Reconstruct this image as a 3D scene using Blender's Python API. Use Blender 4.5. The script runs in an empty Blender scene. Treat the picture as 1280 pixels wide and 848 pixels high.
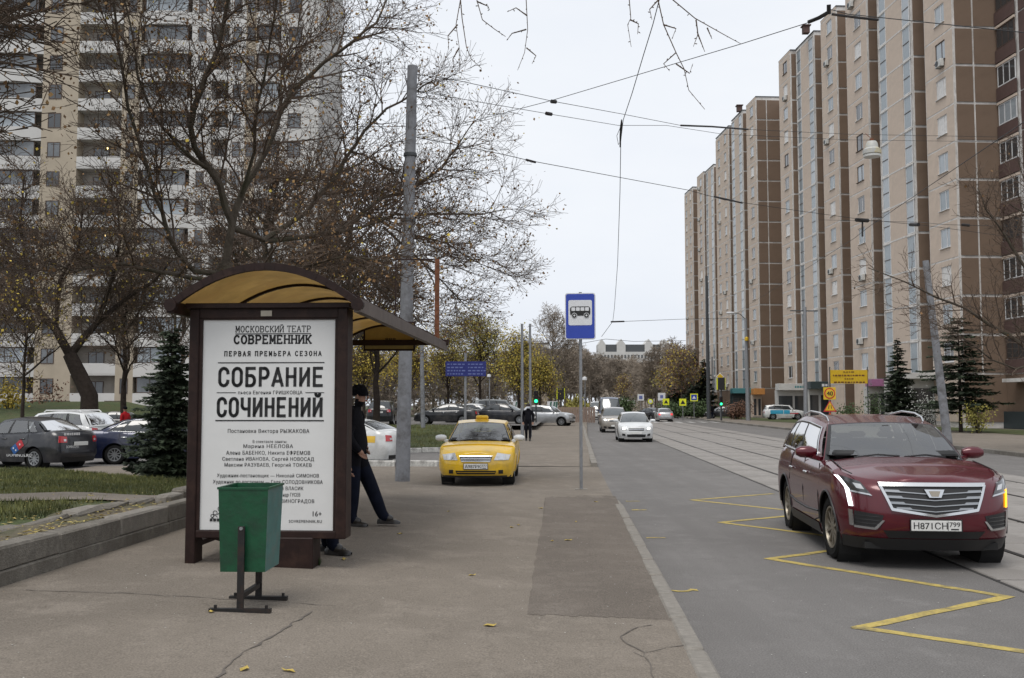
import bpy, math, random
from mathutils import Vector, Matrix
from math import sin, cos, pi, sqrt, radians, atan, atan2

sc = bpy.context.scene
col = sc.collection
# ---------------------------------------------------------------- camera, sky, sun, exposure
FPX, CX, CY, YH, CAMH = 1244.4, 640.0, 424.0, 506.0, 1.68
PITCH = atan((YH - CY) / FPX)
cam_d = bpy.data.cameras.new('camera'); cam = bpy.data.objects.new('camera', cam_d); col.objects.link(cam)
cam_d.lens = 35.0; cam_d.sensor_width = 36.0; cam_d.sensor_fit = 'HORIZONTAL'
cam_d.clip_start = 0.05; cam_d.clip_end = 3000
cam.location = (0, 0, CAMH); cam.rotation_euler = (pi/2 + PITCH, 0, 0)
sc.camera = cam

SUN_EL, SUN_AZ = radians(64), radians(205)          # azimuth measured from +Y towards +X
w = bpy.data.worlds.new('World'); sc.world = w; w.use_nodes = True
nt = w.node_tree; nt.nodes.clear()
sky = nt.nodes.new('ShaderNodeTexSky'); sky.sky_type = 'NISHITA'; sky.sun_disc = False
sky.sun_elevation = SUN_EL; sky.sun_rotation = SUN_AZ; sky.dust_density = 4.0; sky.air_density = 1.0; sky.ozone_density = 1.0
hs = nt.nodes.new('ShaderNodeHueSaturation'); hs.inputs['Saturation'].default_value = 0.30
mx = nt.nodes.new('ShaderNodeMix'); mx.data_type = 'RGBA'; mx.inputs[0].default_value = 0.86
mx.inputs[7].default_value = (7.45, 7.8, 8.35, 1)     # even overcast cloud layer
bg = nt.nodes.new('ShaderNodeBackground'); bg.inputs['Strength'].default_value = 0.10
wo = nt.nodes.new('ShaderNodeOutputWorld')
ctc = nt.nodes.new('ShaderNodeTexCoord'); cmp_ = nt.nodes.new('ShaderNodeMapping'); cmp_.inputs['Scale'].default_value = (1, 1, 2.6)
cnz = nt.nodes.new('ShaderNodeTexNoise'); cnz.inputs['Scale'].default_value = 2.2; cnz.inputs['Detail'].default_value = 5; cnz.inputs['Roughness'].default_value = .55
ccr = nt.nodes.new('ShaderNodeValToRGB'); ccr.color_ramp.elements[0].position = .32; ccr.color_ramp.elements[1].position = .68
ccr.color_ramp.elements[0].color = (.715, .755, .825, 1); ccr.color_ramp.elements[1].color = (.80, .825, .86, 1)
csc = nt.nodes.new('ShaderNodeMix'); csc.data_type = 'RGBA'; csc.blend_type = 'MULTIPLY'; csc.inputs[0].default_value = 1.0; csc.inputs[7].default_value = (10, 10, 10, 1)
nt.links.new(ctc.outputs['Generated'], cmp_.inputs['Vector']); nt.links.new(cmp_.outputs[0], cnz.inputs['Vector']); nt.links.new(cnz.outputs['Fac'], ccr.inputs['Fac'])
nt.links.new(ccr.outputs[0], csc.inputs[6]); nt.links.new(csc.outputs[2], mx.inputs[7])      # soft cloud tones
nt.links.new(sky.outputs[0], hs.inputs['Color']); nt.links.new(hs.outputs[0], mx.inputs[6])
nt.links.new(mx.outputs[2], bg.inputs['Color']); nt.links.new(bg.outputs[0], wo.inputs['Surface'])
sl = bpy.data.lights.new('sun', 'SUN'); sl.energy = 1.45; sl.angle = radians(28); sl.color = (1.0, 0.96, 0.9)
so = bpy.data.objects.new('sun', sl); col.objects.link(so)
sd = Vector((sin(SUN_AZ)*cos(SUN_EL), cos(SUN_AZ)*cos(SUN_EL), sin(SUN_EL)))
so.rotation_euler = sd.to_track_quat('Z', 'Y').to_euler(); so.location = sd*100
sc.view_settings.view_transform = 'Standard'; sc.view_settings.look = 'None'
sc.view_settings.exposure = 0.33; sc.view_settings.gamma = 1.0; sc.view_settings.use_curve_mapping = False

# ---------------------------------------------------------------- pixel helpers (photo 1280x848)
def ray(px, py):
    xs, ys = (px-CX)/FPX, (CY-py)/FPX
    return Vector((xs, cos(PITCH) - ys*sin(PITCH), sin(PITCH) + ys*cos(PITCH)))
def G(px, py, z=0.0):                      # where the pixel meets the level z
    d = ray(px, py); t = (z-CAMH)/d.z
    return Vector((d.x*t, d.y*t, z))
def A(px, py, Y):                          # where the pixel meets depth Y
    d = ray(px, py); t = Y/d.y
    return Vector((d.x*t, Y, CAMH + d.z*t))
RA = atan(0.055)                           # road heading
def R(u, s, z=0.0):                        # road coordinates: u across (from the road axis origin), s along
    return Vector((u*cos(RA)+s*sin(RA), -u*sin(RA)+s*cos(RA), z))
ROADZ = -0.12
def pz(u): return .035*max(0.0,min(5.5,.78-u))       # the pavement falls towards the road
def GP(px, py, lift=0.0):                  # where the pixel meets the sloping pavement
    z=0.05
    for _ in range(6):
        p=G(px,py,z); z=pz(p.x*cos(RA)-p.y*sin(RA))
    return Vector((p.x,p.y,z+lift))
def ground_pav(x,y): return pz(x*cos(RA)-y*sin(RA))

# ---------------------------------------------------------------- mesh builder
class MB:
    def __init__(s): s.v = []; s.f = []; s.m = []; s.cm = 0; s.T = None
    def add(s, vs, fs):
        o = len(s.v)
        if s.T is not None: vs = [s.T @ Vector(p) for p in vs]
        s.v.extend([tuple(p) for p in vs])
        for f in fs: s.f.append([i+o for i in f]); s.m.append(s.cm)
    def box(s, c, d, bev=0.0, rot=None):
        hx, hy, hz = d[0]/2, d[1]/2, d[2]/2
        c = Vector(c)
        if bev <= 0:
            vs = [Vector((x*hx, y*hy, z*hz)) for x in (-1,1) for y in (-1,1) for z in (-1,1)]
            fs = [(0,1,3,2),(4,6,7,5),(0,4,5,1),(2,3,7,6),(0,2,6,4),(1,5,7,3)]
        else:
            b = min(bev, hx*.9, hy*.9, hz*.9); vs = []; ix = {}
            for x in (-1,1):
                for y in (-1,1):
                    for z in (-1,1):
                        for a in range(3):
                            p = [x*hx, y*hy, z*hz]
                            for k in range(3):
                                if k != a: p[k] -= (x,y,z)[k]*b
                            ix[(x,y,z,a)] = len(vs); vs.append(Vector(p))
            fs = []
            q = [(-1,-1),(1,-1),(1,1),(-1,1)]
            for sg in (-1,1):
                fx = [ix[(sg,y,z,0)] for y,z in q]; fy = [ix[(x,sg,z,1)] for x,z in q]; fz = [ix[(x,y,sg,2)] for x,y in q]
                fs += [fx if sg>0 else fx[::-1], fy[::-1] if sg>0 else fy, fz if sg>0 else fz[::-1]]
            for a,b2,c2 in ((0,1,2),(1,2,0),(2,0,1)):
                for sa in (-1,1):
                    for sb in (-1,1):
                        def k(sc_, w_):
                            t=[0,0,0]; t[a]=sa; t[b2]=sb; t[c2]=sc_; return ix[(t[0],t[1],t[2],w_)]
                        f=[k(-1,a),k(1,a),k(1,b2),k(-1,b2)]
                        fs.append(f if sa*sb<0 else f[::-1])
            for x in (-1,1):
                for y in (-1,1):
                    for z in (-1,1):
                        f=[ix[(x,y,z,0)],ix[(x,y,z,1)],ix[(x,y,z,2)]]
                        fs.append(f if x*y*z>0 else f[::-1])
        if rot is not None: vs = [rot @ p for p in vs]
        s.add([p+c for p in vs], fs); return s
    def bar(s, a, b, w, h=None, up=(0,0,1)):
        a=Vector(a); b=Vector(b); d=b-a; L=d.length
        if L<1e-6: return s
        d/=L; u=Vector(up)
        if abs(d.dot(u))>.98: u=Vector((0,1,0))
        r=d.cross(u).normalized(); u=r.cross(d)
        h=w if h is None else h
        vs=[p+r*(i*w/2)+u*(j*h/2) for p in (a,b) for i,j in ((-1,-1),(1,-1),(1,1),(-1,1))]
        s.add(vs,[(3,2,1,0),(4,5,6,7),(0,1,5,4),(1,2,6,5),(2,3,7,6),(3,0,4,7)]); return s
    def tube(s, pts, rad, n=6, cap=True):
        k=len(pts); pts=[Vector(p) for p in pts]
        if not hasattr(rad,'__len__'): rad=[rad]*k
        vs=[]; u=None
        for i in range(k):
            d=(pts[min(i+1,k-1)]-pts[max(i-1,0)])
            d=d.normalized() if d.length>1e-9 else Vector((0,0,1))
            if u is None:
                u=d.orthogonal().normalized()
            else:
                u=u-d*u.dot(d); u=u.normalized() if u.length>1e-6 else d.orthogonal().normalized()
            v=d.cross(u)
            for j in range(n):
                t=2*pi*j/n; vs.append(pts[i]+(u*cos(t)+v*sin(t))*rad[i])
        fs=[]
        for i in range(k-1):
            for j in range(n):
                a=i*n+j; b=i*n+(j+1)%n; fs.append((a,b,b+n,a+n))
        if cap: fs.append(tuple(range(n))[::-1]); fs.append(tuple(range((k-1)*n,k*n)))
        s.add(vs,fs); return s
    def cyl(s, a, b, r, n=16, r2=None): return s.tube([a,b],[r, r if r2 is None else r2],n)
    def lathe(s, prof, n=24, axis='Z', c=(0,0,0)):
        vs=[]; k=len(prof); c=Vector(c)
        for r,h in prof:
            for j in range(n):
                t=2*pi*j/n
                p={'Z':(r*cos(t),r*sin(t),h),'Y':(r*sin(t),h,r*cos(t)),'X':(h,r*cos(t),r*sin(t))}[axis]
                vs.append(Vector(p)+c)
        fs=[(i*n+j,i*n+(j+1)%n,(i+1)*n+(j+1)%n,(i+1)*n+j) for i in range(k-1) for j in range(n)]
        s.add(vs,fs); return s
    def grid(s, P, nu, nv, flip=False):
        vs=[P(i/(nu-1),j/(nv-1)) for i in range(nu) for j in range(nv)]
        fs=[]
        for i in range(nu-1):
            for j in range(nv-1):
                a=i*nv+j; f=(a,a+nv,a+nv+1,a+1); fs.append(f[::-1] if flip else f)
        s.add(vs,fs); return s
    def prism(s, poly, d):                      # closed polygon (3D points) swept along d
        n=len(poly); p=[Vector(q) for q in poly]; d=Vector(d)
        s.add(p+[q+d for q in p],[tuple(range(n))[::-1],tuple(range(n,2*n))]+[(i,(i+1)%n,n+(i+1)%n,n+i) for i in range(n)]); return s
    def sheet(s, poly): s.add(poly,[tuple(range(len(poly)))]); return s
    def build(s, name, mats, parent=None, smooth=None, loc=None):
        me=bpy.data.meshes.new(name); me.from_pydata(s.v,[],s.f)
        if not isinstance(mats,(list,tuple)): mats=[mats]
        for m in mats: me.materials.append(M[m] if isinstance(m,str) else m)
        if len(mats)>1: me.polygons.foreach_set('material_index',s.m)
        if smooth is not None:
            me.polygons.foreach_set('use_smooth',[True]*len(me.polygons))
            if smooth<179: me.set_sharp_from_angle(angle=radians(smooth))
        me.update()
        o=bpy.data.objects.new(name,me); col.objects.link(o)
        if parent is not None: o.parent=parent
        if loc is not None: o.location=loc
        return o

def tag(o,label=None,cat=None,group=None,kind=None):
    if label: o['label']=label
    if cat: o['category']=cat
    if group: o['group']=group
    if kind: o['kind']=kind
    return o
def thing(name,label,cat,loc=(0,0,0),rz=0.0,group=None):
    o=bpy.data.objects.new(name,None); o.empty_display_size=.2; col.objects.link(o)
    o.location=loc; o.rotation_euler=(0,0,rz); return tag(o,label,cat,group)
def inst(name,src,parent,loc=(0,0,0),rz=0.0,scale=None):
    o=bpy.data.objects.new(name,src.data if hasattr(src,'data') else src); col.objects.link(o); o.parent=parent
    o.location=loc; o.rotation_euler=(0,0,rz)
    if scale is not None: o.scale=scale
    return o
def kids(o): return list(o.children)
def copy_tree(o,parent=None):
    c=o.copy(); col.objects.link(c)
    if parent is not None: c.parent=parent
    for ch in kids(o):
        if ch is not c: copy_tree(ch,c)
    return c

# ---------------------------------------------------------------- materials
M={}
def mat(name,c,rough=.65,metal=0.0,var=.12,scale=6.0,bump=0.0,bscale=40.0,coat=0.0,spec=.5,c2=None,stain=None,stscale=.5,emit=None,trans=0.0,alpha=1.0,detail=4,coord='Object'):
    m=bpy.data.materials.new(name); m.use_nodes=True; M[name]=m
    n=m.node_tree.nodes; l=m.node_tree.links; b=n['Principled BSDF']
    tc=n.new('ShaderNodeTexCoord')
    nz=n.new('ShaderNodeTexNoise'); nz.inputs['Scale'].default_value=scale; nz.inputs['Detail'].default_value=detail; nz.inputs['Roughness'].default_value=.65
    l.new(tc.outputs[coord],nz.inputs['Vector'])
    cr=n.new('ShaderNodeValToRGB'); cr.color_ramp.elements[0].position=.3; cr.color_ramp.elements[1].position=.7
    lo=tuple(max(0,x*(1-var)) for x in c); hi=tuple(min(1,x*(1+var)) for x in (c2 or c))
    cr.color_ramp.elements[0].color=(*lo,1); cr.color_ramp.elements[1].color=(*hi,1)
    l.new(nz.outputs['Fac'],cr.inputs['Fac']); out=cr.outputs['Color']
    if stain:
        n2=n.new('ShaderNodeTexNoise'); n2.inputs['Scale'].default_value=stscale; n2.inputs['Detail'].default_value=6; n2.inputs['Roughness'].default_value=.7
        l.new(tc.outputs[coord],n2.inputs['Vector'])
        r2=n.new('ShaderNodeValToRGB'); r2.color_ramp.elements[0].position=.48; r2.color_ramp.elements[1].position=.66
        r2.color_ramp.elements[1].color=(stain[3],)*3+(1,); r2.color_ramp.elements[0].color=(0,0,0,1)
        l.new(n2.outputs['Fac'],r2.inputs['Fac'])
        mm=n.new('ShaderNodeMix'); mm.data_type='RGBA'; l.new(r2.outputs['Color'],mm.inputs[0]); l.new(out,mm.inputs[6]); mm.inputs[7].default_value=(*stain[:3],1)
        out=mm.outputs[2]
    l.new(out,b.inputs['Base Color'])
    b.inputs['Roughness'].default_value=rough; b.inputs['Metallic'].default_value=metal
    b.inputs['Specular IOR Level'].default_value=spec
    if coat: b.inputs['Coat Weight'].default_value=coat; b.inputs['Coat Roughness'].default_value=.06
    if trans: b.inputs['Transmission Weight'].default_value=trans
    if alpha<1: b.inputs['Alpha'].default_value=alpha
    if bump:
        n3=n.new('ShaderNodeTexNoise'); n3.inputs['Scale'].default_value=bscale; n3.inputs['Detail'].default_value=3
        l.new(tc.outputs[coord],n3.inputs['Vector'])
        bp=n.new('ShaderNodeBump'); bp.inputs['Strength'].default_value=bump; bp.inputs['Distance'].default_value=.02
        l.new(n3.outputs['Fac'],bp.inputs['Height']); l.new(bp.outputs['Normal'],b.inputs['Normal'])
    if emit: b.inputs['Emission Color'].default_value=(*emit[:3],1); b.inputs['Emission Strength'].default_value=emit[3]
    return m
# ground: several scales of blotches, aggregate, dark spots and streaks along the road
def ground_mat(name,base,dark,light,rough=.88,streak=0.0,agg=.55,spots=.55):
    m=bpy.data.materials.new(name); m.use_nodes=True; M[name]=m
    n=m.node_tree.nodes; l=m.node_tree.links; b=n['Principled BSDF']; b.inputs['Roughness'].default_value=rough; b.inputs['Specular IOR Level'].default_value=.35
    tc=n.new('ShaderNodeTexCoord'); src=tc.outputs['Object']
    def noise(scale,detail=5,rgh=.65,vec=None):
        q=n.new('ShaderNodeTexNoise'); q.inputs['Scale'].default_value=scale; q.inputs['Detail'].default_value=detail; q.inputs['Roughness'].default_value=rgh; l.new(vec or src,q.inputs['Vector']); return q.outputs['Fac']
    def ramp(v,a,c,e0=0.0,e1=1.0):
        q=n.new('ShaderNodeMapRange'); q.inputs['From Min'].default_value=a; q.inputs['From Max'].default_value=c; q.inputs['To Min'].default_value=e0; q.inputs['To Max'].default_value=e1; l.new(v,q.inputs['Value']); return q.outputs['Result']
    def mix(f,a,c,mode='MIX'):
        q=n.new('ShaderNodeMix'); q.data_type='RGBA'; q.blend_type=mode
        if isinstance(f,float): q.inputs[0].default_value=f
        else: l.new(f,q.inputs[0])
        for k,v in ((6,a),(7,c)):
            if isinstance(v,tuple): q.inputs[k].default_value=(*v,1)
            else: l.new(v,q.inputs[k])
        return q.outputs[2]
    c=mix(ramp(noise(.32,6),.40,.60),base,dark)
    c=mix(ramp(noise(1.7,6,.7),.50,.64,0,.9),c,light)
    c=mix(ramp(noise(4.3,5,.75),.54,.66,0,.8),c,dark)
    if streak:
        mp=n.new('ShaderNodeMapping'); mp.inputs['Rotation'].default_value=(0,0,RA); mp.inputs['Scale'].default_value=(1.6,.06,1); l.new(src,mp.inputs['Vector'])
        c=mix(ramp(noise(1.3,4,.6,mp.outputs['Vector']),.42,.66,0,streak),c,dark)
    vo=n.new('ShaderNodeTexVoronoi'); vo.inputs['Scale'].default_value=2.1; l.new(src,vo.inputs['Vector'])
    c=mix(ramp(vo.outputs['Distance'],.03,.055,spots,0.0),c,tuple(x*.45 for x in dark))
    g=noise(75,2,.7); c=mix(agg,c,mix(ramp(g,.30,.70),tuple(x*.45 for x in base),tuple(min(1,x*1.6) for x in base)))
    l.new(c,b.inputs['Base Color'])
    bp=n.new('ShaderNodeBump'); bp.inputs['Strength'].default_value=.6; bp.inputs['Distance'].default_value=.012; l.new(g,bp.inputs['Height']); l.new(bp.outputs['Normal'],b.inputs['Normal'])
    return m
# ground
ground_mat('asphalt',(.163,.154,.147),(.098,.092,.087),(.208,.198,.189),.85,.75)
ground_mat('pave',(.190,.163,.134),(.112,.095,.077),(.24,.208,.174),.9,0.0)
ground_mat('patch',(.142,.120,.100),(.076,.064,.052),(.19,.165,.14),.92,0.0,.6)
ground_mat('tracks',(.27,.252,.235),(.2,.186,.172),(.32,.3,.28),.88,.6,.25)
mat('kerbstone',(.215,.197,.172),.85,var=.2,scale=14,bump=.5,bscale=70,stain=(.19,.175,.152,.6),stscale=2.2)
mat('kerbdark',(.165,.15,.128),.9,var=.3,scale=9,bump=.6,bscale=60,stain=(.10,.088,.072,.8),stscale=2)
mat('whitewash',(.5,.49,.46),.9,var=.3,scale=9,stain=(.16,.15,.14,.9),stscale=5)
mat('rail',(.03,.027,.025),.5,.5,var=.2,scale=20)
mat('crack',(.115,.1,.086),.95,var=.3,scale=9)
mat('gap',(.03,.028,.026),.95,var=.3,scale=20)
mat('yellowpaint',(.42,.32,.085),.8,var=.25,scale=25,stain=(.16,.135,.07,.9),stscale=4.5)
mat('whitepaint',(.5,.5,.48),.8,var=.2,scale=25,stain=(.2,.19,.18,.9),stscale=3)
mat('soil',(.12,.098,.066),.95,var=.4,scale=14,bump=.8,bscale=50,stain=(.04,.055,.015,.8),stscale=1.6)
mat('lawn',(.05,.068,.018),.95,var=.45,scale=9,bump=.8,bscale=60,stain=(.085,.068,.025,.7),stscale=1.1)
mat('blade',(.05,.07,.015),.75,var=.5,scale=.9,c2=(.11,.112,.032))
mat('farground',(.06,.056,.04),.95,var=.3,scale=.3)
mat('leaf_litter',(.23,.15,.045),.8,var=.5,scale=3,c2=(.33,.27,.09))
mat('leaf_yellow',(.42,.31,.07),.75,var=.3,scale=9)
rng=random.Random(7)
# ================================================================ the setting: ground, road, pavements
def struct(o): o['kind']='structure'; return o
def sroot(name,loc=(0,0,0)):
    o=bpy.data.objects.new(name,None); col.objects.link(o); o.location=loc; return struct(o)
m=MB(); m.sheet([(-1500,-60,-.42),(1500,-60,-.42),(1500,2500,-.42),(-1500,2500,-.42)])
struct(m.build('ground','farground'))
# yard asphalt (parking, driveway)
m=MB(); m.sheet([R(-60,-12,-.17),R(4,-12,-.17),R(4,130,-.17),R(-60,130,-.17)]); struct(m.build('parking_asphalt','asphalt'))
# road
m=MB(); m.prism([R(.78,-12,ROADZ),R(15.7,-12,ROADZ),R(15.7,420,ROADZ),R(.78,420,ROADZ)],(0,0,-.2)); road=struct(m.build('road','asphalt'))
# ramp of the driveway between road and yard
m=MB()
m.sheet([R(-14,19.2,-.14),R(.9,19.2,ROADZ+.004),R(.9,29.1,ROADZ+.004),R(-14,29.1,-.14)]); struct(m.build('driveway','pave'))
# pavement by the shelter
m=MB(); m.grid(lambda a,b:(lambda u,s:R(u,s,pz(u)))(.82-5.55*a,-10+29.25*b),12,40); m.prism([R(-4.73,19.25,-.3),R(.82,19.25,-.3),R(.82,19.25,pz(.82)-.001),R(-4.73,19.25,pz(-4.73)-.001)],(0,.004,0))
pav=struct(m.build('pavement','pave'))
m=MB(); PV2=[R(-2.6,29.3),R(.75,29.1),R(.95,45),R(1.3,65),R(2.2,110),R(2.2,240),R(-3,240),R(-4.2,110),R(-4.0,60),R(-3.4,48)]
PV2=[p+Vector((0,0,-.11 if i<2 else -.0)) for i,p in enumerate(PV2)]; zk=[R(-3.4,33),R(.8,33)]; m.sheet([PV2[0],PV2[1],zk[1],zk[0]]); m.sheet([zk[0],zk[1]]+PV2[2:]); struct(m.build('pavement','pave'))
def strip(m,pts,w0,z,seed=1,jit=.0):
    r=random.Random(seed); pts=[Vector((p.x,p.y,z if z<-.05 else ground_pav(p.x,p.y)+z)) for p in pts]; L=[];Rr=[]
    for i,p in enumerate(pts):
        d=(pts[min(i+1,len(pts)-1)]-pts[max(i-1,0)]).normalized(); n=Vector((-d.y,d.x,0))
        w_=w0*(1+jit*(r.random()-.5)*2); o=n*(jit*w0*(r.random()-.5)*2)
        L.append(p+n*w_/2+o); Rr.append(p-n*w_/2+o)
    k=len(pts); m.add(L+Rr,[(i,k+i,k+i+1,i+1) for i in range(k-1)])
def dense(pts,step=.08,jit=.02,seed=0):
    r=random.Random(seed); out=[]
    for a,b in zip(pts[:-1],pts[1:]):
        n=max(1,int((b-a).length/step))
        for i in range(n): out.append(a.lerp(b,i/n)+Vector((r.uniform(-jit,jit),r.uniform(-jit,jit),0)))
    return out+[pts[-1]]
# darker repair patch, cracks and joints, children of the pavement
m=MB(); ring=[GP(q.x,q.y,.0025) for q in dense([Vector((x,y,0)) for x,y in ((682,622),(706,621.5),(735,620.5),(769,621),(789,655),(812,700),(834,748),(846,776),(800,774),(745,771.5),(700,769.5),(659,768.5),(664,735),(671,690),(678,650),(682,622))],4,1.3,3)]
m.sheet(ring); m.build('asphalt_patch','patch',pav)
cr_lists=[[(30,738),(150,742),(260,748),(330,752),(420,758)],[(390,765),(350,790),(300,820),(272,848)],
 [(812,782),(792,786),(776,796),(782,806),(806,816),(812,830),(818,848)],[(793,816),(804,822)],[(806,816),(835,810),(866,806)],
 [(430,610),(500,600.5),(560,604),(640,608),(720,613),(766,614)],[(660,617),(690,617.5)],[(700,617.5),(735,618)]]
for i,L in enumerate(cr_lists):
    m=MB(); strip(m,dense([GP(x,y) for x,y in L],.09,.012,i),.010 if i!=1 else .016,.005,i,.8)
    m.build('pavement_crack','crack',pav)
# kerb along the road: separate stones
def stone_mesh(L,w_,h,b,seed):
    m=MB(); m.box((0,0,0),(w_,L,h),b); r=random.Random(seed)
    m.v=[(x+r.uniform(-.006,.006),y+r.uniform(-.004,.004),z+r.uniform(-.005,.005)) for x,y,z in m.v]
    return m
def kerb_row(name,pathf,n,L,w_,h,topz,mats,name2='kerb_stone',jit=.004):
    root=sroot(name)
    src=[stone_mesh(L-.012,w_,h,.018,k).build('kerb_stone',mats[k%len(mats)],root) for k in range(4)]
    for i in range(n):
        p,q=pathf(i),pathf(i+1); c=(p+q)/2; d=q-p
        o=src[i] if i<4 else inst(name2,src[i%4],root)
        o.location=(c.x,c.y,topz(i)-h/2+rng.uniform(-jit,jit)); o.rotation_euler=(0,0,atan2(d.y,d.x)-pi/2+rng.uniform(-.004,.004))
        o.scale=(1,d.length/L,1)
    return root
def near_kerb(i):
    s=-3+i*1.0; u=.87 if s<17.6 else .87-(s-17.6)**2*.055
    return R(u,s)
kerb_row('kerb',near_kerb,22,1.0,.145,.3,lambda i:.012 if i<20 else .012-.03*(i-19),['kerbstone'])
def far_kerb(i):
    s=29.0+i*1.5; u=.78+.35*min(1,(s-29)/36)+.5*max(0,(s-60)/60)
    return R(u,s)
kerb_row('kerb',far_kerb,60,1.5,.18,.3,lambda i:.012,['kerbstone'])
kerb_row('kerb',lambda i:R(15.7,10+i*2.5),80,2.5,.2,.3,lambda i:.03,['kerbdark','kerbstone'])
# big lawn kerb on the left (two courses)
def lk(i):
    s=-1+i*1.25; u=-4.76
    if s>17: u=-4.76-((s-17)*.9)
    return R(u,s)
root=kerb_row('lawn_kerb',lk,15,1.25,.22,.2,lambda i:.505,['kerbdark','kerbstone','kerbdark'],jit=.006)
src=[stone_mesh(1.24,.19,.3,.015,k+9).build('kerb_base',  'kerbdark',root) for k in range(2)]
for i in range(15):
    p,q=lk(i),lk(i+1); c=(p+q)/2; d=q-p; o=src[i] if i<2 else inst('kerb_base',src[i%2],root)
    o.location=(c.x+.03,c.y,.165); o.rotation_euler=(0,0,atan2(d.y,d.x)-pi/2); o.scale=(1,d.length/1.25*1.005,1)
# old broken edging behind it
root=sroot('old_edging')
for i in range(9):
    p=R(-5.42+.03*i+rng.uniform(-.04,.04),8.6+i*.72); m=stone_mesh(.70-(.1 if i in(3,6) else 0),.2,.22,.035,40+i)
    m.v=[(x+rng.uniform(-.02,.02),y+rng.uniform(-.02,.02),z+rng.uniform(-.015,.015)) for x,y,z in m.v]
    o=m.build('edging_stone','kerbdark' if i%3 else 'kerbstone',root); o.location=(p.x,p.y,.43+rng.uniform(-.03,.02)); o.rotation_euler=(rng.uniform(-.05,.05),rng.uniform(-.12,.12),-RA+rng.uniform(-.08,.08))
# lawns
def hill(x,y):
    return .44-.56*max(0,min(1,(y-11.5)/16.5))+.02*sin(x*1.3+y*.7)+.012*sin(3.1*x)*cos(2.3*y)
def lawn_sheet(name,x0,x1,y0,y1,hf,n,mt,edge=None):
    m=MB()
    def P(u,v):
        y=y0+(y1-y0)*v; xr=x1(y) if callable(x1) else x1; xl=x0(y) if callable(x0) else x0
        x=xl+(xr-xl)*u; return (x,y,hf(x,y))
    m.grid(P,n,n); return struct(m.build(name,mt,smooth=180))
lx=lambda y:-4.80+.055*y-(max(0,y-17.3)*.9)
lawn_sheet('lawn',-34,lx,2,27.6,hill,60,'lawn')
# worn soil strip behind the kerb, path across the lawn
m=MB(); m.grid(lambda u,v:(lambda x,y:(x,y,hill(x,y)+.03))(-4.875-.68*u+.055*(4+v*9.5)+.10*sin(v*40)*u,4+v*9.5),6,60); struct(m.build('soil_strip','soil',smooth=180))
m=MB(); m.grid(lambda u,v:(lambda x,y:(x,y,hill(x,y)+.02))(-30+u*25.9,13.35+v*1.75+.08*sin(u*30)),60,5); struct(m.build('path','pave',smooth=180))
# lawn beyond the driveway
h2=lambda x,y:-.10+.44*max(0,min(1,(y-38)/26))+.02*sin(x*1.1+y)
lawn_sheet('lawn',-26,lambda y:-2.0+.055*(y-39)-3.0*max(0,(42-y)/4)**2,38.6,66,h2,40,'lawn')
m=MB(); m.sheet([(-60,65.8,.31),(1.6,65.8,.31),(4,110,.36),(-60,110,.4)]); struct(m.build('parking_asphalt','asphalt'))
m=MB(); m.sheet([(-60,109,.42),(4,109,.38),(9,300,.4),(-60,300,1.0)]); struct(m.build('lawn','lawn'))
# whitewashed low kerbs of the parking bay
for (x0,y0,x1,y1) in ((392,577.5,548,579.5),(392,563,560,561.5)):
    a,b=G(x0,y0,-.05),G(x1,y1,-.05); n=int((b-a).length/1.0)
    root=sroot('parking_kerb')
    for i in range(n):
        p=a.lerp(b,(i+.5)/n); o=stone_mesh((b-a).length/n-.02,.2,.2,.025,70+i).build('kerb_stone','whitewash' if (i%2 or i>n-3) else 'kerbdark',root)
        o.location=(p.x,p.y,-.10+.015*(i%3)); o.rotation_euler=(0,rng.uniform(-.05,.05),atan2(b.y-a.y,b.x-a.x)-pi/2)
# grassy bank far left
lawn_sheet('grass_bank',-60,-22,50,74,lambda x,y:-.1+2.0*max(0,min(1,(y-52)/18))*max(0,min(1,(-22-x)/6)),24,'lawn')
# right hand side of the road
m=MB(); m.prism([p+Vector((0,0,-.2)) for p in (R(15.8,-5),R(25,-5),R(24.8,62),R(20.0,97),R(18.6,150),R(18.6,300),R(15.8,300))],(0,0,.22)); struct(m.build('pavement','pave'))
m=MB(); m.sheet([R(20,-5,-.02),R(60,-5,-.02),R(60,300,-.02),R(17,300,-.02),R(17,150,-.02)]); struct(m.build('yard','pave'))
m=MB()
for (a,b,c,d) in (((25,40),(29.5,40),(29.5,66),(24.7,62.5)),((24.7,62.5),(29.5,66),(27.5,95),(20.1,97)),((20.1,97),(26,95),(23,140),(18.8,150)),((18.8,150),(24,140),(26,300),(19,300))):
    m.sheet([R(*a,.035),R(*b,.035),R(*c,.035),R(*d,.035)])
struct(m.build('verge_grass','lawn'))
# ---- road markings
def zig():
    pts=[]
    for i in range(4):
        pts+= [R(2.36,8.32+3.6*i),R(4.12,9.72+3.6*i)]
    return [R(4.25,6.9)]+pts
Z=zig()
for i,(a,b) in enumerate(zip(Z[:-1],Z[1:])):
    m=MB(); d=(b-a).normalized(); strip(m,dense([a-d*.05,b+d*.05],.3,.0,i),.115,ROADZ+.004+.001*(i%2),i,.10); m.build('yellow_zigzag','yellowpaint',road)
for px,py in ((856,739),(820,673),(799,638),(791,627)):
    p=G(px,py,ROADZ); m=MB(); strip(m,dense([p-Vector((.13,0,0)),p+Vector((.13,.02,0))],.05,.004,py),.07,ROADZ+.005,py,.6); m.build('yellow_dash','yellowpaint',road)
for i in range(9):
    m=MB(); u=5.0+i*1.2; m.sheet([R(u,99,ROADZ+.03),R(u+.5,99,ROADZ+.03),R(u+.5,104,ROADZ+.03),R(u,104,ROADZ+.03)]); m.build('crossing_stripe','whitepaint',road)
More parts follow.
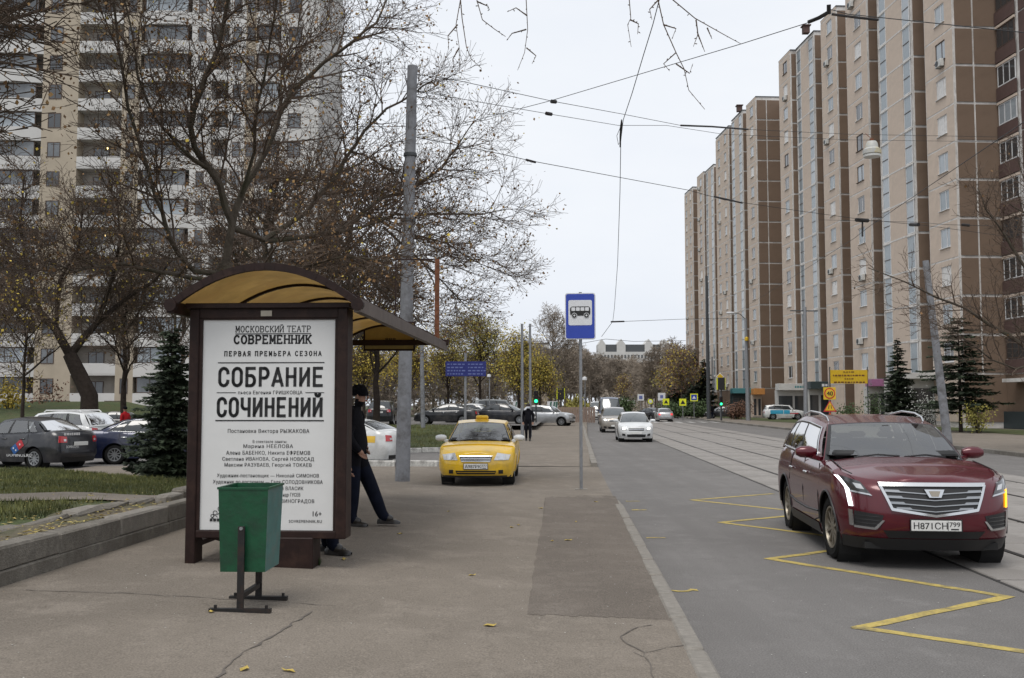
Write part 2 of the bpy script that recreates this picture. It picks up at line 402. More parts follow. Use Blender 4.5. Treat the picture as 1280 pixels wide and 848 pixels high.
# ---- tram tracks: slabs between rails
tr=sroot('tram_track')
strips=[(4.40,5.32),(5.39,6.87),(6.94,8.73),(8.80,10.27),(10.34,11.3)]
for k,(u0,u1) in enumerate(strips):
    base=None
    for i in range(26):
        L=2.4; s0=1.0+i*L+.3*k
        if base is None:
            mm=MB(); mm.box((0,0,0),(u1-u0,L-.07,.16),.014); base=mm.build('track_slab','tracks',tr); o=base
        else: o=inst('track_slab',base,tr)
        p=R((u0+u1)/2,s0+L/2); o.location=(p.x,p.y,ROADZ-.06+rng.uniform(-.006,.006)); o.rotation_euler=(rng.uniform(-.002,.002),rng.uniform(-.003,.003),-RA)
    m=MB(); m.sheet([R(u0,63.7+.3*k,ROADZ+.018),R(u1,63.7+.3*k,ROADZ+.018),R(u1,420,ROADZ+.018),R(u0,420,ROADZ+.018)]); m.build('far_slabs','tracks',tr)
m=MB(); m.prism([R(4.36,-2,ROADZ-.03),R(11.34,-2,ROADZ-.03),R(11.34,420,ROADZ-.03),R(4.36,420,ROADZ-.03)],(0,0,.034)); m.build('track_bed','gap',tr)
for u in (5.355,6.905,8.765,10.305):
    m=MB(); m.bar(R(u-.005,-2,ROADZ+.0),R(u-.005,420,ROADZ+.0),.075,.05); m.build('rail','rail',tr)
# ---- grass blades, litter
def blades(name,n,xf,yf,hf,hmin,hmax,seed,mt='blade',test=None):
    r=random.Random(seed); m=MB(); V=[];F=[]
    for i in range(n):
        y=yf(r); x=xf(r,y)
        if test and not test(x,y): continue
        z=hf(x,y); h=r.uniform(hmin,hmax); a=r.uniform(0,pi); w_=.006+.008*r.random(); dx,dy=cos(a)*w_,sin(a)*w_
        lx_,ly_=r.uniform(-.5,.5)*h,r.uniform(-.5,.5)*h; k=len(V)
        V+= [(x-dx,y-dy,z-.01),(x+dx,y+dy,z-.01),(x+lx_,y+ly_,z+h)]; F.append((k,k+1,k+2))
    m.v=V;m.f=F;m.m=[0]*len(F)
    return tag(m.build(name,mt),kind='stuff')
onpath=lambda x,y: not(13.3<y<15.15) and x<-5.4+.055*y-(.5+.35*sin(y*2.1) if y<14 else 0)
g=blades('grass',70000,lambda r,y:lx(y)-.1-(r.random()**1.3)*11,lambda r:6.5+(r.random()**1.4)*21,hill,.035,.10,3,test=onpath)
tag(g,'short autumn grass growing on the lawn behind the concrete kerb','grass')
g=blades('grass',26000,lambda r,y:-2.4-r.random()*14,lambda r:39+r.random()*26,h2,.05,.14,4,test=lambda x,y:x<-2.2+.055*(y-39)-3.0*max(0,(42-y)/4)**2)
tag(g,'green grass on the sloping lawn beyond the yellow taxi','grass')
def litter(name,n,fn,seed,size,label,mt='leaf_litter'):
    r=random.Random(seed); m=MB()
    for i in range(n):
        x,y,z=fn(r); a=r.uniform(0,2*pi); s_=size*r.uniform(.5,1.2); t=r.uniform(0,.5)*s_
        c,s2=cos(a)*s_,sin(a)*s_
        m.add([(x-c,y-s2,z+.012),(x+s2*.5,y-c*.5,z+.012+t),(x+c,y+s2,z+.014),(x-s2*.5,y+c*.5,z+.012+t*.6)],[(0,1,2),(0,2,3)])
    return tag(m.build(name,mt),label,'leaves',kind='stuff')
def f1(r):
    y=6+r.random()**1.3*20; x=lx(y)-.05-r.random()**2.4*8; return x,y,hill(x,y)+(.035 if x>lx(y)-.85 and y<13.6 else .0)
litter('fallen_leaves',3400,f1,11,.035,'dry brown and yellow leaves scattered over the lawn')
def f2(r):
    y=39+r.random()*25; x=-2.4-r.random()*12; return x,y,h2(x,y)
litter('fallen_leaves',900,f2,12,.05,'dry leaves lying on the lawn beyond the taxi')
def f3(r):
    u=r.uniform(-4.4,.7); p=R(u,r.uniform(3,19)); return p.x,p.y,pz(u)-.006
litter('pavement_grit',420,f3,13,.009,'tiny pale specks of grit lying on the pavement','whitewash')
def f4(r):
    p=R(r.uniform(1.0,4.3),r.uniform(3,17)); return p.x,p.y,ROADZ-.004
litter('road_grit',300,f4,14,.008,'tiny pale specks of grit lying on the road','whitewash')
# ================================================================ vehicles
def paint(name,c,metal=.25,rough=.32,dirt=(.12,.11,.1,.35)):
    return mat(name,c,rough,metal,var=.05,scale=3,coat=.55,stain=dirt,stscale=1.6)
paint('paint_red',(.088,.0035,.0105),.25,.24,(.10,.012,.016,.2)); paint('paint_yellow',(.70,.43,.012),.0); paint('paint_white',(.62,.63,.63),.0); paint('paint_black',(.012,.013,.016),.2)
paint('paint_navy',(.014,.02,.055),.3); paint('paint_graphite',(.011,.012,.017),.2); paint('paint_silver',(.42,.43,.44),.6); paint('paint_beige',(.36,.33,.29),.5); paint('paint_bluevan',(.045,.065,.12),.3)
paint('paint_grey',(.2,.21,.21),.4)
mat('glass',(.018,.022,.024),.04,0,var=.05,spec=.8,coat=.4)
mat('screen_glass',(.05,.06,.062),.05,0,var=.2,scale=2,spec=1.0,coat=1.0)
mat('blacktrim',(.014,.014,.015),.5,0,var=.1); mat('rubber',(.014,.014,.014),.85,0,spec=.15,var=.2,bump=.3,bscale=60)
mat('rim_alloy',(.35,.36,.37),.35,.8,var=.1); mat('rim_bronze',(.30,.27,.22),.4,.8,var=.15); mat('chrome',(.62,.63,.64),.2,1.0,var=.03)
mat('chrome_slat',(.36,.37,.385),.28,.9,var=.05); mat('lamp_clear',(.55,.56,.57),.12,.3,var=.1,scale=12,coat=1); mat('lamp_dark',(.05,.052,.055),.12,.3,var=.2,coat=1)
mat('led_white',(.9,.9,.95),.3,emit=(.93,.95,1.0,2.2)); mat('led_orange',(.9,.45,.02),.3,emit=(1.0,.42,.015,1.9))
mat('headlight_on',(.9,.9,.85),.3,emit=(1.0,.93,.75,3.5))
mat('tail_red',(.42,.01,.015),.2,0,coat=1,var=.1); mat('tail_lit',(.5,.01,.015),.2,coat=1,emit=(1,.03,.03,.8))
mat('plate_white',(.62,.62,.6),.5,var=.04); mat('ink',(.012,.012,.013),.6,var=.1); mat('sticker_blue',(.015,.09,.28),.4,var=.1); mat('sticker_red',(.4,.02,.03),.4,var=.1); mat('sticker_white',(.6,.6,.6),.5,var=.05); mat('sticker_teal',(.02,.27,.42),.4,var=.1)
def auto_glass():
    m=bpy.data.materials.new('auto_glass'); m.use_nodes=True; M['auto_glass']=m; n=m.node_tree.nodes; l=m.node_tree.links; n.remove(n['Principled BSDF'])
    t=n.new('ShaderNodeBsdfTransparent'); t.inputs[0].default_value=(.58,.63,.62,1); g=n.new('ShaderNodeBsdfGlossy'); g.inputs['Roughness'].default_value=.015; f=n.new('ShaderNodeFresnel'); f.inputs['IOR'].default_value=2.9; x=n.new('ShaderNodeMixShader')
    l.new(f.outputs[0],x.inputs[0]); l.new(t.outputs[0],x.inputs[1]); l.new(g.outputs[0],x.inputs[2]); l.new(x.outputs[0],n['Material Output'].inputs['Surface'])
auto_glass(); mat('seat_cloth',(.09,.085,.08),.9,var=.15); mat('dash',(.02,.02,.021),.7,var=.1)
mat('underside',(.012,.012,.012),.9,var=.1)

def interp(pts,x):
    if x<=pts[0][0]: return pts[0][1]
    for (a,b),(c,d) in zip(pts[:-1],pts[1:]):
        if x<=c: t=(x-a)/(c-a) if c>a else 0; return b+(d-b)*t
    return pts[-1][1]
def sinterp(pts,x,r=.12):                      # lightly smoothed piecewise line
    return sum(interp(pts,x+r*k)*w_ for k,w_ in ((-1,.15),(-.5,.2),(0,.3),(.5,.2),(1,.15)))

def text_mesh(s,w_=None,h=None,bold=0.0,space=1.0,mt='ink',ext=.0):
    cu=bpy.data.curves.new('txt','FONT'); cu.body=s; cu.align_x='CENTER'; cu.align_y='BOTTOM'; cu.size=1;  cu.space_character=space; cu.resolution_u=3; cu.extrude=ext
    o=bpy.data.objects.new('txt',cu); col.objects.link(o); dg=bpy.context.evaluated_depsgraph_get()
    me=bpy.data.meshes.new_from_object(o.evaluated_get(dg)); bpy.data.objects.remove(o); bpy.data.curves.remove(cu)
    vs=[v.co.copy() for v in me.vertices]
    if vs:
        x0=min(v.x for v in vs);x1=max(v.x for v in vs);y0=min(v.y for v in vs);y1=max(v.y for v in vs)
        sy=h/(y1-y0) if h else (w_/(x1-x0)); sx=w_/(x1-x0) if w_ else sy
        if not h: sy=sx
        for v in me.vertices: v.co=Vector(((v.co.x-(x0+x1)/2)*sx,(v.co.y-y0)*sy,v.co.z))
    if bold and vs:
        n=len(me.vertices); hh=max(v.co.y for v in me.vertices); V=[v.co.copy() for v in me.vertices]; Fc=[list(p.vertices) for p in me.polygons]; dx=bold*hh*1.3
        V2=[p+Vector((o_,0,k*.0002)) for k,o_ in enumerate((-dx,0,dx)) for p in V]; F2=[[i+k*n for i in f] for k in range(3) for f in Fc]
        me=bpy.data.meshes.new('txt'); me.from_pydata([tuple(p) for p in V2],[],F2)
    me.materials.clear(); me.materials.append(M[mt]); return me
def put_text(name,s,parent,origin,right,up,w_=None,h=None,bold=0.0,space=1.0,mt='ink'):
    me=text_mesh(s,w_,h,bold,space,mt); me.name=name
    o=bpy.data.objects.new(name,me); col.objects.link(o); o.parent=parent
    r=Vector(right).normalized(); u=Vector(up).normalized(); n=r.cross(u)
    o.matrix_local=Matrix(((r.x,u.x,n.x,origin[0]),(r.y,u.y,n.y,origin[1]),(r.z,u.z,n.z,origin[2]),(0,0,0,1)))
    return o

def wheel_meshes(r,wd,rimm,spokes=10,n=28):
    t=MB(); k=.66*r; hw=wd/2
    t.lathe([(k,-hw*.75),(k+.02,-hw*.95),(r-.045,-hw),(r-.012,-hw*.82),(r,-hw*.55),(r,hw*.55),(r-.012,hw*.82),(r-.045,hw),(k+.02,hw*.95),(k,hw*.75)],n,'Y')
    q=MB(); q.lathe([(k+.004,-hw*.5),(k+.004,hw*.9),(k-.018,hw*.9),(k-.03,hw*.55),(k-.03,-hw*.5)],n,'Y')
    q.lathe([(.0,hw*.72),(.05,hw*.72),(.065,hw*.6),(.07,hw*.2)],12,'Y')
    for i in range(spokes):
        a=2*pi*i/spokes; da=.10 if spokes<12 else .055
        for sg in ((1,) if spokes<12 else (-1,1)):
            a2=a+(.09*sg if spokes>=12 else 0)
            p0=Vector((sin(a)*.05,hw*.62,cos(a)*.05)); p1=Vector((sin(a2)*(k-.012),hw*.70,cos(a2)*(k-.012)))
            q.bar(p0,p1,.035 if spokes<12 else .022,.02,up=(0,1,0))
    q.cm=1; q.lathe([(0,-.0),(k-.02,-.0)],n,'Y')
    return t,q
_wc={}
def add_wheel(root,pos,r,wd,rimm,side,steer=0.0,spokes=10,n=28):
    key=(r,wd,rimm,spokes,n)
    if key not in _wc:
        t,q=wheel_meshes(r,wd,rimm,spokes,n)
        to=t.build('wheel','rubber',root,smooth=35); ro=q.build('rim',[rimm,'underside'],to,smooth=35); _wc[key]=(to.data,ro.data)
    else:
        to=inst('wheel',_wc[key][0],root); ro=inst('rim',_wc[key][1],to)
    to.location=pos; to.rotation_euler=(0,0,(0 if side>0 else pi)+steer)
    return to

def blur_bars(name,parent,x0,x1,y,z,h,mt,seed,axis='x',sg=1):
    r=random.Random(seed); x=x0
    while x<x1-.02:
        l_=min(r.uniform(.5,1.1)*h,x1-x); b=MB(); c_=(x+l_/2,y,z) if axis=='x' else (y,sg*(x+l_/2),z); d_=(l_,.006,h*r.uniform(.8,1)) if axis=='x' else (.006,l_,h*r.uniform(.8,1))
        b.box(c_,d_); b.build(name,mt,parent); x+=l_+.3*h
class Car: pass
def interior(c,p,root):
    x0=c.x0; sb,st,rt,rb=p['cab']; hw=p['W']/2; zb=c.ztop(x0-(sb+rb)/2); Hh=p['H']
    q=MB(); n=10
    def P(u,v):
        x=x0-sb-.16-(rb-sb-.30)*u; y=(2*v-1)*hw*.84; return (x,y,c.ztop(x)+p.get('crown',.05)+.012)
    q.grid(P,12,6); q.build('cabin_floor','dash',root)
    q=MB(); xd=x0-sb-.42; q.box((xd,0,zb+.03),(.42,hw*1.55,.10),.04); q.build('dashboard','dash',root,smooth=40)
    q=MB(); cy=hw*.40; cx=xd-.30; zc=zb+.06; q.tube([(cx+.05*sin(a),cy+.18*cos(a),zc+.17*sin(a)) for a in [2*pi*i/20 for i in range(21)]],.014,6); q.build('steering_wheel','blacktrim',root,smooth=60)
    for xs,ys in ((x0-sb-1.22,(.40,-.40)),(x0-sb-2.15,(.42,0,-.42))):
        if xs<x0-rb+.35: continue
        for y in ys:
            q=MB(); h=Hh-zb-.22; q.box((xs,y*hw,zb+h*.30),(.14,.44,h*.60),.05); q.build('seat_back','seat_cloth',root,smooth=50)
            q=MB(); q.box((xs-.03,y*hw,zb+h*.80),(.10,.25,h*.30),.045); q.build('headrest','seat_cloth',root,smooth=50)
def make_car(name,label,cat,p,loc,heading,group=None,detail=1):
    """p: s is measured from the front bumper backwards; x = s0 - s"""
    c=Car(); L,W,H=p['L'],p['W'],p['H']; hw=W/2; wr=p.get('wr',.32); gc=p.get('gc',.18); fo=p['fo']; wb=p['wb']
    x0=L/2
    root=thing(name,label,cat,loc,heading,group); c.root=root; c.p=p
    rim=p['rim']; af=p.get('af',.75); ar=p.get('ar',.5); n_,m_=p.get('nf',2.4),p.get('mf',3.0)
    nr_,mr_=p.get('nr',2.6),p.get('mr',4.5)
    fset=p.get('fset',[(gc,.10),(.45,0),(.62,.01),(.8,.08),(1.2,.3)])
    rset=p.get('rset',[(gc,.08),(.45,0),(.65,.02),(.95,.08),(1.3,.2)])
    prof=p.get('prof',[(gc,.93),(.42,.985),(.62,1.0),(.8,.985),(1.0,.945),(1.3,.90)])
    wz=lambda z: hw*interp(prof,z)
    ax=[x0-fo,x0-fo-wb]; ra=wr+p.get('agap',.055); bot=p.get('bot',gc+.03)
    def zlow(x):
        z=bot
        for a in ax:
            d=abs(x-a)
            if d<ra: z=max(z,wr+sqrt(ra*ra-d*d)*p.get('asq',1.0))
        return z
    ztop=lambda x: sinterp(rim,x0-x,p.get('smooth',.10))
    c.ztop=ztop; c.x0=x0; c.wz=wz
    def front(y,z):
        t=min(1,abs(y)/wz(z)); return x0-af+af*(1-t**m_)**(1/n_)-interp(fset,z)*(1-t**m_)**.5
    def rear(y,z):
        t=min(1,abs(y)/wz(z)); return -x0+ar-ar*(1-t**mr_)**(1/nr_)+interp(rset,z)*(1-t**mr_)**.5
    def side(x,z):
        y=wz(z)
        if x>x0-af: t=max(0,min(1,(x-(x0-af))/af)); y*=(1-t**n_)**(1/m_)
        if x<-x0+ar: t=max(0,min(1,(-x0+ar-x)/ar)); y*=(1-t**nr_)**(1/mr_)
        return y
    c.front,c.rear,c.side=front,rear,side
    # nominal half outline, from front centre to rear centre
    NF=14 if detail else 9; out=[]
    for i in range(NF):
        th=pi/2*i/NF; out.append(('f',sin(th)**(2/m_),cos(th)**(2/n_)))
    xs=set()
    NS=30 if detail else 18
    for i in range(NS+1): xs.add(round(x0-af-(L-af-ar)*i/NS,4))
    for a in ax:
        for k in range(-10,11):
            t=k/10*pi/2; xx=a+ra*sin(t)
            if -x0+ar<xx<x0-af: xs.add(round(xx,4))
        for e in (-1,1):
            for dd in (.002,.03):
                xx=a+e*(ra+dd)
                if -x0+ar<xx<x0-af: xs.add(round(xx,4))
    for x in sorted(xs,reverse=True): out.append(('s',x,0))
    for i in range(NF-1,-1,-1):
        th=pi/2*i/NF; out.append(('r',sin(th)**(2/mr_),cos(th)**(2/nr_)))
    NV=12 if detail else 8; fil=p.get('fil',.05)
    def pt(o,v,mir):
        k,a,b=o
        if k=='f': xn=x0-af+af*b
        elif k=='s': xn=a
        else: xn=-x0+ar-ar*b
        zl=zlow(xn) if k=='s' else bot
        if k=='f' and abs(xn-ax[0])<ra: zl=zlow(xn)
        if k=='r' and abs(xn-ax[1])<ra: zl=zlow(xn)
        zt=ztop(xn); zt=max(zt,zl+.02); z=zl+(zt-zl)*v
        if k=='f': x=xn-interp(fset,z)*b**.5; y=wz(z)*a
        elif k=='s': x=xn; y=wz(z)
        else: x=xn+interp(rset,z)*b**.5; y=wz(z)*a
        if v>.86: # soft shoulder
            t=(v-.86)/.14; e=fil*(1-sqrt(max(0,1-t*t)))
            y=max(0,y-e*(1 if k=='s' else a)); 
            if k=='f': x-=e*b
            if k=='r': x+=e*b
        return Vector((x,y*mir,z))
    m=MB(); N=len(out); rimp=[]
    for mir in (1,-1):
        vs=[pt(o,j/NV,mir) for o in out for j in range(NV+1)]; fs=[]
        for i in range(N-1):
            for j in range(NV):
                a=i*(NV+1)+j; f=(a,a+1,a+NV+2,a+NV+1); fs.append(f[::-1] if mir<0 else f)
        m.add(vs,fs)
        if mir>0: rimp=[vs[i*(NV+1)+NV] for i in range(N)]
    NC=9; crown=p.get('crown',.05); vs=[]
    for q in rimp:
        for j in range(NC):
            t=1-2*j/(NC-1); sfac=min(1,q.y/(hw*.6)); vs.append(Vector((q.x,q.y*t,q.z+crown*(1-t**2)*sfac+p.get('crease',0)*max(0,1-abs(abs(t)-.55)/.16)*sfac*(1 if q.x>x0-p['cab'][0]-.1 else 0))))
    fs=[(i*NC+j,i*NC+j+1,(i+1)*NC+j+1,(i+1)*NC+j) for i in range(len(rimp)-1) for j in range(NC-1)]
    m.add(vs,fs)
    # ---- cabin
    sb,st,rt,rb=p['cab']; wbl=p.get('wbelt',.90)*hw; wrf=p.get('wroof',.72)*hw; zr=p.get('zroof',[(0,H-.09),(.5,H-.05),(1,H-.10)])
    bowb,bowt,rbowb,rbowt=p.get('bows',(.22,.10,.10,.06)); rc=p.get('rcrown',.05)
    xb=lambda u: (x0-sb-bowb)+u*((x0-rb+rbowb)-(x0-sb-bowb)); xt=lambda u:(x0-st-bowt)+u*((x0-rt+rbowt)-(x0-st-bowt))
    zb=lambda x: ztop(x)-.02
    def sideP(u,v,mir=1,off=0):
        a=Vector((xb(u),wbl*interp(p.get('plan',[(0,.97),(.3,1),(.7,1),(1,.95)]),u),zb(xb(u)))); b=Vector((xt(u),wrf*interp([(0,.95),(.3,1),(.7,1),(1,.95)],u),interp(zr,u)))
        q=a.lerp(b,v); q.y+=.035*sin(pi*v); q.y+=off; q.z+=off*.25; q.y*=mir; return q
    def frontP(u,v,off=0):                       # u -1..1
        a=Vector((x0-sb-bowb*abs(u)**2.2,u*sideP(0,0).y,0)); a.z=zb(xb(0))+crown*.8*(1-u*u)+.0
        b=Vector((x0-st-bowt*u*u,u*sideP(0,1).y,interp(zr,0)+rc*(1-u*u)))
        q=a.lerp(b,v); e=.05*sin(pi*v); q.x+=e*.7+off*.6; q.z+=e*.4+off*.8; return q
    def rearP(u,v,off=0):
        a=Vector((x0-rb+rbowb*abs(u)**2.2,u*sideP(1,0).y,zb(xb(1))+crown*.8*(1-u*u)))
        b=Vector((x0-rt+rbowt*u*u,u*sideP(1,1).y,interp(zr,1)+rc*(1-u*u)))
        q=a.lerp(b,v); e=.04*sin(pi*v); q.x-=e*.7+off*.7; q.z+=e*.3+off*.6; return q
    def roofP(u,v):                              # u front..rear, v -1..1
        s_=sideP(u,1); xf_=frontP(v,1).x; xr_=rearP(v,1).x
        return Vector((xf_+(xr_-xf_)*u,v*s_.y,s_.z+rc*(1-v*v)+.0))
    c.sideP,c.frontP,c.rearP,c.roofP=sideP,frontP,rearP,roofP
    nu=16 if detail else 10
    opn=p.get('open',0); wv0,wv1=p.get('wv',(.10,.88))
    def cells(m,P,us,vs_,holes,flip):
        for a in range(len(us)-1):
            for b in range(len(vs_)-1):
                if (a,b) in holes: continue
                m.grid(lambda u,v:P(us[a]+(us[a+1]-us[a])*u,vs_[b]+(vs_[b+1]-vs_[b])*v),5 if us[a+1]-us[a]<.5 else 13,3 if vs_[b+1]-vs_[b]<.4 else 6,flip)
    if opn:
        us=[0.0]+[q for w2 in p['win'] for q in w2]+[1.0]; hs=[(2*k+1,1) for k in range(len(p['win']))]
        for mir in (1,-1): cells(m,lambda u,v:sideP(u,v,mir),us,[0,wv0,wv1,1],hs,mir<0)
        cells(m,frontP,[-1,-.94,.94,1],[0,.05,.955,1],[(1,1)],False); cells(m,rearP,[-1,-.91,.91,1],[0,p.get('rwv',(.10,.92))[0],p.get('rwv',(.10,.92))[1],1],[(1,1)],True)
    else:
        for mir in (1,-1): m.grid(lambda u,v:sideP(u,v,mir),nu,7,flip=(mir<0))
        m.grid(lambda u,v:frontP(2*u-1,v),11,7,flip=False); m.grid(lambda u,v:rearP(2*u-1,v),11,7,flip=True)
    m.grid(lambda u,v:roofP(u,2*v-1),nu,11,flip=True)
    c.body=m.build('body',p['paint'],root,smooth=38)
    # ---- underbody
    u_=MB(); u_.box((0,0,(bot+.62)/2+.0),(L-.5,W-.56,.62-bot)); u_.box((0,0,bot+.045),(L-.35,W-.22 if 0 else W-.5,.07)); u_.build('underbody','underside',root)
    for a in ax:
        for mir in (1,-1):
            u_=MB(); u_.lathe([(0.0,mir*(hw-.30)),(ra+.04,mir*(hw-.30)),(ra+.02,mir*(hw-.05))],20,'Y',(a,0,wr)); u_.build('wheel_arch','underside',root)
    # ---- glazing
    g='auto_glass' if opn else 'glass'; sg='auto_glass' if opn else p.get('screen','screen_glass')
    def patch(name,P,us,vs_,off,mt,nu=8,nv=5,trim=None):
        q=MB(); q.grid(lambda a,b:P(us[0]+(us[1]-us[0])*a,vs_[0]+(vs_[1]-vs_[0])*b,off),nu,nv); return q.build(name,mt,root,smooth=180)
    c.patch=patch
    if opn:
        q=MB(); cells(q,lambda u,v:frontP(u,v,.003),[-.985,-.925,.925,.985],[.01,.06,.93,.985],[(1,1)],False); q.build('screen_surround','blacktrim',root,smooth=180)
        interior(c,p,root)
    elif p.get('frit',1): patch('screen_surround',lambda u,v,o:frontP(u,v,o),(-.97,.97),(.01,.985),.003,'blacktrim',12,6)
    patch('windscreen',lambda u,v,o:frontP(u,v,o),(-.93,.93),(.06,.95),.007,sg,14,8)
    if p.get('rearwin',1):
        patch('rear_window',lambda u,v,o:rearP(u,v,o),(-.90,.90),p.get('rwv',(.10,.92)),.006,g,10,6)
    for mir in (1,-1):
        if p.get('trim'):
            q=MB(); us=p['win'][0][0]-.022,p['win'][-1][1]+.02; lp=[]
            v0,v1=p.get('wv',(.10,.88)); v0-=.035; v1+=.03
            for k in range(13): lp.append(sideP(us[0]+(us[1]-us[0])*k/12,v1,mir,.008))
            for k in range(1,5): lp.append(sideP(us[1],v1+(v0-v1)*k/4,mir,.008))
            for k in range(1,13): lp.append(sideP(us[1]+(us[0]-us[1])*k/12,v0,mir,.008))
            for k in range(1,5): lp.append(sideP(us[0],v0+(v1-v0)*k/4,mir,.008))
            q.tube(lp,.012,5,False); q.build('window_trim',p['trim'],root,smooth=180)
        v0,v1=p.get('wv',(.10,.88))
        if opn:
            for (w1,w2) in zip(p['win'][:-1],p['win'][1:]): patch('pillar_trim',lambda u,v,o:sideP(u,v,mir,o),(w1[1]-.003,w2[0]+.003),(v0,v1),.004,'blacktrim',3,6)
        else: patch('pillar_trim',lambda u,v,o:sideP(u,v,mir,o),(p['win'][0][0],p['win'][-1][1]),(v0,v1),.003,'blacktrim',14,6)
        for (a,b) in p['win']: patch('side_window',lambda u,v,o:sideP(u,v,mir,o),(a+.006,b-.006),(v0+.02,v1-.02),.007,g,6,5)
    # ---- wheels
    tw=p.get('tw',.21); tk=hw-tw/2-.03
    for k,a in enumerate(ax):
        for sgn in (1,-1): add_wheel(root,(a,sgn*tk,wr),wr,tw,p.get('rimm','rim_alloy'),sgn,p.get('steer',0) if k==0 else 0,p.get('spokes',10),28 if detail else 18)
    # ---- mirrors
    for sgn in (1,-1):
        q=MB(); b=sideP(0.02,.0,sgn); cc=Vector((b.x+p.get('mirx',-.12),sgn*(abs(b.y)+.16),b.z+.11))
        q.lathe([(0,-.13),(.05,-.125),(.082,-.07),(.09,0),(.082,.07),(.05,.125),(0,.13)],12,'Y'); q.v=[(x*.75,y,z*.85) for x,y,z in q.v]
        q.v=[(x+cc.x,y+cc.y,z+cc.z) for x,y,z in q.v]
        q.bar((cc.x,cc.y-sgn*.09,cc.z-.05),(b.x-.05,b.y-sgn*.02,b.z+.03),.07,.05)
        q.build('mirror',p.get('mirm',p['paint']),root,smooth=50)
    c.fq=lambda name,cs,off,mt,nu=6,nv=3,fn=front,sg_=1,par=None: fq(root if par is None else par,name,cs,off,mt,nu,nv,fn,sg_)
    return c
def fq(root,name,cs,off,mt,nu,nv,fn,sg_):
    """slab on the front (or rear) face; cs = four (y,z) corners: bottom-left, bottom-right, top-right, top-left"""
    q=MB()
    def P(u,v,o):
        y=(cs[0][0]*(1-u)+cs[1][0]*u)*(1-v)+(cs[3][0]*(1-u)+cs[2][0]*u)*v
        z=(cs[0][1]*(1-u)+cs[1][1]*u)*(1-v)+(cs[3][1]*(1-u)+cs[2][1]*u)*v
        return Vector((fn(y,z)+o*sg_,y,z))
    vs=[P(i/nu,j/nv,off) for i in range(nu+1) for j in range(nv+1)]+[P(i/nu,j/nv,-.03) for i in range(nu+1) for j in range(nv+1)]
    fs=[]; k=(nu+1)*(nv+1)
    for i in range(nu):
        for j in range(nv):
            a=i*(nv+1)+j; fs.append((a,a+nv+1,a+nv+2,a+1))
    ring=[i*(nv+1) for i in range(nu+1)]+[nu*(nv+1)+j for j in range(1,nv+1)]+[i*(nv+1)+nv for i in range(nu-1,-1,-1)]+[j for j in range(nv-1,0,-1)]
    for a,b in zip(ring,ring[1:]+ring[:1]): fs.append((a,b,b+k,a+k))
    q.add(vs,fs); return q.build(name,mt,root,smooth=40)
def side_lines(c,lines,mt='underside',w_=.012,off=.002):
    """panel gaps on both sides: each line a list of (x,z)"""
    for mir in (1,-1):
        for L in lines:
            q=MB(); pts=[Vector((x,(c.side(x,z)+off)*mir,z)) for x,z in L]; q.tube(pts,w_/2,4); q.build('panel_gap',mt,c.root)
def arch_trim(c,r,mt,w_=.03):
    p=c.p
    for a in (c.x0-p['fo'],c.x0-p['fo']-p['wb']):
        for mir in (1,-1):
            pts=[]
            for k in range(17):
                t=pi*k/16; x=a+cos(t)*r; z=max(p.get('bot',.2),p['wr']+sin(t)*r); pts.append(Vector((x,mir*(c.side(x,z)+.003),z)))
            q=MB(); q.tube(pts,w_/2,6); q.build('arch_trim',mt,c.root,smooth=60)
def handles(c,xs,z,mt):
    for mir in (1,-1):
        for x in xs:
            q=MB(); y=mir*(c.side(x,z)+.018); q.box((x,y,z),(.19,.03,.032),.012); q.build('door_handle',mt,c.root,smooth=40)
def plate(c,z,txt,reg,fn,sg_,tilt=0.0,parent=None):
    x=fn(0,z)+.02*sg_; q=MB(); q.box((x,0,z),(.012,.52,.112),.004); o=q.build('number_plate',['plate_white'],c.root)
    q=MB(); q.box((x-.004*sg_,0,z),(.012,.545,.135),.004); q.build('plate_frame','blacktrim',c.root)
    rt=Vector((0,1*sg_,0))
    xx=x+.0075*sg_
    put_text('plate_number',txt,o,(xx,-.06*sg_,z-.036),rt,(0,0,1),w_=.35,h=.072,bold=.012)
    put_text('plate_region',reg,o,(xx,.19*sg_,z-.010),rt,(0,0,1),w_=.11,h=.05,bold=.01)
    q=MB(); q.box((xx-.001*sg_,.122*sg_,z),(.002,.005,.1)); q.box((xx-.001*sg_,.19*sg_,z-.036),(.002,.08,.014)); q.build('plate_mark','ink',o)
    return o
TOCAM=atan2(-1,-.055)                      # heading of traffic coming along the road
# ---------------------------------------------------------------- the dark red crossover
P=dict(L=4.815,W=1.90,H=1.66,wb=2.857,fo=.93,wr=.365,gc=.22,bot=.215,tw=.235,paint='paint_red',af=.72,ar=.55,nf=2.3,mf=3.2,agap=.055,
 rim=[(0,.955),(.25,1.00),(.7,1.065),(1.2,1.125),(1.5,1.11),(2.3,1.13),(3.6,1.185),(4.4,1.20),(4.815,1.12)],
 fset=[(.2,.16),(.34,.06),(.45,.0),(.62,-.01),(.8,.02),(.94,.07),(1.02,.14),(1.2,.34)],
 prof=[(.2,.93),(.34,.975),(.5,.99),(.66,1.0),(.86,1.0),(1.0,.975),(1.12,.94),(1.3,.90)],
 cab=(1.22,2.02,4.28,4.76),wbelt=.925,wroof=.73,zroof=[(0,1.545),(.35,1.625),(.6,1.635),(1,1.575)],bows=(.34,.16,.16,.10),rcrown=.035,crown=.055,crease=.014,
 win=[(.085,.375),(.40,.655),(.68,.86)],wv=(.07,.84),trim='chrome',rimm='rim_bronze',spokes=10,fil=.06,steer=.06,mirx=-.16,open=1)
cad=make_car('crossover','dark red crossover with chrome grille driving over the tram slab edge','car',P,(4.80,13.22,ROADZ),TOCAM-.045)
c=cad; r_=c.root
arch_trim(c,.425,'blacktrim',.028)
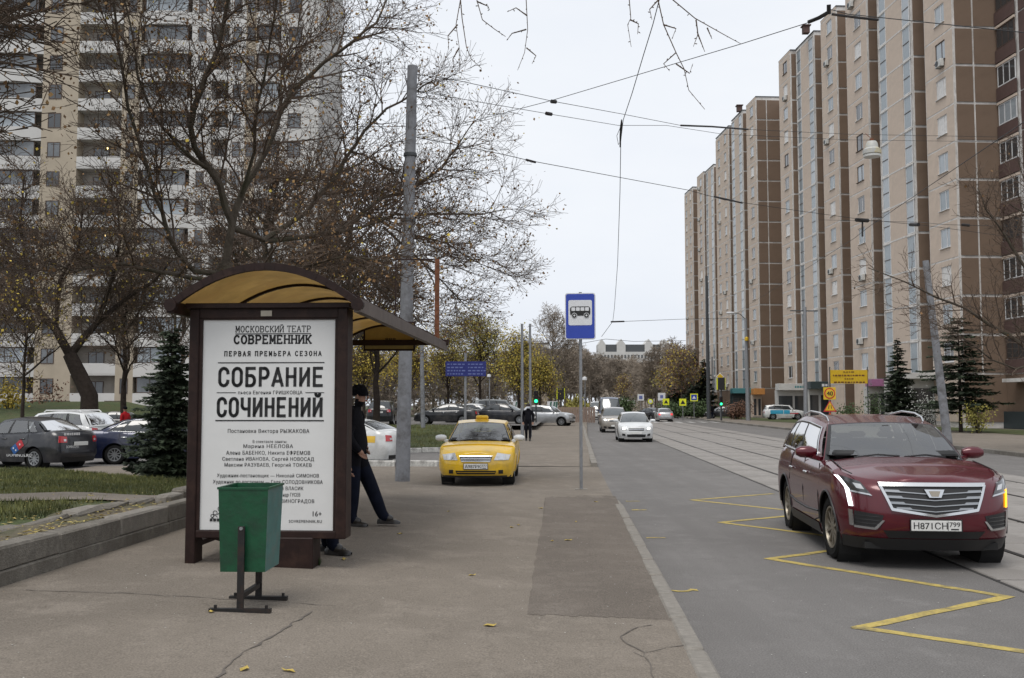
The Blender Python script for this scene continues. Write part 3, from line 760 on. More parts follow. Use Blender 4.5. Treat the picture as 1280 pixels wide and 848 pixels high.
side_lines(c,[[(.98,.42),(1.0,.7),(.93,1.08)],[(.02,.30),(.02,.7),(-.02,1.10)],[(-.98,.75),(-.92,.95),(-.95,1.12)],[(.98,.42),(.5,.33),(.02,.30)],[(.02,.30),(-.5,.33)]],w_=.016)
for mir in (1,-1):
    q=MB(); q.tube([Vector((x,mir*(c.side(x,z)+.004),z)) for x,z in ((.95,.50),(.3,.47),(-.5,.48),(-.93,.52))],.014,5); q.build('side_moulding','blacktrim',r_,smooth=60)
    q=MB(); q.grid(lambda u,v:Vector((.96-1.96*u,mir*(c.side(.96-1.96*u,.225+.13*v)+.012),.225+.13*v)),10,3,flip=mir>0); q.build('sill_cladding','blacktrim',r_,smooth=60)
    # roof rail
    q=MB(); pts=[c.roofP(u,mir*.9)+Vector((0,0,z)) for u,z in ((.10,.0),(.14,.05),(.3,.065),(.6,.065),(.85,.06),(.93,.02))]; q.tube(pts,[.010,.015,.015,.015,.015,.010],7); q.build('roof_rail','chrome',r_,smooth=60)
handles(c,(.22,-.80),.93,'chrome')
# bonnet edge line + wipers
for mir in (1,-1):
    q=MB(); q.tube([Vector((x,mir*(c.side(x,c.ztop(x))-.075),c.ztop(x)+.012)) for x in (2.05,1.8,1.5,1.2)],.006,4); q.build('bonnet_gap','underside',r_)
for a,b in ((-.62,-.02),(.05,.66)):
    q=MB(); q.tube([c.frontP(a,.03,.03),c.frontP((a+b)/2,.075,.035),c.frontP(b,.045,.03)],.011,5); q.build('wiper','blacktrim',r_)
q=MB(); q.box(c.frontP(0,.86,-.0)+Vector((-.02,0,-.03)),(.1,.13,.09),.03); q.build('sensor_housing','blacktrim',r_)
# seats seen through the screen are too dark to show; dashboard strip
q=MB()
F=c.fq
# grille
def grille_edge(t): return .60+.0*t
gb=F('grille',[(-.44,.665),(.44,.665),(.535,.925),(-.535,.925)],.006,'blacktrim',12,4)
F('grille_lower',[(0,.605),(0,.605),(.44,.67),(-.44,.67)],.006,'blacktrim',12,2,par=gb)
F('grille_frame',[(-.55,.915),(.55,.915),(.565,.955),(-.565,.955)],.028,'chrome',12,1,par=gb)
for s_ in (-1,1):
    F('grille_frame',[(s_*.425,.66),(s_*.455,.66),(s_*.565,.93),(s_*.535,.93)] if s_>0 else [(-.455,.66),(-.425,.66),(-.535,.93),(-.565,.93)],.026,'chrome',1,4,par=gb)
    F('grille_frame',[(0,.59),(.45,.655),(.44,.685),(0,.615)] if s_>0 else [(-.45,.655),(0,.59),(0,.615),(-.44,.685)],.026,'chrome',6,1,par=gb)
    for z,dz,hw_ in ((.868,.008,.505),(.805,.008,.485),(.742,.008,.465),(.685,.007,.40)):
        F('grille_slat',[(0,z-.035-dz),(s_*hw_,z-dz),(s_*hw_,z+dz*.4),(0,z-.035+dz*.2)] if s_>0 else [(-hw_,z-dz),(0,z-.035-dz),(0,z-.035+dz*.2),(-hw_,z+dz*.4)],.018,'chrome_slat',6,1,par=gb)
        F('grille_slat',[(s_*(hw_-.17),z-dz*1.6-.008),(s_*hw_,z-dz*1.8),(s_*hw_,z+dz*1.2),(s_*(hw_-.14),z+dz*.9)] if s_>0 else [(-hw_,z-dz*1.8),(-(hw_-.17),z-dz*1.6-.008),(-(hw_-.14),z+dz*.9),(-hw_,z+dz*1.2)],.020,'chrome_slat',3,1,par=gb)
F('emblem',[(-.062,.80),(.062,.80),(.105,.885),(-.105,.885)],.040,'chrome',4,2,par=gb)
F('emblem_shield',[(-.036,.812),(.036,.812),(.06,.868),(-.06,.868)],.044,'rim_bronze',4,2,par=gb)
# headlights, daytime strips, intakes
for s_ in (-1,1):
    def mirq(cs): return [(s_*y,z) for y,z in cs] if s_>0 else [(-y,z) for y,z in (cs[1],cs[0],cs[3],cs[2])]
    hl=F('headlight',mirq([(.64,.815),(.83,.85),(.905,1.01),(.73,.95)]),.010,'lamp_dark',6,4)
    F('headlight_trim',mirq([(.63,.805),(.83,.838),(.83,.856),(.65,.824)]),.016,'chrome',6,1,par=hl)
    F('projector',mirq([(.70,.87),(.77,.88),(.80,.935),(.73,.925)]),.014,'lamp_clear',3,3,par=hl)
    on='led_white' if s_<0 else 'lamp_clear'
    F('headlight_strip',mirq([(.838,.87),(.862,.87),(.922,1.0),(.900,.995)]),.018,on,3,4,par=hl)
    F('running_light',mirq([(.808,.68),(.842,.68),(.866,.88),(.834,.87)]),.018,'led_white' if s_<0 else 'led_orange',3,6)
    iv=F('side_intake',mirq([(.56,.46),(.80,.475),(.80,.635),(.53,.60)]),.004,'blacktrim',6,4)
    F('intake_trim',mirq([(.80,.465),(.838,.47),(.85,.645),(.812,.64)]),.016,'chrome',2,4,par=iv)
    F('intake_trim',mirq([(.60,.438),(.80,.45),(.80,.475),(.61,.462)]),.014,'chrome',6,1,par=iv)
    F('intake_trim',mirq([(.52,.545),(.545,.545),(.62,.46),(.595,.445)]),.014,'chrome',2,3,par=iv)
    for k in range(3): F('intake_slat',mirq([(.57,.495+.04*k),(.79,.505+.04*k),(.79,.513+.04*k),(.57,.503+.04*k)]),.010,'lamp_dark',4,1,par=iv)
    rl=F('tail_light',mirq([(.78,.80),(.88,.80),(.86,1.10),(.76,1.10)]),.01,'tail_red',3,4,fn=c.rear,sg_=-1)
F('lower_intake',[(-.47,.352),(.47,.352),(.53,.435),(-.53,.435)],.005,'blacktrim',12,2)
F('skirt',[(-.86,.215),(.86,.215),(.885,.345),(-.885,.345)],.012,'blacktrim',18,3)
plate(c,.50,'Н871СН','799',c.front,1)
for a in (.62,):
    for mir in (1,-1): F('sensor_dot',[(mir*a-.012,.548),(mir*a+.012,.548),(mir*a+.012,.57),(mir*a-.012,.57)],.004,'blacktrim',1,1)
# ---------------------------------------------------------------- yellow taxi
SED=dict(L=4.5,W=1.725,H=1.445,wb=2.6,fo=.88,wr=.305,gc=.17,bot=.19,tw=.19,af=.62,ar=.5,
 rim=[(0,.70),(.2,.78),(.6,.865),(1.05,.925),(1.4,.93),(2.4,.95),(3.4,.985),(3.9,.99),(4.5,.95)],
 fset=[(.17,.08),(.32,.0),(.5,.0),(.62,.03),(.72,.09),(.9,.3)],
 cab=(1.0,1.78,3.25,3.92),wbelt=.90,wroof=.68,zroof=[(0,1.345),(.4,1.405),(.7,1.40),(1,1.33)],bows=(.26,.12,.14,.08),
 win=[(.07,.40),(.43,.75),(.77,.90)],rcrown=.04,crown=.045)
p=dict(SED,paint='paint_yellow',mirm='paint_white',open=1)
tx=make_car('taxi','yellow taxi sedan with roof sign parked across the driveway','car',p,(-.72,24.25,-.115),TOCAM+.02)
F=tx.fq; r_=tx.root
F('grille',[(-.33,.555),(.33,.555),(.36,.66),(-.36,.66)],.008,'blacktrim',8,2)
for z in (.58,.615): F('grille_slat',[(-.33,z-.007),(.33,z-.007),(.335,z+.007),(-.335,z+.007)],.018,'chrome',8,1)
F('grille_frame',[(-.36,.655),(.36,.655),(.37,.675),(-.37,.675)],.02,'chrome',8,1)
F('grille_frame',[(-.31,.540),(.31,.540),(.325,.556),(-.325,.556)],.016,'chrome',8,1)
for s_ in (-1,1):
    mq=lambda cs:[(y,z) for y,z in cs] if s_>0 else [(-y,z) for y,z in (cs[1],cs[0],cs[3],cs[2])]
    h=F('headlight',mq([(.40,.575),(.72,.575),(.76,.69),(.47,.735)]),.012,'lamp_clear',5,4)
    F('lamp_bowl',mq([(.50,.595),(.60,.595),(.61,.69),(.51,.70)]),.016,'chrome',3,3,par=h)
    F('turn_lamp',mq([(.655,.59),(.72,.59),(.745,.68),(.67,.69)]),.016,'plate_white',3,3,par=h)
    F('fog_lamp',mq([(.50,.275),(.60,.275),(.60,.36),(.50,.36)]),.01,'blacktrim',3,3)
F('lower_intake',[(-.42,.265),(.42,.265),(.45,.345),(-.45,.345)],.008,'blacktrim',8,2)
F('intake_bar',[(-.42,.30),(.42,.30),(.42,.312),(-.42,.312)],.016,'paint_yellow',8,1)
F('bumper_lip',[(-.76,.19),(.76,.19),(.78,.235),(-.78,.235)],.010,'blacktrim',12,1)
plate(tx,.44,'А987РК','777',tx.front,1)
for a,b in ((-.60,-.02),(.04,.62)):
    q=MB(); q.tube([tx.frontP(a,.03,.02),tx.frontP((a+b)/2,.075,.025),tx.frontP(b,.045,.02)],.011,5); q.build('wiper','blacktrim',r_)
q=MB(); t0=tx.roofP(.28,0); q.box((t0.x,0,t0.z+.06),(.12,.30,.10),.03); q.box((t0.x,0,t0.z+.0),(.14,.34,.03),.01); q.build('taxi_sign','paint_yellow',r_,smooth=40)
side_lines(tx,[[(1.2,.3),(1.22,.9)],[(.1,.26),(.06,.93)],[(-.9,.65),(-.95,.96)]])
arch_trim(tx,.365,'paint_yellow',.02)

# ---------------------------------------------------------------- light details for other cars
def lamps(c,front='lamp_clear',tail='tail_red',zf=.66,zr=.80,plate_txt=None,lit=False,dark_grille=True,ht=.12,yl=(.42,.72)):
    F=c.fq; hw=c.p['W']/2/.8625
    for s_ in (-1,1):
        mq=lambda cs:[(y*hw,z) for y,z in cs] if s_>0 else [(-y*hw,z) for y,z in (cs[1],cs[0],cs[3],cs[2])]
        h=F('headlight',mq([(yl[0],zf-.05),(yl[1],zf-.02),(yl[1]+.03,zf+ht),(yl[0]+.06,zf+ht-.03)]),.012,front,4,3)
        if lit: F('lit_lamp',mq([(.54,zf),(.66,zf),(.67,zf+.09),(.55,zf+.09)]),.03,'headlight_on',3,3,par=h)
        F('fog_lamp',mq([(.52,.30),(.68,.32),(.68,.42),(.54,.40)]),.01,'blacktrim',3,2)
        t=F('tail_light',mq([(.50,zr-.1),(.73,zr-.1),(.70,zr+.09),(.50,zr+.07)]),.014,tail,4,3,fn=c.rear,sg_=-1)
        F('reversing_lamp',mq([(.53,zr-.06),(.60,zr-.06),(.60,zr),(.53,zr)]),.02,'lamp_clear',2,2,fn=c.rear,sg_=-1,par=t)
    if dark_grille:
        F('grille',[(-.36,zf-.06),(.36,zf-.06),(.38,zf+.05),(-.38,zf+.05)],.01,'blacktrim',6,2)
        F('grille_slat',[(-.36,zf-.01),(.36,zf-.01),(.36,zf+.01),(-.36,zf+.01)],.016,'chrome',6,1)
        F('lower_intake',[(-.42,.25),(.42,.25),(.46,.38),(-.46,.38)],.01,'blacktrim',6,2)
    F('rear_bumper',[(-.62,.20),(.62,.20),(.66,.32),(-.66,.32)],.01,'blacktrim',8,2,fn=c.rear,sg_=-1)
    if plate_txt: plate(c,.43,plate_txt[0],plate_txt[1],c.front,1)
    else:
        for fn,sg in ((c.front,1),):
            x=fn(0,.45)+.02; q=MB(); q.box((x,0,.45),(.014,.52,.112),.004); q.build('number_plate','plate_white',c.root)
    x=c.rear(0,.72 if c.p['H']<1.55 else .85)-.02; q=MB(); q.box((x,0,.72 if c.p['H']<1.55 else .85),(.014,.52,.112),.004); q.build('number_plate','plate_white',c.root)
def H(dx,dy): return atan2(dy,dx)
SUV=dict(L=4.35,W=1.82,H=1.66,wb=2.67,fo=.84,wr=.34,gc=.22,bot=.24,tw=.21,af=.6,ar=.4,nr=3,mr=6,
 rim=[(0,.88),(.2,.95),(.7,1.01),(1.1,1.06),(1.5,1.05),(2.5,1.08),(3.6,1.12),(4.35,1.08)],fset=[(.2,.1),(.4,0),(.7,0),(.88,.05),(1.1,.3)],rset=[(.2,.08),(.5,0),(.9,.02),(1.2,.08)],
 cab=(1.1,1.75,3.85,4.28),wbelt=.91,wroof=.71,zroof=[(0,1.53),(.4,1.60),(.7,1.60),(1,1.53)],bows=(.24,.12,.1,.06),win=[(.07,.36),(.39,.66),(.70,.90)],rcrown=.04,crown=.045)
VAN=dict(L=5.2,W=1.98,H=2.35,wb=3.3,fo=.95,wr=.34,gc=.2,bot=.24,tw=.21,af=.5,ar=.3,nr=4,mr=8,prof=[(.2,.96),(.6,1),(1.2,1),(1.6,.98)],
 rim=[(0,.92),(.2,1.0),(.6,1.12),(.9,1.2),(1.4,1.22),(5.2,1.25)],fset=[(.2,.06),(.5,0),(.9,.03),(1.2,.25)],rset=[(.2,.02),(1.3,.0)],
 cab=(.75,1.5,5.08,5.17),wbelt=.97,wroof=.84,zroof=[(0,2.18),(.1,2.27),(.5,2.29),(1,2.25)],bows=(.22,.1,.04,.04),win=[(.05,.17),(.18,.26)],wv=(.06,.66),rcrown=.06,crown=.03)
# dark sedan of the delivery service, parked
p=dict(SED,open=1,L=4.26,W=1.70,H=1.5,wb=2.476,fo=.82,wr=.30,paint='paint_graphite',rim=[(0,.72),(.2,.8),(.9,.93),(1.3,.95),(2.3,.98),(3.4,1.04),(3.9,1.08),(4.26,1.04)],cab=(.98,1.72,3.2,3.78),zroof=[(0,1.39),(.4,1.455),(.7,1.45),(1,1.37)],rset=[(.2,.10),(.42,.0),(.6,.02),(.95,.06),(1.1,.14)])
ld=make_car('sedan','dark graphite sedan with pizza delivery stickers parked beyond the lawn','car',p,(-14.55,30.0,-.17),H(-.93,.37))
lamps(ld,zr=.86)
F=ld.fq; r_=ld.root
for mir in (1,):
    ddx=-.05
    def sp(x,z,o=.006): return Vector((x,mir*(ld.side(x,z)+o),z))
    def decal(name,cx_,cz_,w_,h_,ang,mt):
        q=MB(); c_,s_=cos(ang),sin(ang)
        q.grid(lambda u,v:sp(cx_-((u-.5)*w_*c_-(v-.5)*h_*s_),cz_+((u-.5)*w_*s_+(v-.5)*h_*c_),.006),4,4); return q.build(name,mt,r_)
    dm=decal('sticker_domino',-.66,.70,.235,.23,.62,'sticker_red'); decal('sticker_domino',-.66+.195,.70-.14,.235,.23,.62,'sticker_blue')
    for dx_,dz_ in ((0,0),(.15,-.17),(.24,-.11)):
        q=MB(); q.lathe([(0,0),(.028,0)],10,'Y'); q.v=[(x-.66+dx_,ld.side(-.66+dx_,.7+dz_)+.010,z+.70+dz_) for x,y,z in q.v]; q.build('sticker_dot','sticker_white',r_)
    yy=ld.side(-.5,.34)+.012
    put_text('sticker_lettering','DOMINOS.RU',r_,(-.62,ld.side(-.6,.36)+.008,.345),(-1,0,0),(0,0,1),w_=.95,h=.085,bold=.02,mt='sticker_white')
xr=ld.rear(.3,.62)
put_text('sticker_lettering','DOMINOS.RU',r_,(ld.rear(0,.66)-.012,.32,.60),(0,-1,0),(0,0,1),w_=.46,h=.075,bold=.02,mt='sticker_white')
blur_bars('worn_sticker',r_,0.0,.6,ld.rear(0,1.0)-.012,1.0,.08,'sticker_white',3,'y')
side_lines(ld,[[(.1,.28),(.06,1.0)],[(-.75,.6),(-.95,.75),(-.92,1.02)]])
handles(ld,(-.02,-.72),.86,'paint_graphite')
# white estate SUV behind
p=dict(SUV,open=1,L=4.32,paint='paint_white',rimm='rim_alloy')
du=make_car('suv','white suv with roof rails parked behind the graphite sedan','car',p,(-16.5,36.2,-.17),H(-.97,.25)); lamps(du,zr=.95)
for mir in (1,-1):
    q=MB(); q.tube([du.roofP(u,mir*.88)+Vector((0,0,z)) for u,z in ((.12,.02),(.16,.075),(.85,.075),(.9,.02))],.024,6); q.build('roof_rail','sticker_white',du.root)
arch_trim(du,.40,'blacktrim',.06); handles(du,(.1,-.75),.98,'paint_white')
p=dict(SED,L=4.7,W=1.8,paint='paint_navy',trim='chrome',cab=(1.0,1.9,3.4,4.15),rim=[(0,.74),(.2,.8),(.9,.92),(1.3,.94),(2.4,.97),(3.6,1.02),(4.1,1.03),(4.7,.98)])
bl=make_car('sedan','navy blue sedan with chrome window line half hidden by the spruce','car',p,(-11.25,31.9,-.17),H(1,.10)); lamps(bl); handles(bl,(.1,-.85),.84,'chrome'); side_lines(bl,[[(.15,.28),(.1,.95)],[(-.85,.6),(-1.0,.75),(-.98,.98)]])
p=dict(SED,L=4.67,W=1.81,H=1.46,wb=2.69,paint='paint_white',cab=(1.05,1.85,3.5,4.35),rim=[(0,.74),(.2,.8),(.9,.92),(1.3,.94),(2.4,.97),(3.6,1.02),(4.2,1.06),(4.67,1.0)])
oc=make_car('sedan','white taxi sedan with yellow side sticker behind the concrete pole','car',p,(-5.55,31.6,-.165),H(-.93,.37)); lamps(oc,zr=.84)
q=MB(); q.grid(lambda u,v:Vector((-1.15-.75*u,oc.side(-1.15-.75*u,.70+.2*v)+.006,.70+.2*v)),6,3); q.build('yellow_sticker','paint_yellow',oc.root)
# upper car park
p=dict(SUV,paint='paint_black'); x=make_car('suv','black suv seen from behind on the upper car park','car',p,(-8.9,69.5,.32),H(.03,1),detail=0); lamps(x,zr=.95)
p=dict(SED,L=4.55,W=1.8,paint='paint_black',cab=(1.0,1.95,3.3,4.3)); x=make_car('sedan','black sedan parked broadside above the far lawn','car',p,(-4.6,70.2,.32),H(-1,.06),detail=0); lamps(x); handles(x,(.1,-.8),.84,'chrome')
p=dict(SED,paint='paint_white'); x=make_car('sedan','white sedan parked just behind the black broadside sedan','car',p,(-3.2,75.5,.33),H(-.94,.34),detail=0); lamps(x)
p=dict(SUV,L=4.6,H=1.8,paint='paint_grey',zroof=[(0,1.66),(.4,1.74),(.7,1.74),(1,1.68)],cab=(1.0,1.6,4.3,4.55)); x=make_car('minivan','grey minivan standing behind the lamp posts','car',p,(-1.1,80,.34),H(.97,.2),detail=0); lamps(x)
p=dict(SED,paint='paint_graphite'); x=make_car('sedan','dark grey sedan in front of the grey minivan','car',p,(-.55,71.5,.32),H(.95,-.3),detail=0); lamps(x)
p=dict(SUV,L=4.6,paint='paint_silver'); x=make_car('suv','silver suv crossing the pavement beside the brown hoarding','car',p,(2.75,80,0.0),H(.95,-.30),detail=0); lamps(x); arch_trim(x,.40,'blacktrim',.07)
# traffic
p=dict(SED,L=4.37,W=1.7,H=1.47,paint='paint_white'); x=make_car('sedan','white sedan with lit headlights leading the oncoming traffic','car',p,(6.06,49.9,ROADZ),TOCAM,detail=0); lamps(x,lit=True,zf=.62,ht=.14)
p=dict(SUV,paint='paint_beige'); x=make_car('suv','beige suv with lit headlights behind the white oncoming sedan','car',p,(6.72,66,ROADZ),TOCAM,detail=0); lamps(x,lit=True,zf=.78)
p=dict(VAN,paint='paint_bluevan',H=2.5,zroof=[(0,2.3),(.1,2.42),(.5,2.45),(1,2.4)]); x=make_car('van','dark blue high van driving behind the beige suv','van',p,(8.95,92,ROADZ),TOCAM,detail=0); lamps(x,lit=True,zf=.85)
p=dict(VAN,paint='paint_white',H=2.2,W=1.85,zroof=[(0,2.03),(.1,2.1),(.5,2.12),(1,2.1)]); x=make_car('van','white delivery van behind the dark blue van','van',p,(10.3,121,ROADZ),TOCAM,detail=0); lamps(x,lit=True,zf=.85)
p=dict(SED,paint='paint_white'); x=make_car('sedan','small white car at the tail of the oncoming queue','car',p,(10.5,136,ROADZ),TOCAM,detail=0); lamps(x,lit=True)
p=dict(SED,paint='paint_silver'); x=make_car('sedan','silver sedan driving away near the zebra crossing','car',p,(16.1,106,ROADZ),TOCAM+pi,detail=0); lamps(x,tail='tail_lit')
p=dict(SED,paint='paint_graphite'); x=make_car('sedan','dark sedan ahead of the silver sedan driving away','car',p,(16.3,118,ROADZ),H(-.5,.86),detail=0); lamps(x,tail='tail_lit')
p=dict(SUV,L=4.47,H=1.68,paint='paint_white',cab=(1.0,1.55,4.2,4.4)); x=make_car('estate_car','white service estate with teal side panels on the verge','car',p,(30.2,111,.04),H(.99,-.12),detail=0); lamps(x)
for a,b,mt in ((-1.55,-.15,'sticker_teal'),(-.1,.55,'sticker_teal')):
    q=MB(); q.grid(lambda u,v:Vector((a+(b-a)*u,-(x.side(a+(b-a)*u,.62+.42*v)+.008),.62+.42*v)),6,3); q.build('teal_panel',mt,x.root)
q=MB(); q.grid(lambda u,v:Vector((.55+.9*u,-(x.side(.55+.9*u,.62+.10*v)+.008),.62+.10*v)),4,2); q.build('red_stripe','sticker_red',x.root)
p=dict(SED,paint='paint_black'); x=make_car('sedan','black car parked by the bushes near the far building','car',p,(25.6,121,.04),H(-.98,.1),detail=0); lamps(x)
p=dict(SED,paint='paint_black'); x=make_car('sedan','dark car parked under the trees beside the left apartment block','car',p,(-24.2,62,-.17),H(.98,.1),detail=0); lamps(x)
# ================================================================ street furniture on the near pavement
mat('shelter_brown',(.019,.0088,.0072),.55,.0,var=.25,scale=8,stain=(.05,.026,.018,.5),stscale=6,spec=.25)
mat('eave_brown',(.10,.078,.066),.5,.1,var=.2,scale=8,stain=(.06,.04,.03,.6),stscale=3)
mat('amber',(.22,.137,.042),.35,0,var=.25,scale=3,stain=(.2,.115,.035,.8),stscale=2.5)
_n=M['amber'].node_tree; _b=_n.nodes['Principled BSDF']; _t=_n.nodes.new('ShaderNodeBsdfTranslucent'); _mx=_n.nodes.new('ShaderNodeMixShader'); _mx.inputs[0].default_value=.55
_n.links.new(_b.inputs['Base Color'].links[0].from_socket,_t.inputs['Color']); _n.links.new(_b.outputs[0],_mx.inputs[1]); _n.links.new(_t.outputs[0],_mx.inputs[2]); _n.links.new(_mx.outputs[0],_n.nodes['Material Output'].inputs['Surface'])
mat('amber_board',(.40,.30,.10),.5,0,var=.12)
mat('poster',(.64,.64,.63),.38,0,var=.03,scale=3,bump=.22,bscale=2.2,coat=.25)
mat('green_enamel',(.003,.06,.024),.42,0,var=.25,scale=6,stain=(.01,.035,.02,.7),stscale=5,bump=.12,bscale=20)
mat('teal_enamel',(.04,.135,.125),.42,0,var=.2,scale=5,stain=(.12,.13,.12,.5),stscale=6)
mat('black_iron',(.013,.012,.012),.55,.2,var=.3,scale=20,stain=(.05,.025,.015,.5),stscale=9)
mat('rust',(.14,.05,.022),.8,.1,var=.4,scale=15)
mat('concrete_pole',(.21,.215,.23),.85,0,var=.14,scale=7,bump=.25,bscale=60,stain=(.09,.085,.085,.85),stscale=2.6)
mat('steel',(.25,.255,.265),.5,.5,var=.15,scale=10); mat('darksteel',(.06,.065,.07),.6,.3,var=.15,scale=10)
mat('sign_blue',(.008,.04,.36),.35,0,var=.06,coat=.3); mat('sign_white',(.66,.67,.69),.4,var=.04); mat('sign_yellow',(.62,.40,.015),.5,var=.1); mat('sign_lime',(.6,.62,.02),.5,var=.06,emit=(.5,.55,.02,.12)); mat('sign_red',(.45,.02,.02),.45,var=.1); mat('sign_navy',(.015,.022,.16),.45,var=.1); mat('sign_dim',(.12,.15,.36),.5,var=.1)
mat('glass_clear',(.75,.8,.8),.03,0,var=.02,trans=.95,alpha=.35)
mat('wood_slat',(.11,.06,.03),.7,var=.3,scale=10)

SG=GP(330,709); sroot_=thing('bus_shelter','dark brown bus shelter with amber vaulted roof and theatre poster','bus shelter',(SG.x,SG.y,SG.z-.012),-RA)
S=sroot_
# poster box end panel
bx=MB(); bx.box((-.735,.12,1.25),(.095,.22,2.50),.008); o=bx.build('post','shelter_brown',S)
bx=MB(); bx.box((.735,.12,1.39),(.10,.24,2.22),.008); bx.build('side_frame','shelter_brown',S)
bx=MB(); bx.box((0,.12,.315),(1.374,.20,.07),.006); bx.build('bottom_rail','shelter_brown',S)
bx=MB(); bx.box((0,.12,2.455),(1.374,.20,.10),.006); bx.box((0,.02,2.525),(1.62,.10,.05),.005); bx.build('top_rail','shelter_brown',S)
bx=MB(); bx.box((0,.14,1.38),(1.37,.14,2.06)); bx.build('poster_case','shelter_brown',S)
bx=MB(); bx.grid(lambda u,v:(-.655+1.31*u,.050+.0012*sin(7*u+3*v)*sin(5*v),.355+2.045*v),16,24); po=bx.build('poster','poster',S,smooth=180)
bx=MB()
for x0_,x1_,z0_,z1_ in ((-.688,-.655,.35,2.405),(.655,.685,.35,2.405),(-.655,.655,2.39,2.41)):
    bx.box(((x0_+x1_)/2,.045,(z0_+z1_)/2),(x1_-x0_,.03,z1_-z0_))
bx.build('poster_frame','shelter_brown',S)
bx=MB(); bx.box((.27,.16,.14),(.40,.30,.30),.01); bx.build('pedestal','shelter_brown',S)
bx=MB(); bx.bar((-.735,.12,.20),(-.735,1.3,.20),.05); bx.bar((-.45,.5,0),(-.45,.5,.30),.05); bx.bar((-.735,.5,.24),(-.45,.5,.17),.04); bx.build('leg_frame','shelter_brown',S)
bx=MB(); bx.box((-.02,.012,2.45),(.11,.006,.055)); o=bx.build('maker_plate','rim_bronze',S)
# lettering. A small slab-serif stroke alphabet for the theatre's headline
def arc(cx,cy,rx,ry,a0,a1,n=10): return [(cx+rx*cos(radians(a0+(a1-a0)*i/n)),cy+ry*sin(radians(a0+(a1-a0)*i/n))) for i in range(n+1)]
SL={'М':([[(.14,0),(.14,1)],[(.14,1),(.5,.25),(.86,1)],[(.86,1),(.86,0)]],[(.14,0),(.14,1),(.86,0),(.86,1)]),
'О':([arc(.5,.5,.38,.5,0,360,20)],[]),'С':([arc(.52,.5,.4,.5,48,312,16)],[(.80,.86,'v'),(.80,.14,'v')]),
'К':([[(.16,0),(.16,1)],[(.16,.5),(.4,.52),(.84,1)],[(.4,.52),(.86,0)]],[(.16,0),(.16,1),(.84,1),(.86,0)]),
'В':([[(.16,0),(.16,1)],[(.16,1),(.55,1)]+arc(.55,.77,.27,.23,90,-90,8)+[(.16,.54)],[(.16,.54),(.55,.54)]+arc(.55,.27,.32,.27,90,-90,8)+[(.16,0)]],[(.16,0),(.16,1)]),
'И':([[(.14,1),(.14,0)],[(.14,0),(.86,1)],[(.86,1),(.86,0)]],[(.14,0),(.14,1),(.86,0),(.86,1)]),
'Т':([[(.5,0),(.5,1)],[(.1,1),(.9,1)]],[(.5,0),(.1,.92,'v'),(.9,.92,'v')]),
'Е':([[(.16,0),(.16,1)],[(.16,1),(.82,1)],[(.16,0),(.84,0)],[(.16,.52),(.62,.52)]],[(.16,0),(.16,1),(.82,.92,'v'),(.84,.08,'v')]),
'А':([[(.1,0),(.5,1),(.9,0)],[(.26,.36),(.74,.36)]],[(.1,0),(.9,0)]),
'Р':([[(.18,0),(.18,1)],[(.18,1),(.56,1)]+arc(.56,.73,.3,.27,90,-90,8)+[(.18,.46)]],[(.18,0),(.18,1)]),
'Н':([[(.14,0),(.14,1)],[(.86,0),(.86,1)],[(.14,.52),(.86,.52)]],[(.14,0),(.14,1),(.86,0),(.86,1)]),
'П':([[(.14,0),(.14,1)],[(.86,0),(.86,1)],[(.1,1),(.9,1)]],[(.14,0),(.86,0),(.14,1),(.86,1)]),
'Я':([[(.84,0),(.84,1)],[(.84,1),(.46,1)]+arc(.46,.74,.3,.26,90,270,8)+[(.84,.48)],[(.5,.48),(.14,0)]],[(.84,0),(.84,1),(.14,0)]),
'Ь':([[(.18,0),(.18,1)],[(.18,.54),(.55,.54)]+arc(.55,.27,.3,.27,90,-90,8)+[(.18,0)]],[(.18,0),(.18,1)]),
'З':([arc(.46,.76,.32,.24,150,-90,10),arc(.46,.26,.36,.26,90,-150,10)],[])}
SL['Й']=(SL['И'][0]+[arc(.5,1.25,.18,.12,180,360,6)],SL['И'][1])
def slab_text(name,s,parent,cx_,z0_,w_,h_,th,y_,gap=.18,wd=1.0,ser=.17):
    adv=[(.45 if ch==' ' else wd)+gap for ch in s]; tot=sum(adv)-gap; k=w_/tot; x=cx_-w_/2; m=MB()
    def P(q): return Vector((x+q[0]*wd*k,y_,z0_+q[1]*h_))
    for ch,a in zip(s,adv):
        if ch!=' ':
            st,se=SL[ch]
            for pl in st:
                for a_,b_ in zip(pl[:-1],pl[1:]):
                    pa,pb=P(a_),P(b_); d=(pb-pa).normalized()*th*.35; m.bar(pa-d,pb+d,th,.0016,up=(0,1,0))
            for e in se:
                c_=P(e[:2]); hs=ser*wd*k
                if len(e)==3: m.bar(c_-Vector((0,0,h_*.13)),c_+Vector((0,0,h_*.13)),th*.8,.0016,up=(0,1,0))
                else: m.bar(c_-Vector((hs,0,0)),c_+Vector((hs,0,0)),th*.8,.0016,up=(0,1,0))
        x+=a*k
    return m.build(name,'ink',parent)
YP=.0478
zz=lambda py:(709-py)/131.0-.0; xx_=lambda px:(px-330)/131.0
slab_text('lettering','МОСКОВСКИЙ ТЕАТР',po,xx_(335),zz(411.5),xx_(384)-xx_(286),.058,.0075,YP,.12)
slab_text('lettering','СОВРЕМЕННИК',po,xx_(334.5),zz(426),xx_(385)-xx_(284),.076,.0165,YP,.16,ser=.2)
slab_text('lettering','ПЕРВАЯ ПРЕМЬЕРА СЕЗОНА',po,xx_(335),zz(442),xx_(398)-xx_(272),.043,.009,YP,.5)
def rule(x0_,x1_,py,t): 
    b=MB(); b.box(((xx_(x0_)+xx_(x1_))/2,YP,zz(py)),(xx_(x1_)-xx_(x0_),.0016,t)); b.build('rule_line','ink',po)
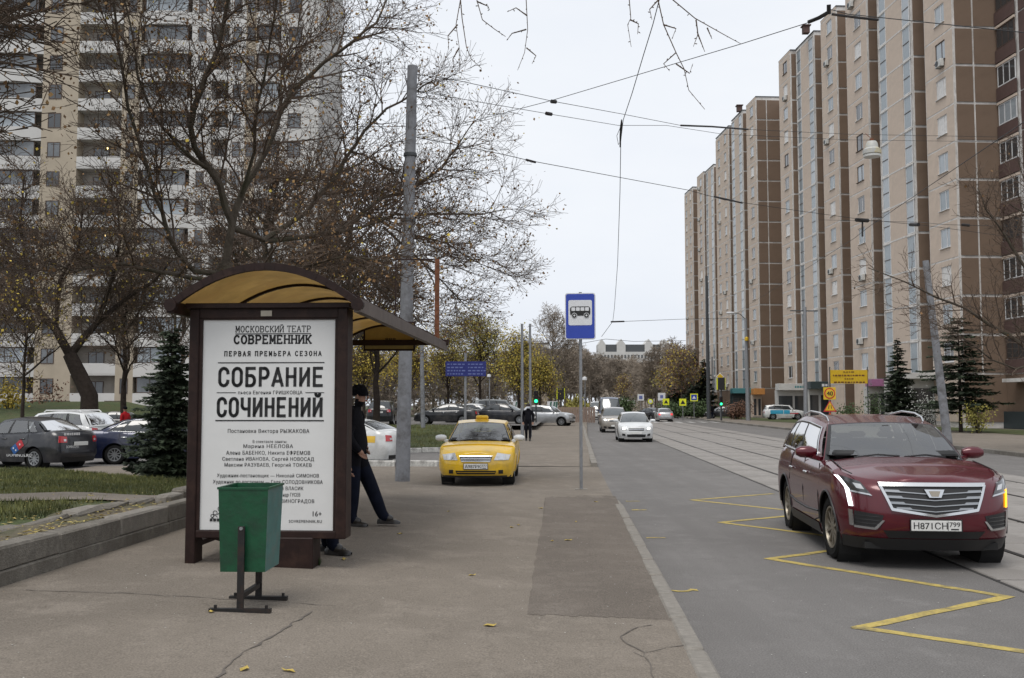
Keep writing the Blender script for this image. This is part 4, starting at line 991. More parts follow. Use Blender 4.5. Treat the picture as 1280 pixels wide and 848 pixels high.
rule(286,384,413.8,.009); rule(264,402,450.8,.010); rule(262,402,524.5,.012); rule(263,288,489,.007); rule(378,402,489,.007)
def pt(s,cx_,py,w_,h_,bold=.012,space=1.12): put_text('lettering',s,po,(xx_(cx_),YP,zz(py)),(1,0,0),(0,0,1),w_=w_/131.0,h=h_/131.0,bold=bold,space=space)
def rO(x0,x1): return [(x1,.25),(x1,.75)]+arc((x0+x1)/2,.72,(x1-x0)/2,.28,0,180,8)+[(x0,.25)]+arc((x0+x1)/2,.28,(x1-x0)/2,.28,180,360,8)
DN={'О':[rO(.12,.88)],'С':[arc(.5,.72,.38,.28,0,180,8)+arc(.5,.28,.38,.28,180,360,8)],'Б':[[(.86,1),(.14,1),(.14,0),(.5,0)]+arc(.52,.29,.34,.29,-90,90,8)+[(.14,.58)]],'Р':[[(.14,0),(.14,1),(.5,1)]+arc(.52,.72,.34,.28,90,-90,8)+[(.14,.44)]],
'А':[[(.06,0),(.5,1),(.94,0)],[(.2,.26),(.8,.26)]],'Н':[[(.14,0),(.14,1)],[(.86,0),(.86,1)],[(.14,.52),(.86,.52)]],'И':[[(.14,1),(.14,0)],[(.14,.08),(.86,.92)],[(.86,1),(.86,0)]],'Е':[[(.84,1),(.14,1),(.14,0),(.84,0)],[(.14,.52),(.74,.52)]],'Ч':[[(.12,1),(.12,.62)]+arc(.42,.62,.30,.22,180,270,6)+[(.86,.40)],[(.86,1),(.86,0)]]}
DN['Й']=DN['И']+[arc(.5,1.28,.2,.13,180,360,8)]
for k_,v_ in DN.items(): SL['#'+k_]=(v_,[])
def din_text(s,cx_,py,w_,h_,th):
    global SL
    save={k:SL.get(k) for k in set(s)}
    for k in set(s): SL[k]=SL['#'+k]
    slab_text('headline',s,po,xx_(cx_),zz(py),w_/131.0,h_/131.0,th,YP,.26)
    for k,v in save.items():
        if v is None: SL.pop(k)
        else: SL[k]=v
din_text('СОБРАНИЕ',333,480,136,22,.030); din_text('СОЧИНЕНИЙ',332,518.5,136,22,.030)
pt('пьеса Евгения ГРИШКОВЦА',332.5,492,83,5.6)
pt('Постановка Виктора РЫЖАКОВА',331,541.5,105,6.4)
pt('В спектакле заняты:',333,553,44,3.8)
for s,cx_,py,w_ in (('Марина НЕЕЛОВА',331,560.5,64),('Алена БАБЕНКО, Никита ЕФРЕМОВ',331,568.5,108),('Светлана ИВАНОВА, Сергей НОВОСАД',331,576.5,118),('Максим РАЗУВАЕВ, Георгий ТОКАЕВ',331,584,112),
 ('Художник-постановщик — Николай СИМОНОВ',331,597.5,131),('Художник по костюмам — Галя СОЛОДОВНИКОВА',331,605.5,141),('Композитор — Дмитрий ВЛАСИК',331,613.5,92),('Режиссер по свету — Александр ГУСЕВ',331,621.5,84),('Художник видео — Илья ВИНОГРАДОВ',331,629.5,120)): pt(s,cx_,py,w_,6.0)
pt('16+',395,645,11,6.5,.02); pt('SOVREMENNIK.RU',380,653,42,3.6,.015); blur_bars('worn_lettering',po,xx_(257.5),xx_(275),YP,zz(650),.028,'ink',5)
b=MB()
for cx_,py,r in ((264,641,2.6),(271,636,3.4),(260.5,645,2.0)):
    c_=Vector((xx_(cx_),YP,zz(py))); b.tube([c_+Vector((cos(a)*r/131,0,sin(a)*r/131)) for a in [2*pi*i/12 for i in range(13)]],.003,4)
    b.tube([c_+Vector((-r*1.2/131,0,-r*2.2/131)),c_+Vector((0,0,-r/131)),c_+Vector((r*1.2/131,0,-r*2.2/131))],.003,4)
b.build('sponsor_emblem','ink',po)
# roof vault
RW,RL,ZE,ZP=.90,6.75,2.52,2.875; RY0=-.22
def vault(t,y): # t -1..1
    x=RW*t; return Vector((x+.03,y,ZE+(ZP-ZE)*(1-t*t)))
nb=5
for i in range(nb):
    y0_=RY0+(RL)*i/nb+.02; y1_=RY0+RL*(i+1)/nb-.02; b=MB()
    b.grid(lambda u,v:vault(2*u-1,y0_+(y1_-y0_)*v),18,2); b.build('roof_panel','amber',S,smooth=60)
for i in range(nb+1):
    y_=RY0+RL*i/nb; b=MB(); pts=[vault(-1+2*k/18,y_)+Vector((0,0,.002)) for k in range(19)]
    for p_,q_ in zip(pts[:-1],pts[1:]): b.bar(p_,q_+(q_-p_)*.05,.05,.055 if 0<i<nb else .07)
    b.build('roof_rib','shelter_brown',S)
for t in (-1,1):
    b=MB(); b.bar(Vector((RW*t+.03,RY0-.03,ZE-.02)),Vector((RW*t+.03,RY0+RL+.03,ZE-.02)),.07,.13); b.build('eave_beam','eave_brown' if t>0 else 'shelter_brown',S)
    b=MB(); b.cyl((RW*t+.03,RY0-.05,ZE-.01),(RW*t+.03,RY0+.02,ZE-.01),.06,12); b.build('eave_cap','shelter_brown',S)
# far end frame, posts, back wall, bench
for x_,y_ in ((-.80,2.3),(-.80,4.5),(-.66,6.45)):
    b=MB(); b.box((x_,y_,1.26),(.07,.07,2.52),.006); b.build('post','shelter_brown',S)
b=MB(); b.bar((-.72,6.45,2.565),(1.0,6.45,2.565),.06,.09); b.build('cross_beam','shelter_brown',S)
for y0_,y1_ in ((.3,2.25),(2.36,4.45),(4.55,6.40)):
    xw=-.80 if y1_<6 else -.74
    b=MB()
    for z_ in (.45,2.15): b.bar((xw,y0_,z_),(xw,y1_,z_),.04)
    b.build('wall_rail','shelter_brown',S)
    b=MB(); b.box((xw,(y0_+y1_)/2,1.3),(.012,y1_-y0_-.02,1.66)); b.build('wall_pane','glass_clear',S)
for k in range(3):
    b=MB(); b.box((-.60+.13*k,3.4,.46),(.11,3.6,.035),.006); b.build('bench_slat','wood_slat',S)
for y_ in (2.0,3.4,4.8):
    b=MB(); b.bar((-.47,y_,0),(-.47,y_,.445),.06,.05); b.bar((-.66,y_,.42),(-.28,y_,.42),.05,.05); b.build('bench_leg','shelter_brown',S)
# route board in the far gable
ra_=thing('route_board','amber route number board hung in the far gable of the shelter','sign',S.matrix_basis@Vector((.02,6.53,2.44)),-RA)
b=MB(); b.box((0,0,.24),(.80,.03,.44),.004); bo=b.build('board','amber_board',ra_)
for x_,z_,w__,h__ in ((0,.455,.84,.03),(0,.01,.84,.03),(-.41,.23,.025,.47),(.41,.23,.025,.47)):
    b=MB(); b.box((x_,0,z_),(w__,.045,h__)); b.build('board_frame','shelter_brown',ra_)
put_text('board_number','888',bo,(.02,-.018,.15),(1,0,0),(0,0,1),w_=.17,h=.055,bold=.03); put_text('board_lettering','А',bo,(-.30,-.018,.36),(1,0,0),(0,0,1),h=.05,bold=.03)
b=MB(); b.box((.06,-.017,.40),(.44,.003,.022)); b.build('board_line','ink',bo)
# empty rusty frame on the roof end
b=MB(); f0=S.matrix_basis.inverted()
x1_=.86; x0_=.20; y_=6.05
b.bar((x1_,y_,ZE+.02),(x1_,y_,3.86),.07,.04); b.build('sign_frame','rust',S)
b=MB(); b.bar((x0_,y_,3.86),(x1_+.03,y_,3.86),.02); b.bar((x0_,y_,2.86),(x0_,y_,3.86),.018); b.build('sign_frame','shelter_brown',S)

# ---------------------------------------------------------------- litter bin
bp=GP(312,757); bn=thing('litter_bin','green steel litter bin swinging between black iron posts','litter bin',(bp.x,bp.y,bp.z-.004),-.03)
def taper(m,w0,d0,w1,d1,z0,z1,t,inner):
    o=[(-w0/2,-d0/2,z0),(w0/2,-d0/2,z0),(w0/2,d0/2,z0),(-w0/2,d0/2,z0),(-w1/2,-d1/2,z1),(w1/2,-d1/2,z1),(w1/2,d1/2,z1),(-w1/2,d1/2,z1)]
    i_=[(x*(1-2*t/w0),y*(1-2*t/d0),z+(t if z==z0 else 0)) for x,y,z in o]
    m.cm=0; m.add(o,[(3,2,1,0),(0,1,5,4),(2,3,7,6),(3,0,4,7)]); m.cm=1; m.add(o,[(1,2,6,5)]); m.cm=0
    m.add(i_,[(0,1,2,3),(4,5,1,0),(5,6,2,1),(6,7,3,2),(7,4,0,3)]); m.add(o[4:]+i_[4:],[(0,1,5,4),(1,2,6,5),(2,3,7,6),(3,0,4,7)])
b=MB(); taper(b,.345,.40,.385,.44,.295,.935,.012,0); bb=b.build('bin_box',['green_enamel','teal_enamel'],bn)
b=MB()
for sx in (-1,1): b.bar((sx*.193,-.222,.93),(sx*.193,.222,.93),.016)
for sy in (-1,1): b.bar((-.2,sy*.22,.93),(.2,sy*.22,.93),.016)
b.build('rim','green_enamel',bb)
for sy in (-1,1):
    b=MB(); b.bar((0,sy*.245,0),(0,sy*.245,.645),.05,.022,up=(0,1,0)); b.build('post','black_iron',bn)
    b=MB(); b.bar((-.235,sy*.245,.016),(.235,sy*.245,.016),.045,.03); 
    for sx in (-.19,.2): b.cyl((sx,sy*.245,.03),(sx,sy*.245,.055),.012,8)
    b.build('foot_bar','black_iron',bn)
    b=MB(); b.cyl((0,sy*.21,.63),(0,sy*.262,.63),.014,8); b.build('pivot','steel',bn)
b=MB(); b.bar((0,-.245,.12),(0,.245,.12),.035); b.build('cross_bar','black_iron',bn)

# ---------------------------------------------------------------- bus stop sign
sp_=GP(726.5,612); ss=thing('bus_stop_sign','blue bus stop sign with bus pictogram on a grey steel post','sign',(sp_.x,sp_.y,sp_.z-.006),-.12)
b=MB(); b.cyl((0,0,0),(0,0,3.9),.032,12); b.build('post','steel',ss,smooth=60)
b=MB(); b.box((0,0,.012),(.24,.18,.012),.004); b.build('base_plate','kerbstone',ss)
def rrect(w_,h_,r,n=5):
    pts=[]
    for cx_,cz_,a0 in ((w_/2-r,h_/2-r,0),(-w_/2+r,h_/2-r,90),(-w_/2+r,-h_/2+r,180),(w_/2-r,-h_/2+r,270)):
        for i in range(n+1): a=radians(a0+90*i/n); pts.append((cx_+r*cos(a),cz_+r*sin(a)))
    return pts
def plq(name,pts,y0,y1,mt,par,cx_=0,cz_=0):
    b=MB(); b.prism([(x+cx_,y1,z+cz_) for x,z in pts],(0,y0-y1,0)); return b.build(name,mt,par)
sw,sh,szc=.60,.92,3.415
bod=plq('sign_body',rrect(sw,sh,.05),-.075,-.035,'steel',ss,0,szc)
plq('sign_border',rrect(sw-.004,sh-.004,.05),-.079,-.074,'sign_white',bod,0,szc)
plq('sign_face',rrect(sw-.035,sh-.035,.04),-.083,-.078,'sign_blue',bod,0,szc)
plq('sign_panel',rrect(.465,.50,.035),-.087,-.082,'sign_white',bod,0,szc+.07)
bus=plq('bus_body',rrect(.40,.185,.05),-.091,-.086,'ink',bod,0,szc+.10)
for k in range(4): plq('bus_window',rrect(.075,.07,.012),-.095,-.090,'sign_white',bus,-.135+.09*k,szc+.14)
for x_ in (-.115,.125):
    plq('bus_wheel',[(.055*cos(2*pi*i/16),.055*sin(2*pi*i/16)) for i in range(16)],-.095,-.090,'sign_white',bus,x_,szc+.012)
    plq('bus_tyre',[(.045*cos(2*pi*i/16),.045*sin(2*pi*i/16)) for i in range(16)],-.099,-.094,'ink',bus,x_,szc+.012)
    plq('bus_hub',[(.018*cos(2*pi*i/10),.018*sin(2*pi*i/10)) for i in range(10)],-.103,-.098,'sign_white',bus,x_,szc+.012)

# ---------------------------------------------------------------- poles
def pole(name,label,cat,base,top,r0,r1,mt,group=None,extra=None,n=14):
    base=Vector(base); top=Vector(top); t=thing(name,label,cat,base,0,group); d=top-base
    b=MB(); b.tube([Vector((0,0,-.02)),Vector((0,0,0))+d*.33,d*.66,d],[r0,r0+(r1-r0)*.33,r0+(r1-r0)*.66,r1],n); b.build('shaft',mt,t,smooth=60); return t
pb=GP(503,600.5); ptop=A(515.5,83,pb.y+.1)
cp=pole('tram_pole','round grey concrete tram pole with flaking base beside the shelter','pole',(pb.x,pb.y,pb.z),ptop,.155,.105,'concrete_pole')
d=ptop-pb
for f in (.62,.78):
    b=MB(); r=.155-.05*f+.012; b.lathe([(r,-.04),(r+.012,-.03),(r+.012,.03),(r,.04)],14); b.T=None; o=b.build('clamp_band','darksteel',cp); o.location=d*f
# ================================================================ people
mat('cloth_black',(.008,.008,.011),.9,spec=.12,var=.3,scale=8,bump=.3,bscale=14); mat('cloth_navy',(.007,.009,.018),.9,spec=.12,var=.3,scale=8,bump=.3,bscale=14); mat('skin',(.36,.2,.14),.6,var=.06); mat('leather',(.02,.017,.015),.35,var=.2); mat('mask',(.55,.6,.66),.8,var=.03); mat('cloth_red',(.35,.015,.02),.8,spec=.12,var=.2); mat('knit',(.006,.006,.008),.95,spec=.12,var=.3,scale=30,bump=.4,bscale=60); mat('hair',(.015,.01,.008),.7,var=.2)
def person(label,loc,rz,J,mats,face=True,group=None,hat=None,maskon=False,scale=1.0,shoes='leather'):
    """J: joints in metres, facing +x, left = +y. One continuous skinned body; hat, shoes, mask are children."""
    t=thing('person',label,'person',loc,rz,group); t.scale=(scale,)*3
    bones=[('pelvis','belly'),('belly','chest'),('chest','neck'),('neck','jaw'),('jaw','crown'),
      ('chest','shL'),('shL','elL'),('elL','wrL'),('wrL','haL'),('chest','shR'),('shR','elR'),('elR','wrR'),('wrR','haR'),
      ('pelvis','hipL'),('hipL','knL'),('knL','anL'),('anL','toL'),('pelvis','hipR'),('hipR','knR'),('knR','anR'),('anR','toR')]
    rad={'pelvis':(.165,.125),'belly':(.165,.125),'chest':(.18,.135),'neck':(.062,.062),'jaw':(.072,.068),'crown':(.085,.08),'sh':(.088,.085),'el':(.062,.062),'wr':(.045,.045),'ha':(.042,.03),'hip':(.11,.11),'kn':(.075,.075),'an':(.058,.058),'to':(.045,.04)}
    rad=dict(rad,**{k:v for k,v in J.get('_r',{}).items()})
    names=[k for k in J if k[0]!='_']; idx={k:i for i,k in enumerate(names)}
    me=bpy.data.meshes.new('body'); me.from_pydata([J[k] for k in names],[(idx[a],idx[b]) for a,b in bones],[])
    o=bpy.data.objects.new('body',me); col.objects.link(o)
    sk=o.modifiers.new('skin','SKIN'); sk.use_smooth_shade=True; sk.branch_smoothing=.6
    for k,i in idx.items():
        key=k if k in rad else k[:-1]; v=me.skin_vertices[0].data[i]; v.radius=rad[key]; v.use_root=(k=='pelvis')
    sb=o.modifiers.new('sub','SUBSURF'); sb.levels=2; sb.render_levels=2
    dg=bpy.context.evaluated_depsgraph_get(); m2=bpy.data.meshes.new_from_object(o.evaluated_get(dg)); bpy.data.objects.remove(o)
    # fingers
    mb=MB()
    for s_ in 'LR':
        a=Vector(J['wr'+s_]); h=Vector(J['ha'+s_]); d=(h-a).normalized(); side_=d.cross(Vector((1,0,0))); side_=side_.normalized() if side_.length>.1 else Vector((0,1,0)); curl=side_.cross(d)*(1 if s_=='L' else 1)
        for k in range(4):
            b0=h+side_*(.028-.019*k)*1.0; l=(.07,.08,.075,.058)[k]; q=b0+d*l*.5+curl*.006; mb.tube([b0-d*.015,q,q+d*l*.42+curl*.024],[.0095,.0085,.0065],6)
        tb=a+(h-a)*.45+side_*.035; mb.tube([tb,tb+d*.04+side_*.02+curl*.015,tb+d*.072+side_*.018+curl*.03],[.012,.0105,.008],6)
    n0=len(m2.vertices); V=[tuple(v.co) for v in m2.vertices]+mb.v; Fc=[list(p.vertices) for p in m2.polygons]+[[i+n0 for i in f] for f in mb.f]; nb_=len(m2.polygons)
    m3=bpy.data.meshes.new('body'); m3.from_pydata(V,[],Fc)
    def brad(bb):
        q=[rad[k if k in rad else k[:-1]][0] for k in bb]; return min(q) if bb[1][:2] in('ha','wr','ne','ja') else (q[0]+q[1])/2
    for mm in mats+['skin',shoes]: m3.materials.append(M[mm])
    neckz=J['neck']; 
    for i,pl in enumerate(m3.polygons):
        pl.use_smooth=True; c_=Vector((0,0,0))
        for vi in pl.vertices: c_+=Vector(V[vi])
        c_/=len(pl.vertices)
        if i>=nb_: pl.material_index=2; continue
        best=min(bones,key=lambda bb:segd(c_,Vector(J[bb[0]]),Vector(J[bb[1]]))-brad(bb))
        n=best[1]
        if n in('jaw','crown'): pl.material_index=2
        elif n[:2]=='ha': pl.material_index=2
        elif n[:2]=='to': pl.material_index=3
        elif n[:2] in('kn','an'): pl.material_index=1 if c_.z<J.get('_hem',.8) else 0
        else: pl.material_index=0
    bo=bpy.data.objects.new('body',m3); col.objects.link(bo); bo.parent=t
    # face
    jw=Vector(J['jaw']); cr=Vector(J['crown']); mid=jw.lerp(cr,.45); fw=Vector(J.get('_face',(1,0,0))).normalized(); up=(cr-jw).normalized(); sd_=up.cross(fw).normalized()
    b=MB(); b.tube([mid+fw*.075+up*.02,mid+fw*.105-up*.025,mid+fw*.08-up*.035],[.008,.015,.010],6); b.build('nose','skin',t,smooth=60)
    for s_ in (-1,1):
        b=MB(); c_=mid+fw*.072+sd_*s_*.032+up*.022; b.lathe([(0,-.008),(.008,-.005),(.011,0),(.008,.005),(0,.008)],8,c=c_); b.build('eye','ink',t,smooth=60)
        b=MB(); c_=mid+sd_*s_*.082-up*.005; b.tube([c_-up*.03,c_+sd_*s_*.012,c_+up*.03],[.010,.014,.012],6); b.build('ear','skin',t,smooth=60)
    b=MB(); c_=mid+fw*.074-up*.062; b.tube([c_-sd_*.022,c_+fw*.006,c_+sd_*.022],.005,5); b.build('mouth','cloth_red',t)
    def cap(name,mt,r,z0,squash=1.0,back=.0):
        b=MB(); n=16; rows=6; vs=[]; c0=mid+up*z0-fw*back
        def P(u,v):
            a=2*pi*u; ph=pi/2*v; rr=r*cos(ph)**.7; return c0+(fw*cos(a)*1.1+sd_*sin(a)*.98)*rr+up*(r*1.05*squash*sin(ph))
        b.grid(P,n+1,rows+1); b.grid(lambda u,v:c0+(fw*cos(2*pi*u)*1.1+sd_*sin(2*pi*u)*.98)*(r+.003)+up*(-.035+.05*v),n+1,3); b.build(name,mt,t,smooth=60)
    if hat: cap('hat',hat,.100,.03,1.05,.01)
    else: cap('hair','hair',.098,.035,.95,.015)
    if maskon:
        b=MB(); b.grid(lambda u,v:mid+fw*(.088+.03*cos((u-.5)*2.6)-.02)+sd_*((u-.5)*.15)+up*(-.09+.085*v),8,4); b.build('face_mask','mask',t,smooth=60)
    # shoes: soled, on top of the skinned foot
    for s_ in 'LR':
        an=Vector(J['an'+s_]); to=Vector(J['to'+s_]); d=(to-an); d.z=0; d=d.normalized(); n_=Vector((-d.y,d.x,0)); zb=min(an.z-.085,to.z-.04); b=MB()
        prof=[(-.075,.03,.055),(-.06,.04,.075),(0,.043,.085),(.06,.045,.075),(.13,.05,.055),(.185,.045,.045),(.215,.02,.03)]
        vs=[];K=8
        for (l,hw_,h_) in prof:
            for k in range(K):
                a=pi*k/(K-1); vs.append(an+d*l+n_*(cos(a)*hw_)+Vector((0,0,zb-an.z+sin(a)**.6*h_)))
        fs=[(i*K+k,i*K+k+1,(i+1)*K+k+1,(i+1)*K+k) for i in range(len(prof)-1) for k in range(K-1)]+[tuple(range(K))]+[(i*K,(i+1)*K,(i+1)*K+K-1,i*K+K-1) for i in range(len(prof)-1)]
        b.add(vs,fs); tilt=J.get('_tilt'+s_,0); b.build('shoe',shoes,t,smooth=50)
    return t
def segd(p,a,b):
    d=b-a; t=max(0,min(1,(p-a).dot(d)/max(1e-9,d.length_squared))); return (p-(a+d*t)).length
BASEJ=dict(pelvis=(0,0,.95),belly=(0,0,1.12),chest=(0,0,1.36),neck=(.01,0,1.50),jaw=(.03,0,1.58),crown=(.02,0,1.70),
 shL=(0,.19,1.41),elL=(-.03,.235,1.13),wrL=(.04,.23,.90),haL=(.06,.225,.82),shR=(0,-.19,1.41),elR=(-.03,-.235,1.13),wrR=(.04,-.23,.90),haR=(.06,-.225,.82),
 hipL=(0,.095,.90),knL=(.02,.10,.50),anL=(0,.10,.09),toL=(.12,.11,.045),hipR=(0,-.095,.90),knR=(.02,-.10,.50),anR=(0,-.10,.09),toR=(.12,-.11,.045))
# man waiting at the shelter, leaning back, one leg stretched towards the road
f1_=GP(452,657)
J=dict(BASEJ,pelvis=(-.02,0,.93),belly=(.0,0,1.10),chest=(-.01,0,1.35),neck=(.02,0,1.50),jaw=(.06,0,1.575),crown=(.05,0,1.70),
 shL=(-.02,.20,1.41),elL=(-.06,.25,1.13),wrL=(.06,.19,.98),haL=(.10,.13,.93),shR=(-.02,-.20,1.41),elR=(-.05,-.25,1.12),wrR=(.09,-.21,.95),haR=(.13,-.165,.89),
 hipL=(-.01,.09,.88),knL=(.17,.09,.50),anL=(.34,.09,.10),toL=(.47,.10,.06),hipR=(-.02,-.09,.88),knR=(.0,-.10,.49),anR=(-.02,-.10,.09),toR=(.11,-.11,.045),_hem=.80,
 _r={'chest':(.25,.205),'belly':(.255,.21),'pelvis':(.245,.205),'neck':(.075,.075),'el':(.078,.078),'sh':(.12,.115),'hip':(.115,.115),'kn':(.095,.095),'an':(.075,.075)},_face=(1,-.15,-.05))
person('man in black jacket and knit cap leaning at the shelter, leg stretched out',(f1_.x-.085,f1_.y,f1_.z),-.12,J,['cloth_black','cloth_navy'],hat='knit',scale=1.03)
# second man standing behind the poster case
f2_=GP(415,693)
J=dict(BASEJ,_hem=.8,_r={'chest':(.2,.16),'belly':(.2,.16),'an':(.075,.075),'kn':(.09,.09)},anL=(-.14,.12,.09),toL=(-.02,.13,.045),knL=(-.05,.11,.5))
J['haL']=(.10,.16,.84);J['wrL']=(.06,.2,.9)
person('man in dark trousers and brown shoes standing behind the poster case',(f2_.x+.02,f2_.y+.06,f2_.z),-.12,J,['cloth_black','cloth_navy'],hat='knit')
# man walking towards us with a face mask
f3_=Vector((.75,46.4,0))
J=dict(BASEJ,knL=(.12,.09,.50),anL=(.20,.09,.10),toL=(.32,.09,.07),knR=(.03,-.09,.49),anR=(-.16,-.09,.12),toR=(-.05,-.10,.06),_hem=.82,_r={'chest':(.2,.155),'belly':(.19,.15),'pelvis':(.18,.14)})
person('man in black coat and white face mask walking towards the taxi',f3_,-pi/2-.05,J,['cloth_black','cloth_black'],maskon=True,scale=.98)
J=dict(BASEJ,_hem=.8)
person('person in a red jacket standing among the parked cars',(-18.6,48.0,-.17),2.6,J,['cloth_red','cloth_black'],hat='knit')
person('person in dark clothes on the far pavement near the traffic light',(23.9,119,.02),2.2,J,['cloth_black','cloth_navy'],hat='knit')
# ================================================================ buildings
mat('panel_pale',(.53,.437,.36),.85,var=.10,scale=.8,bump=.3,bscale=25,stain=(.43,.36,.30,.8),stscale=.45)
mat('panel_brown',(.175,.12,.084),.85,var=.16,scale=.7,bump=.35,bscale=25,stain=(.145,.10,.072,.8),stscale=.35)
mat('panel_brown2',(.135,.085,.045),.85,var=.14,scale=.9,bump=.35,bscale=25,stain=(.10,.06,.035,.7),stscale=.4)
mat('panel_maroon',(.088,.052,.045),.85,var=.2,scale=.9,bump=.35,bscale=25)
mat('seam',(.60,.58,.555),.9,var=.2,scale=.9,stain=(.33,.30,.27,.8),stscale=.6)
mat('win_frame',(.62,.62,.62),.6,var=.08); mat('win_frame_dark',(.07,.045,.035),.6,var=.15)
mat('pane_pale',(.30,.335,.36),.08,var=.25,scale=.45,spec=.7,coat=.3); mat('pane_mid',(.13,.14,.15),.1,var=.4,scale=.5,spec=.7); mat('pane_curtain',(.55,.53,.5),.3,var=.2,scale=3,spec=.6,coat=.3); mat('pane_dark',(.035,.04,.045),.06,var=.3,scale=.5,spec=.8,coat=.4); mat('pane_stair',(.25,.29,.315),.15,var=.25,scale=.5,spec=.7)
mat('ac_white',(.5,.5,.48),.6,var=.1); mat('shop_white',(.5,.49,.47),.7,var=.1,scale=2); mat('shop_teal',(.06,.2,.22),.5,var=.1); mat('shop_dark',(.03,.045,.05),.5,var=.1); mat('shop_purple',(.28,.11,.22),.5,var=.1); mat('shop_orange',(.5,.22,.06),.5,var=.1)
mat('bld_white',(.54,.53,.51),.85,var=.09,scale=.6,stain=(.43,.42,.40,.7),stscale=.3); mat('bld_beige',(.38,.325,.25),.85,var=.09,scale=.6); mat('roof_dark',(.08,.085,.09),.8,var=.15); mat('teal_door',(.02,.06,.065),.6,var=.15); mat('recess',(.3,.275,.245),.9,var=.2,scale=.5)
mat('lamp_lit',(.9,.8,.5),.4,emit=(1,.72,.3,4))
BA=radians(3.2); e_far=Vector((-sin(BA),cos(BA),0)); e_in=Vector((cos(BA),sin(BA),0)); F0=3.85; FH=2.8; NFL=14; HB=F0+FH*NFL+.35
bld=thing('apartment_building','long beige and brown panel apartment block with stepped end walls','building',(32,62,0))
def W2L(p): return p-Vector((32,62,0))
def ring_mesh(w_,h_,hx0,hx1,hz0,hz1,t=.10):
    b=MB()
    def bx(x0,x1,z0,z1):
        if x1-x0>.01 and z1-z0>.01: b.box(((x0+x1)/2,-t/2,(z0+z1)/2),(x1-x0,t,z1-z0))
    if hx0 is None: bx(-w_/2,w_/2,0,h_)
    else:
        bx(-w_/2,hx0,0,h_); bx(hx1,w_/2,0,h_); bx(hx0,hx1,0,hz0); bx(hx0,hx1,hz1,h_)
    return b
def window_tpl(w_,h_,mul,fr='win_frame',pa=('pane_pale',),sill=True):
    """prototype meshes: frame (origin bottom centre) and panes"""
    f=MB(); t=.07
    f.box((0,0,t/2),(w_,.06,t)); f.box((0,0,h_-t/2),(w_,.06,t))
    for s in (-1,1): f.box((s*(w_/2-t/2),0,h_/2),(t,.06,h_-2*t))
    for x in mul: f.box((x*w_,0,h_/2),(.075,.055,h_-2*t))
    if sill: f.box((0,-.08,-.02),(w_+.08,.22,.035))
    fm=f.build('tmp',fr); fd=fm.data; bpy.data.objects.remove(fm)
    pds=[]
    for p in pa:
        g=MB(); g.box((0,.0,h_/2),(w_-.1,.02,h_-.1)); o=g.build('tmp',p); pds.append(o.data); bpy.data.objects.remove(o)
    return fd,pds
WIN=window_tpl(1.5,1.45,(.12,),pa=('pane_pale','pane_curtain','pane_dark','pane_stair')); WIND=window_tpl(1.5,1.45,(.12,),'win_frame_dark',('pane_dark','pane_pale')); 
STW=window_tpl(1.25,2.62,(),'win_frame',('pane_stair','pane_stair','pane_pale'),False)
BALW=window_tpl(2.3,1.5,(-.17,.17),'win_frame',('pane_pale','pane_dark'),False); BALD=window_tpl(2.3,1.5,(-.17,.17),'win_frame_dark',('pane_dark',),False)
rb=random.Random(5)
def put_window(tpl,root,p,rz,name='window'):
    o=inst(name,tpl[0],root,p,rz); inst('pane',rb.choice(tpl[1]),o,(0,.005,0)); return o
bays=[('A',1198,1162,70.7,'w1'),('B',1145.5,1103,76.8,'st'),('C',1089.5,1063,85.8,'w1'),('D',1050.5,1031,102,'w1'),('E',1021.5,999,109,'st'),('F',991.5,977,115,'w1'),
 ('G',947,935,132.8,'w1'),('H',929.5,916,139,'st'),('I',912,896,147,'w2'),('J',892.5,883,171,'st'),('K',880,872,176.5,'w1'),('L',866,856,189,'w2')]
rzP=BA-pi/2; rzE=BA; pcache={}; acs=[]; bayinfo={}
def panel(key,mk,name,mt,root,p,rz):
    if key not in pcache:
        o=mk().build(name,mt,root); pcache[key]=o.data
    else: o=inst(name,pcache[key],root)
    o.location=p; o.rotation_euler=(0,0,rz); return o
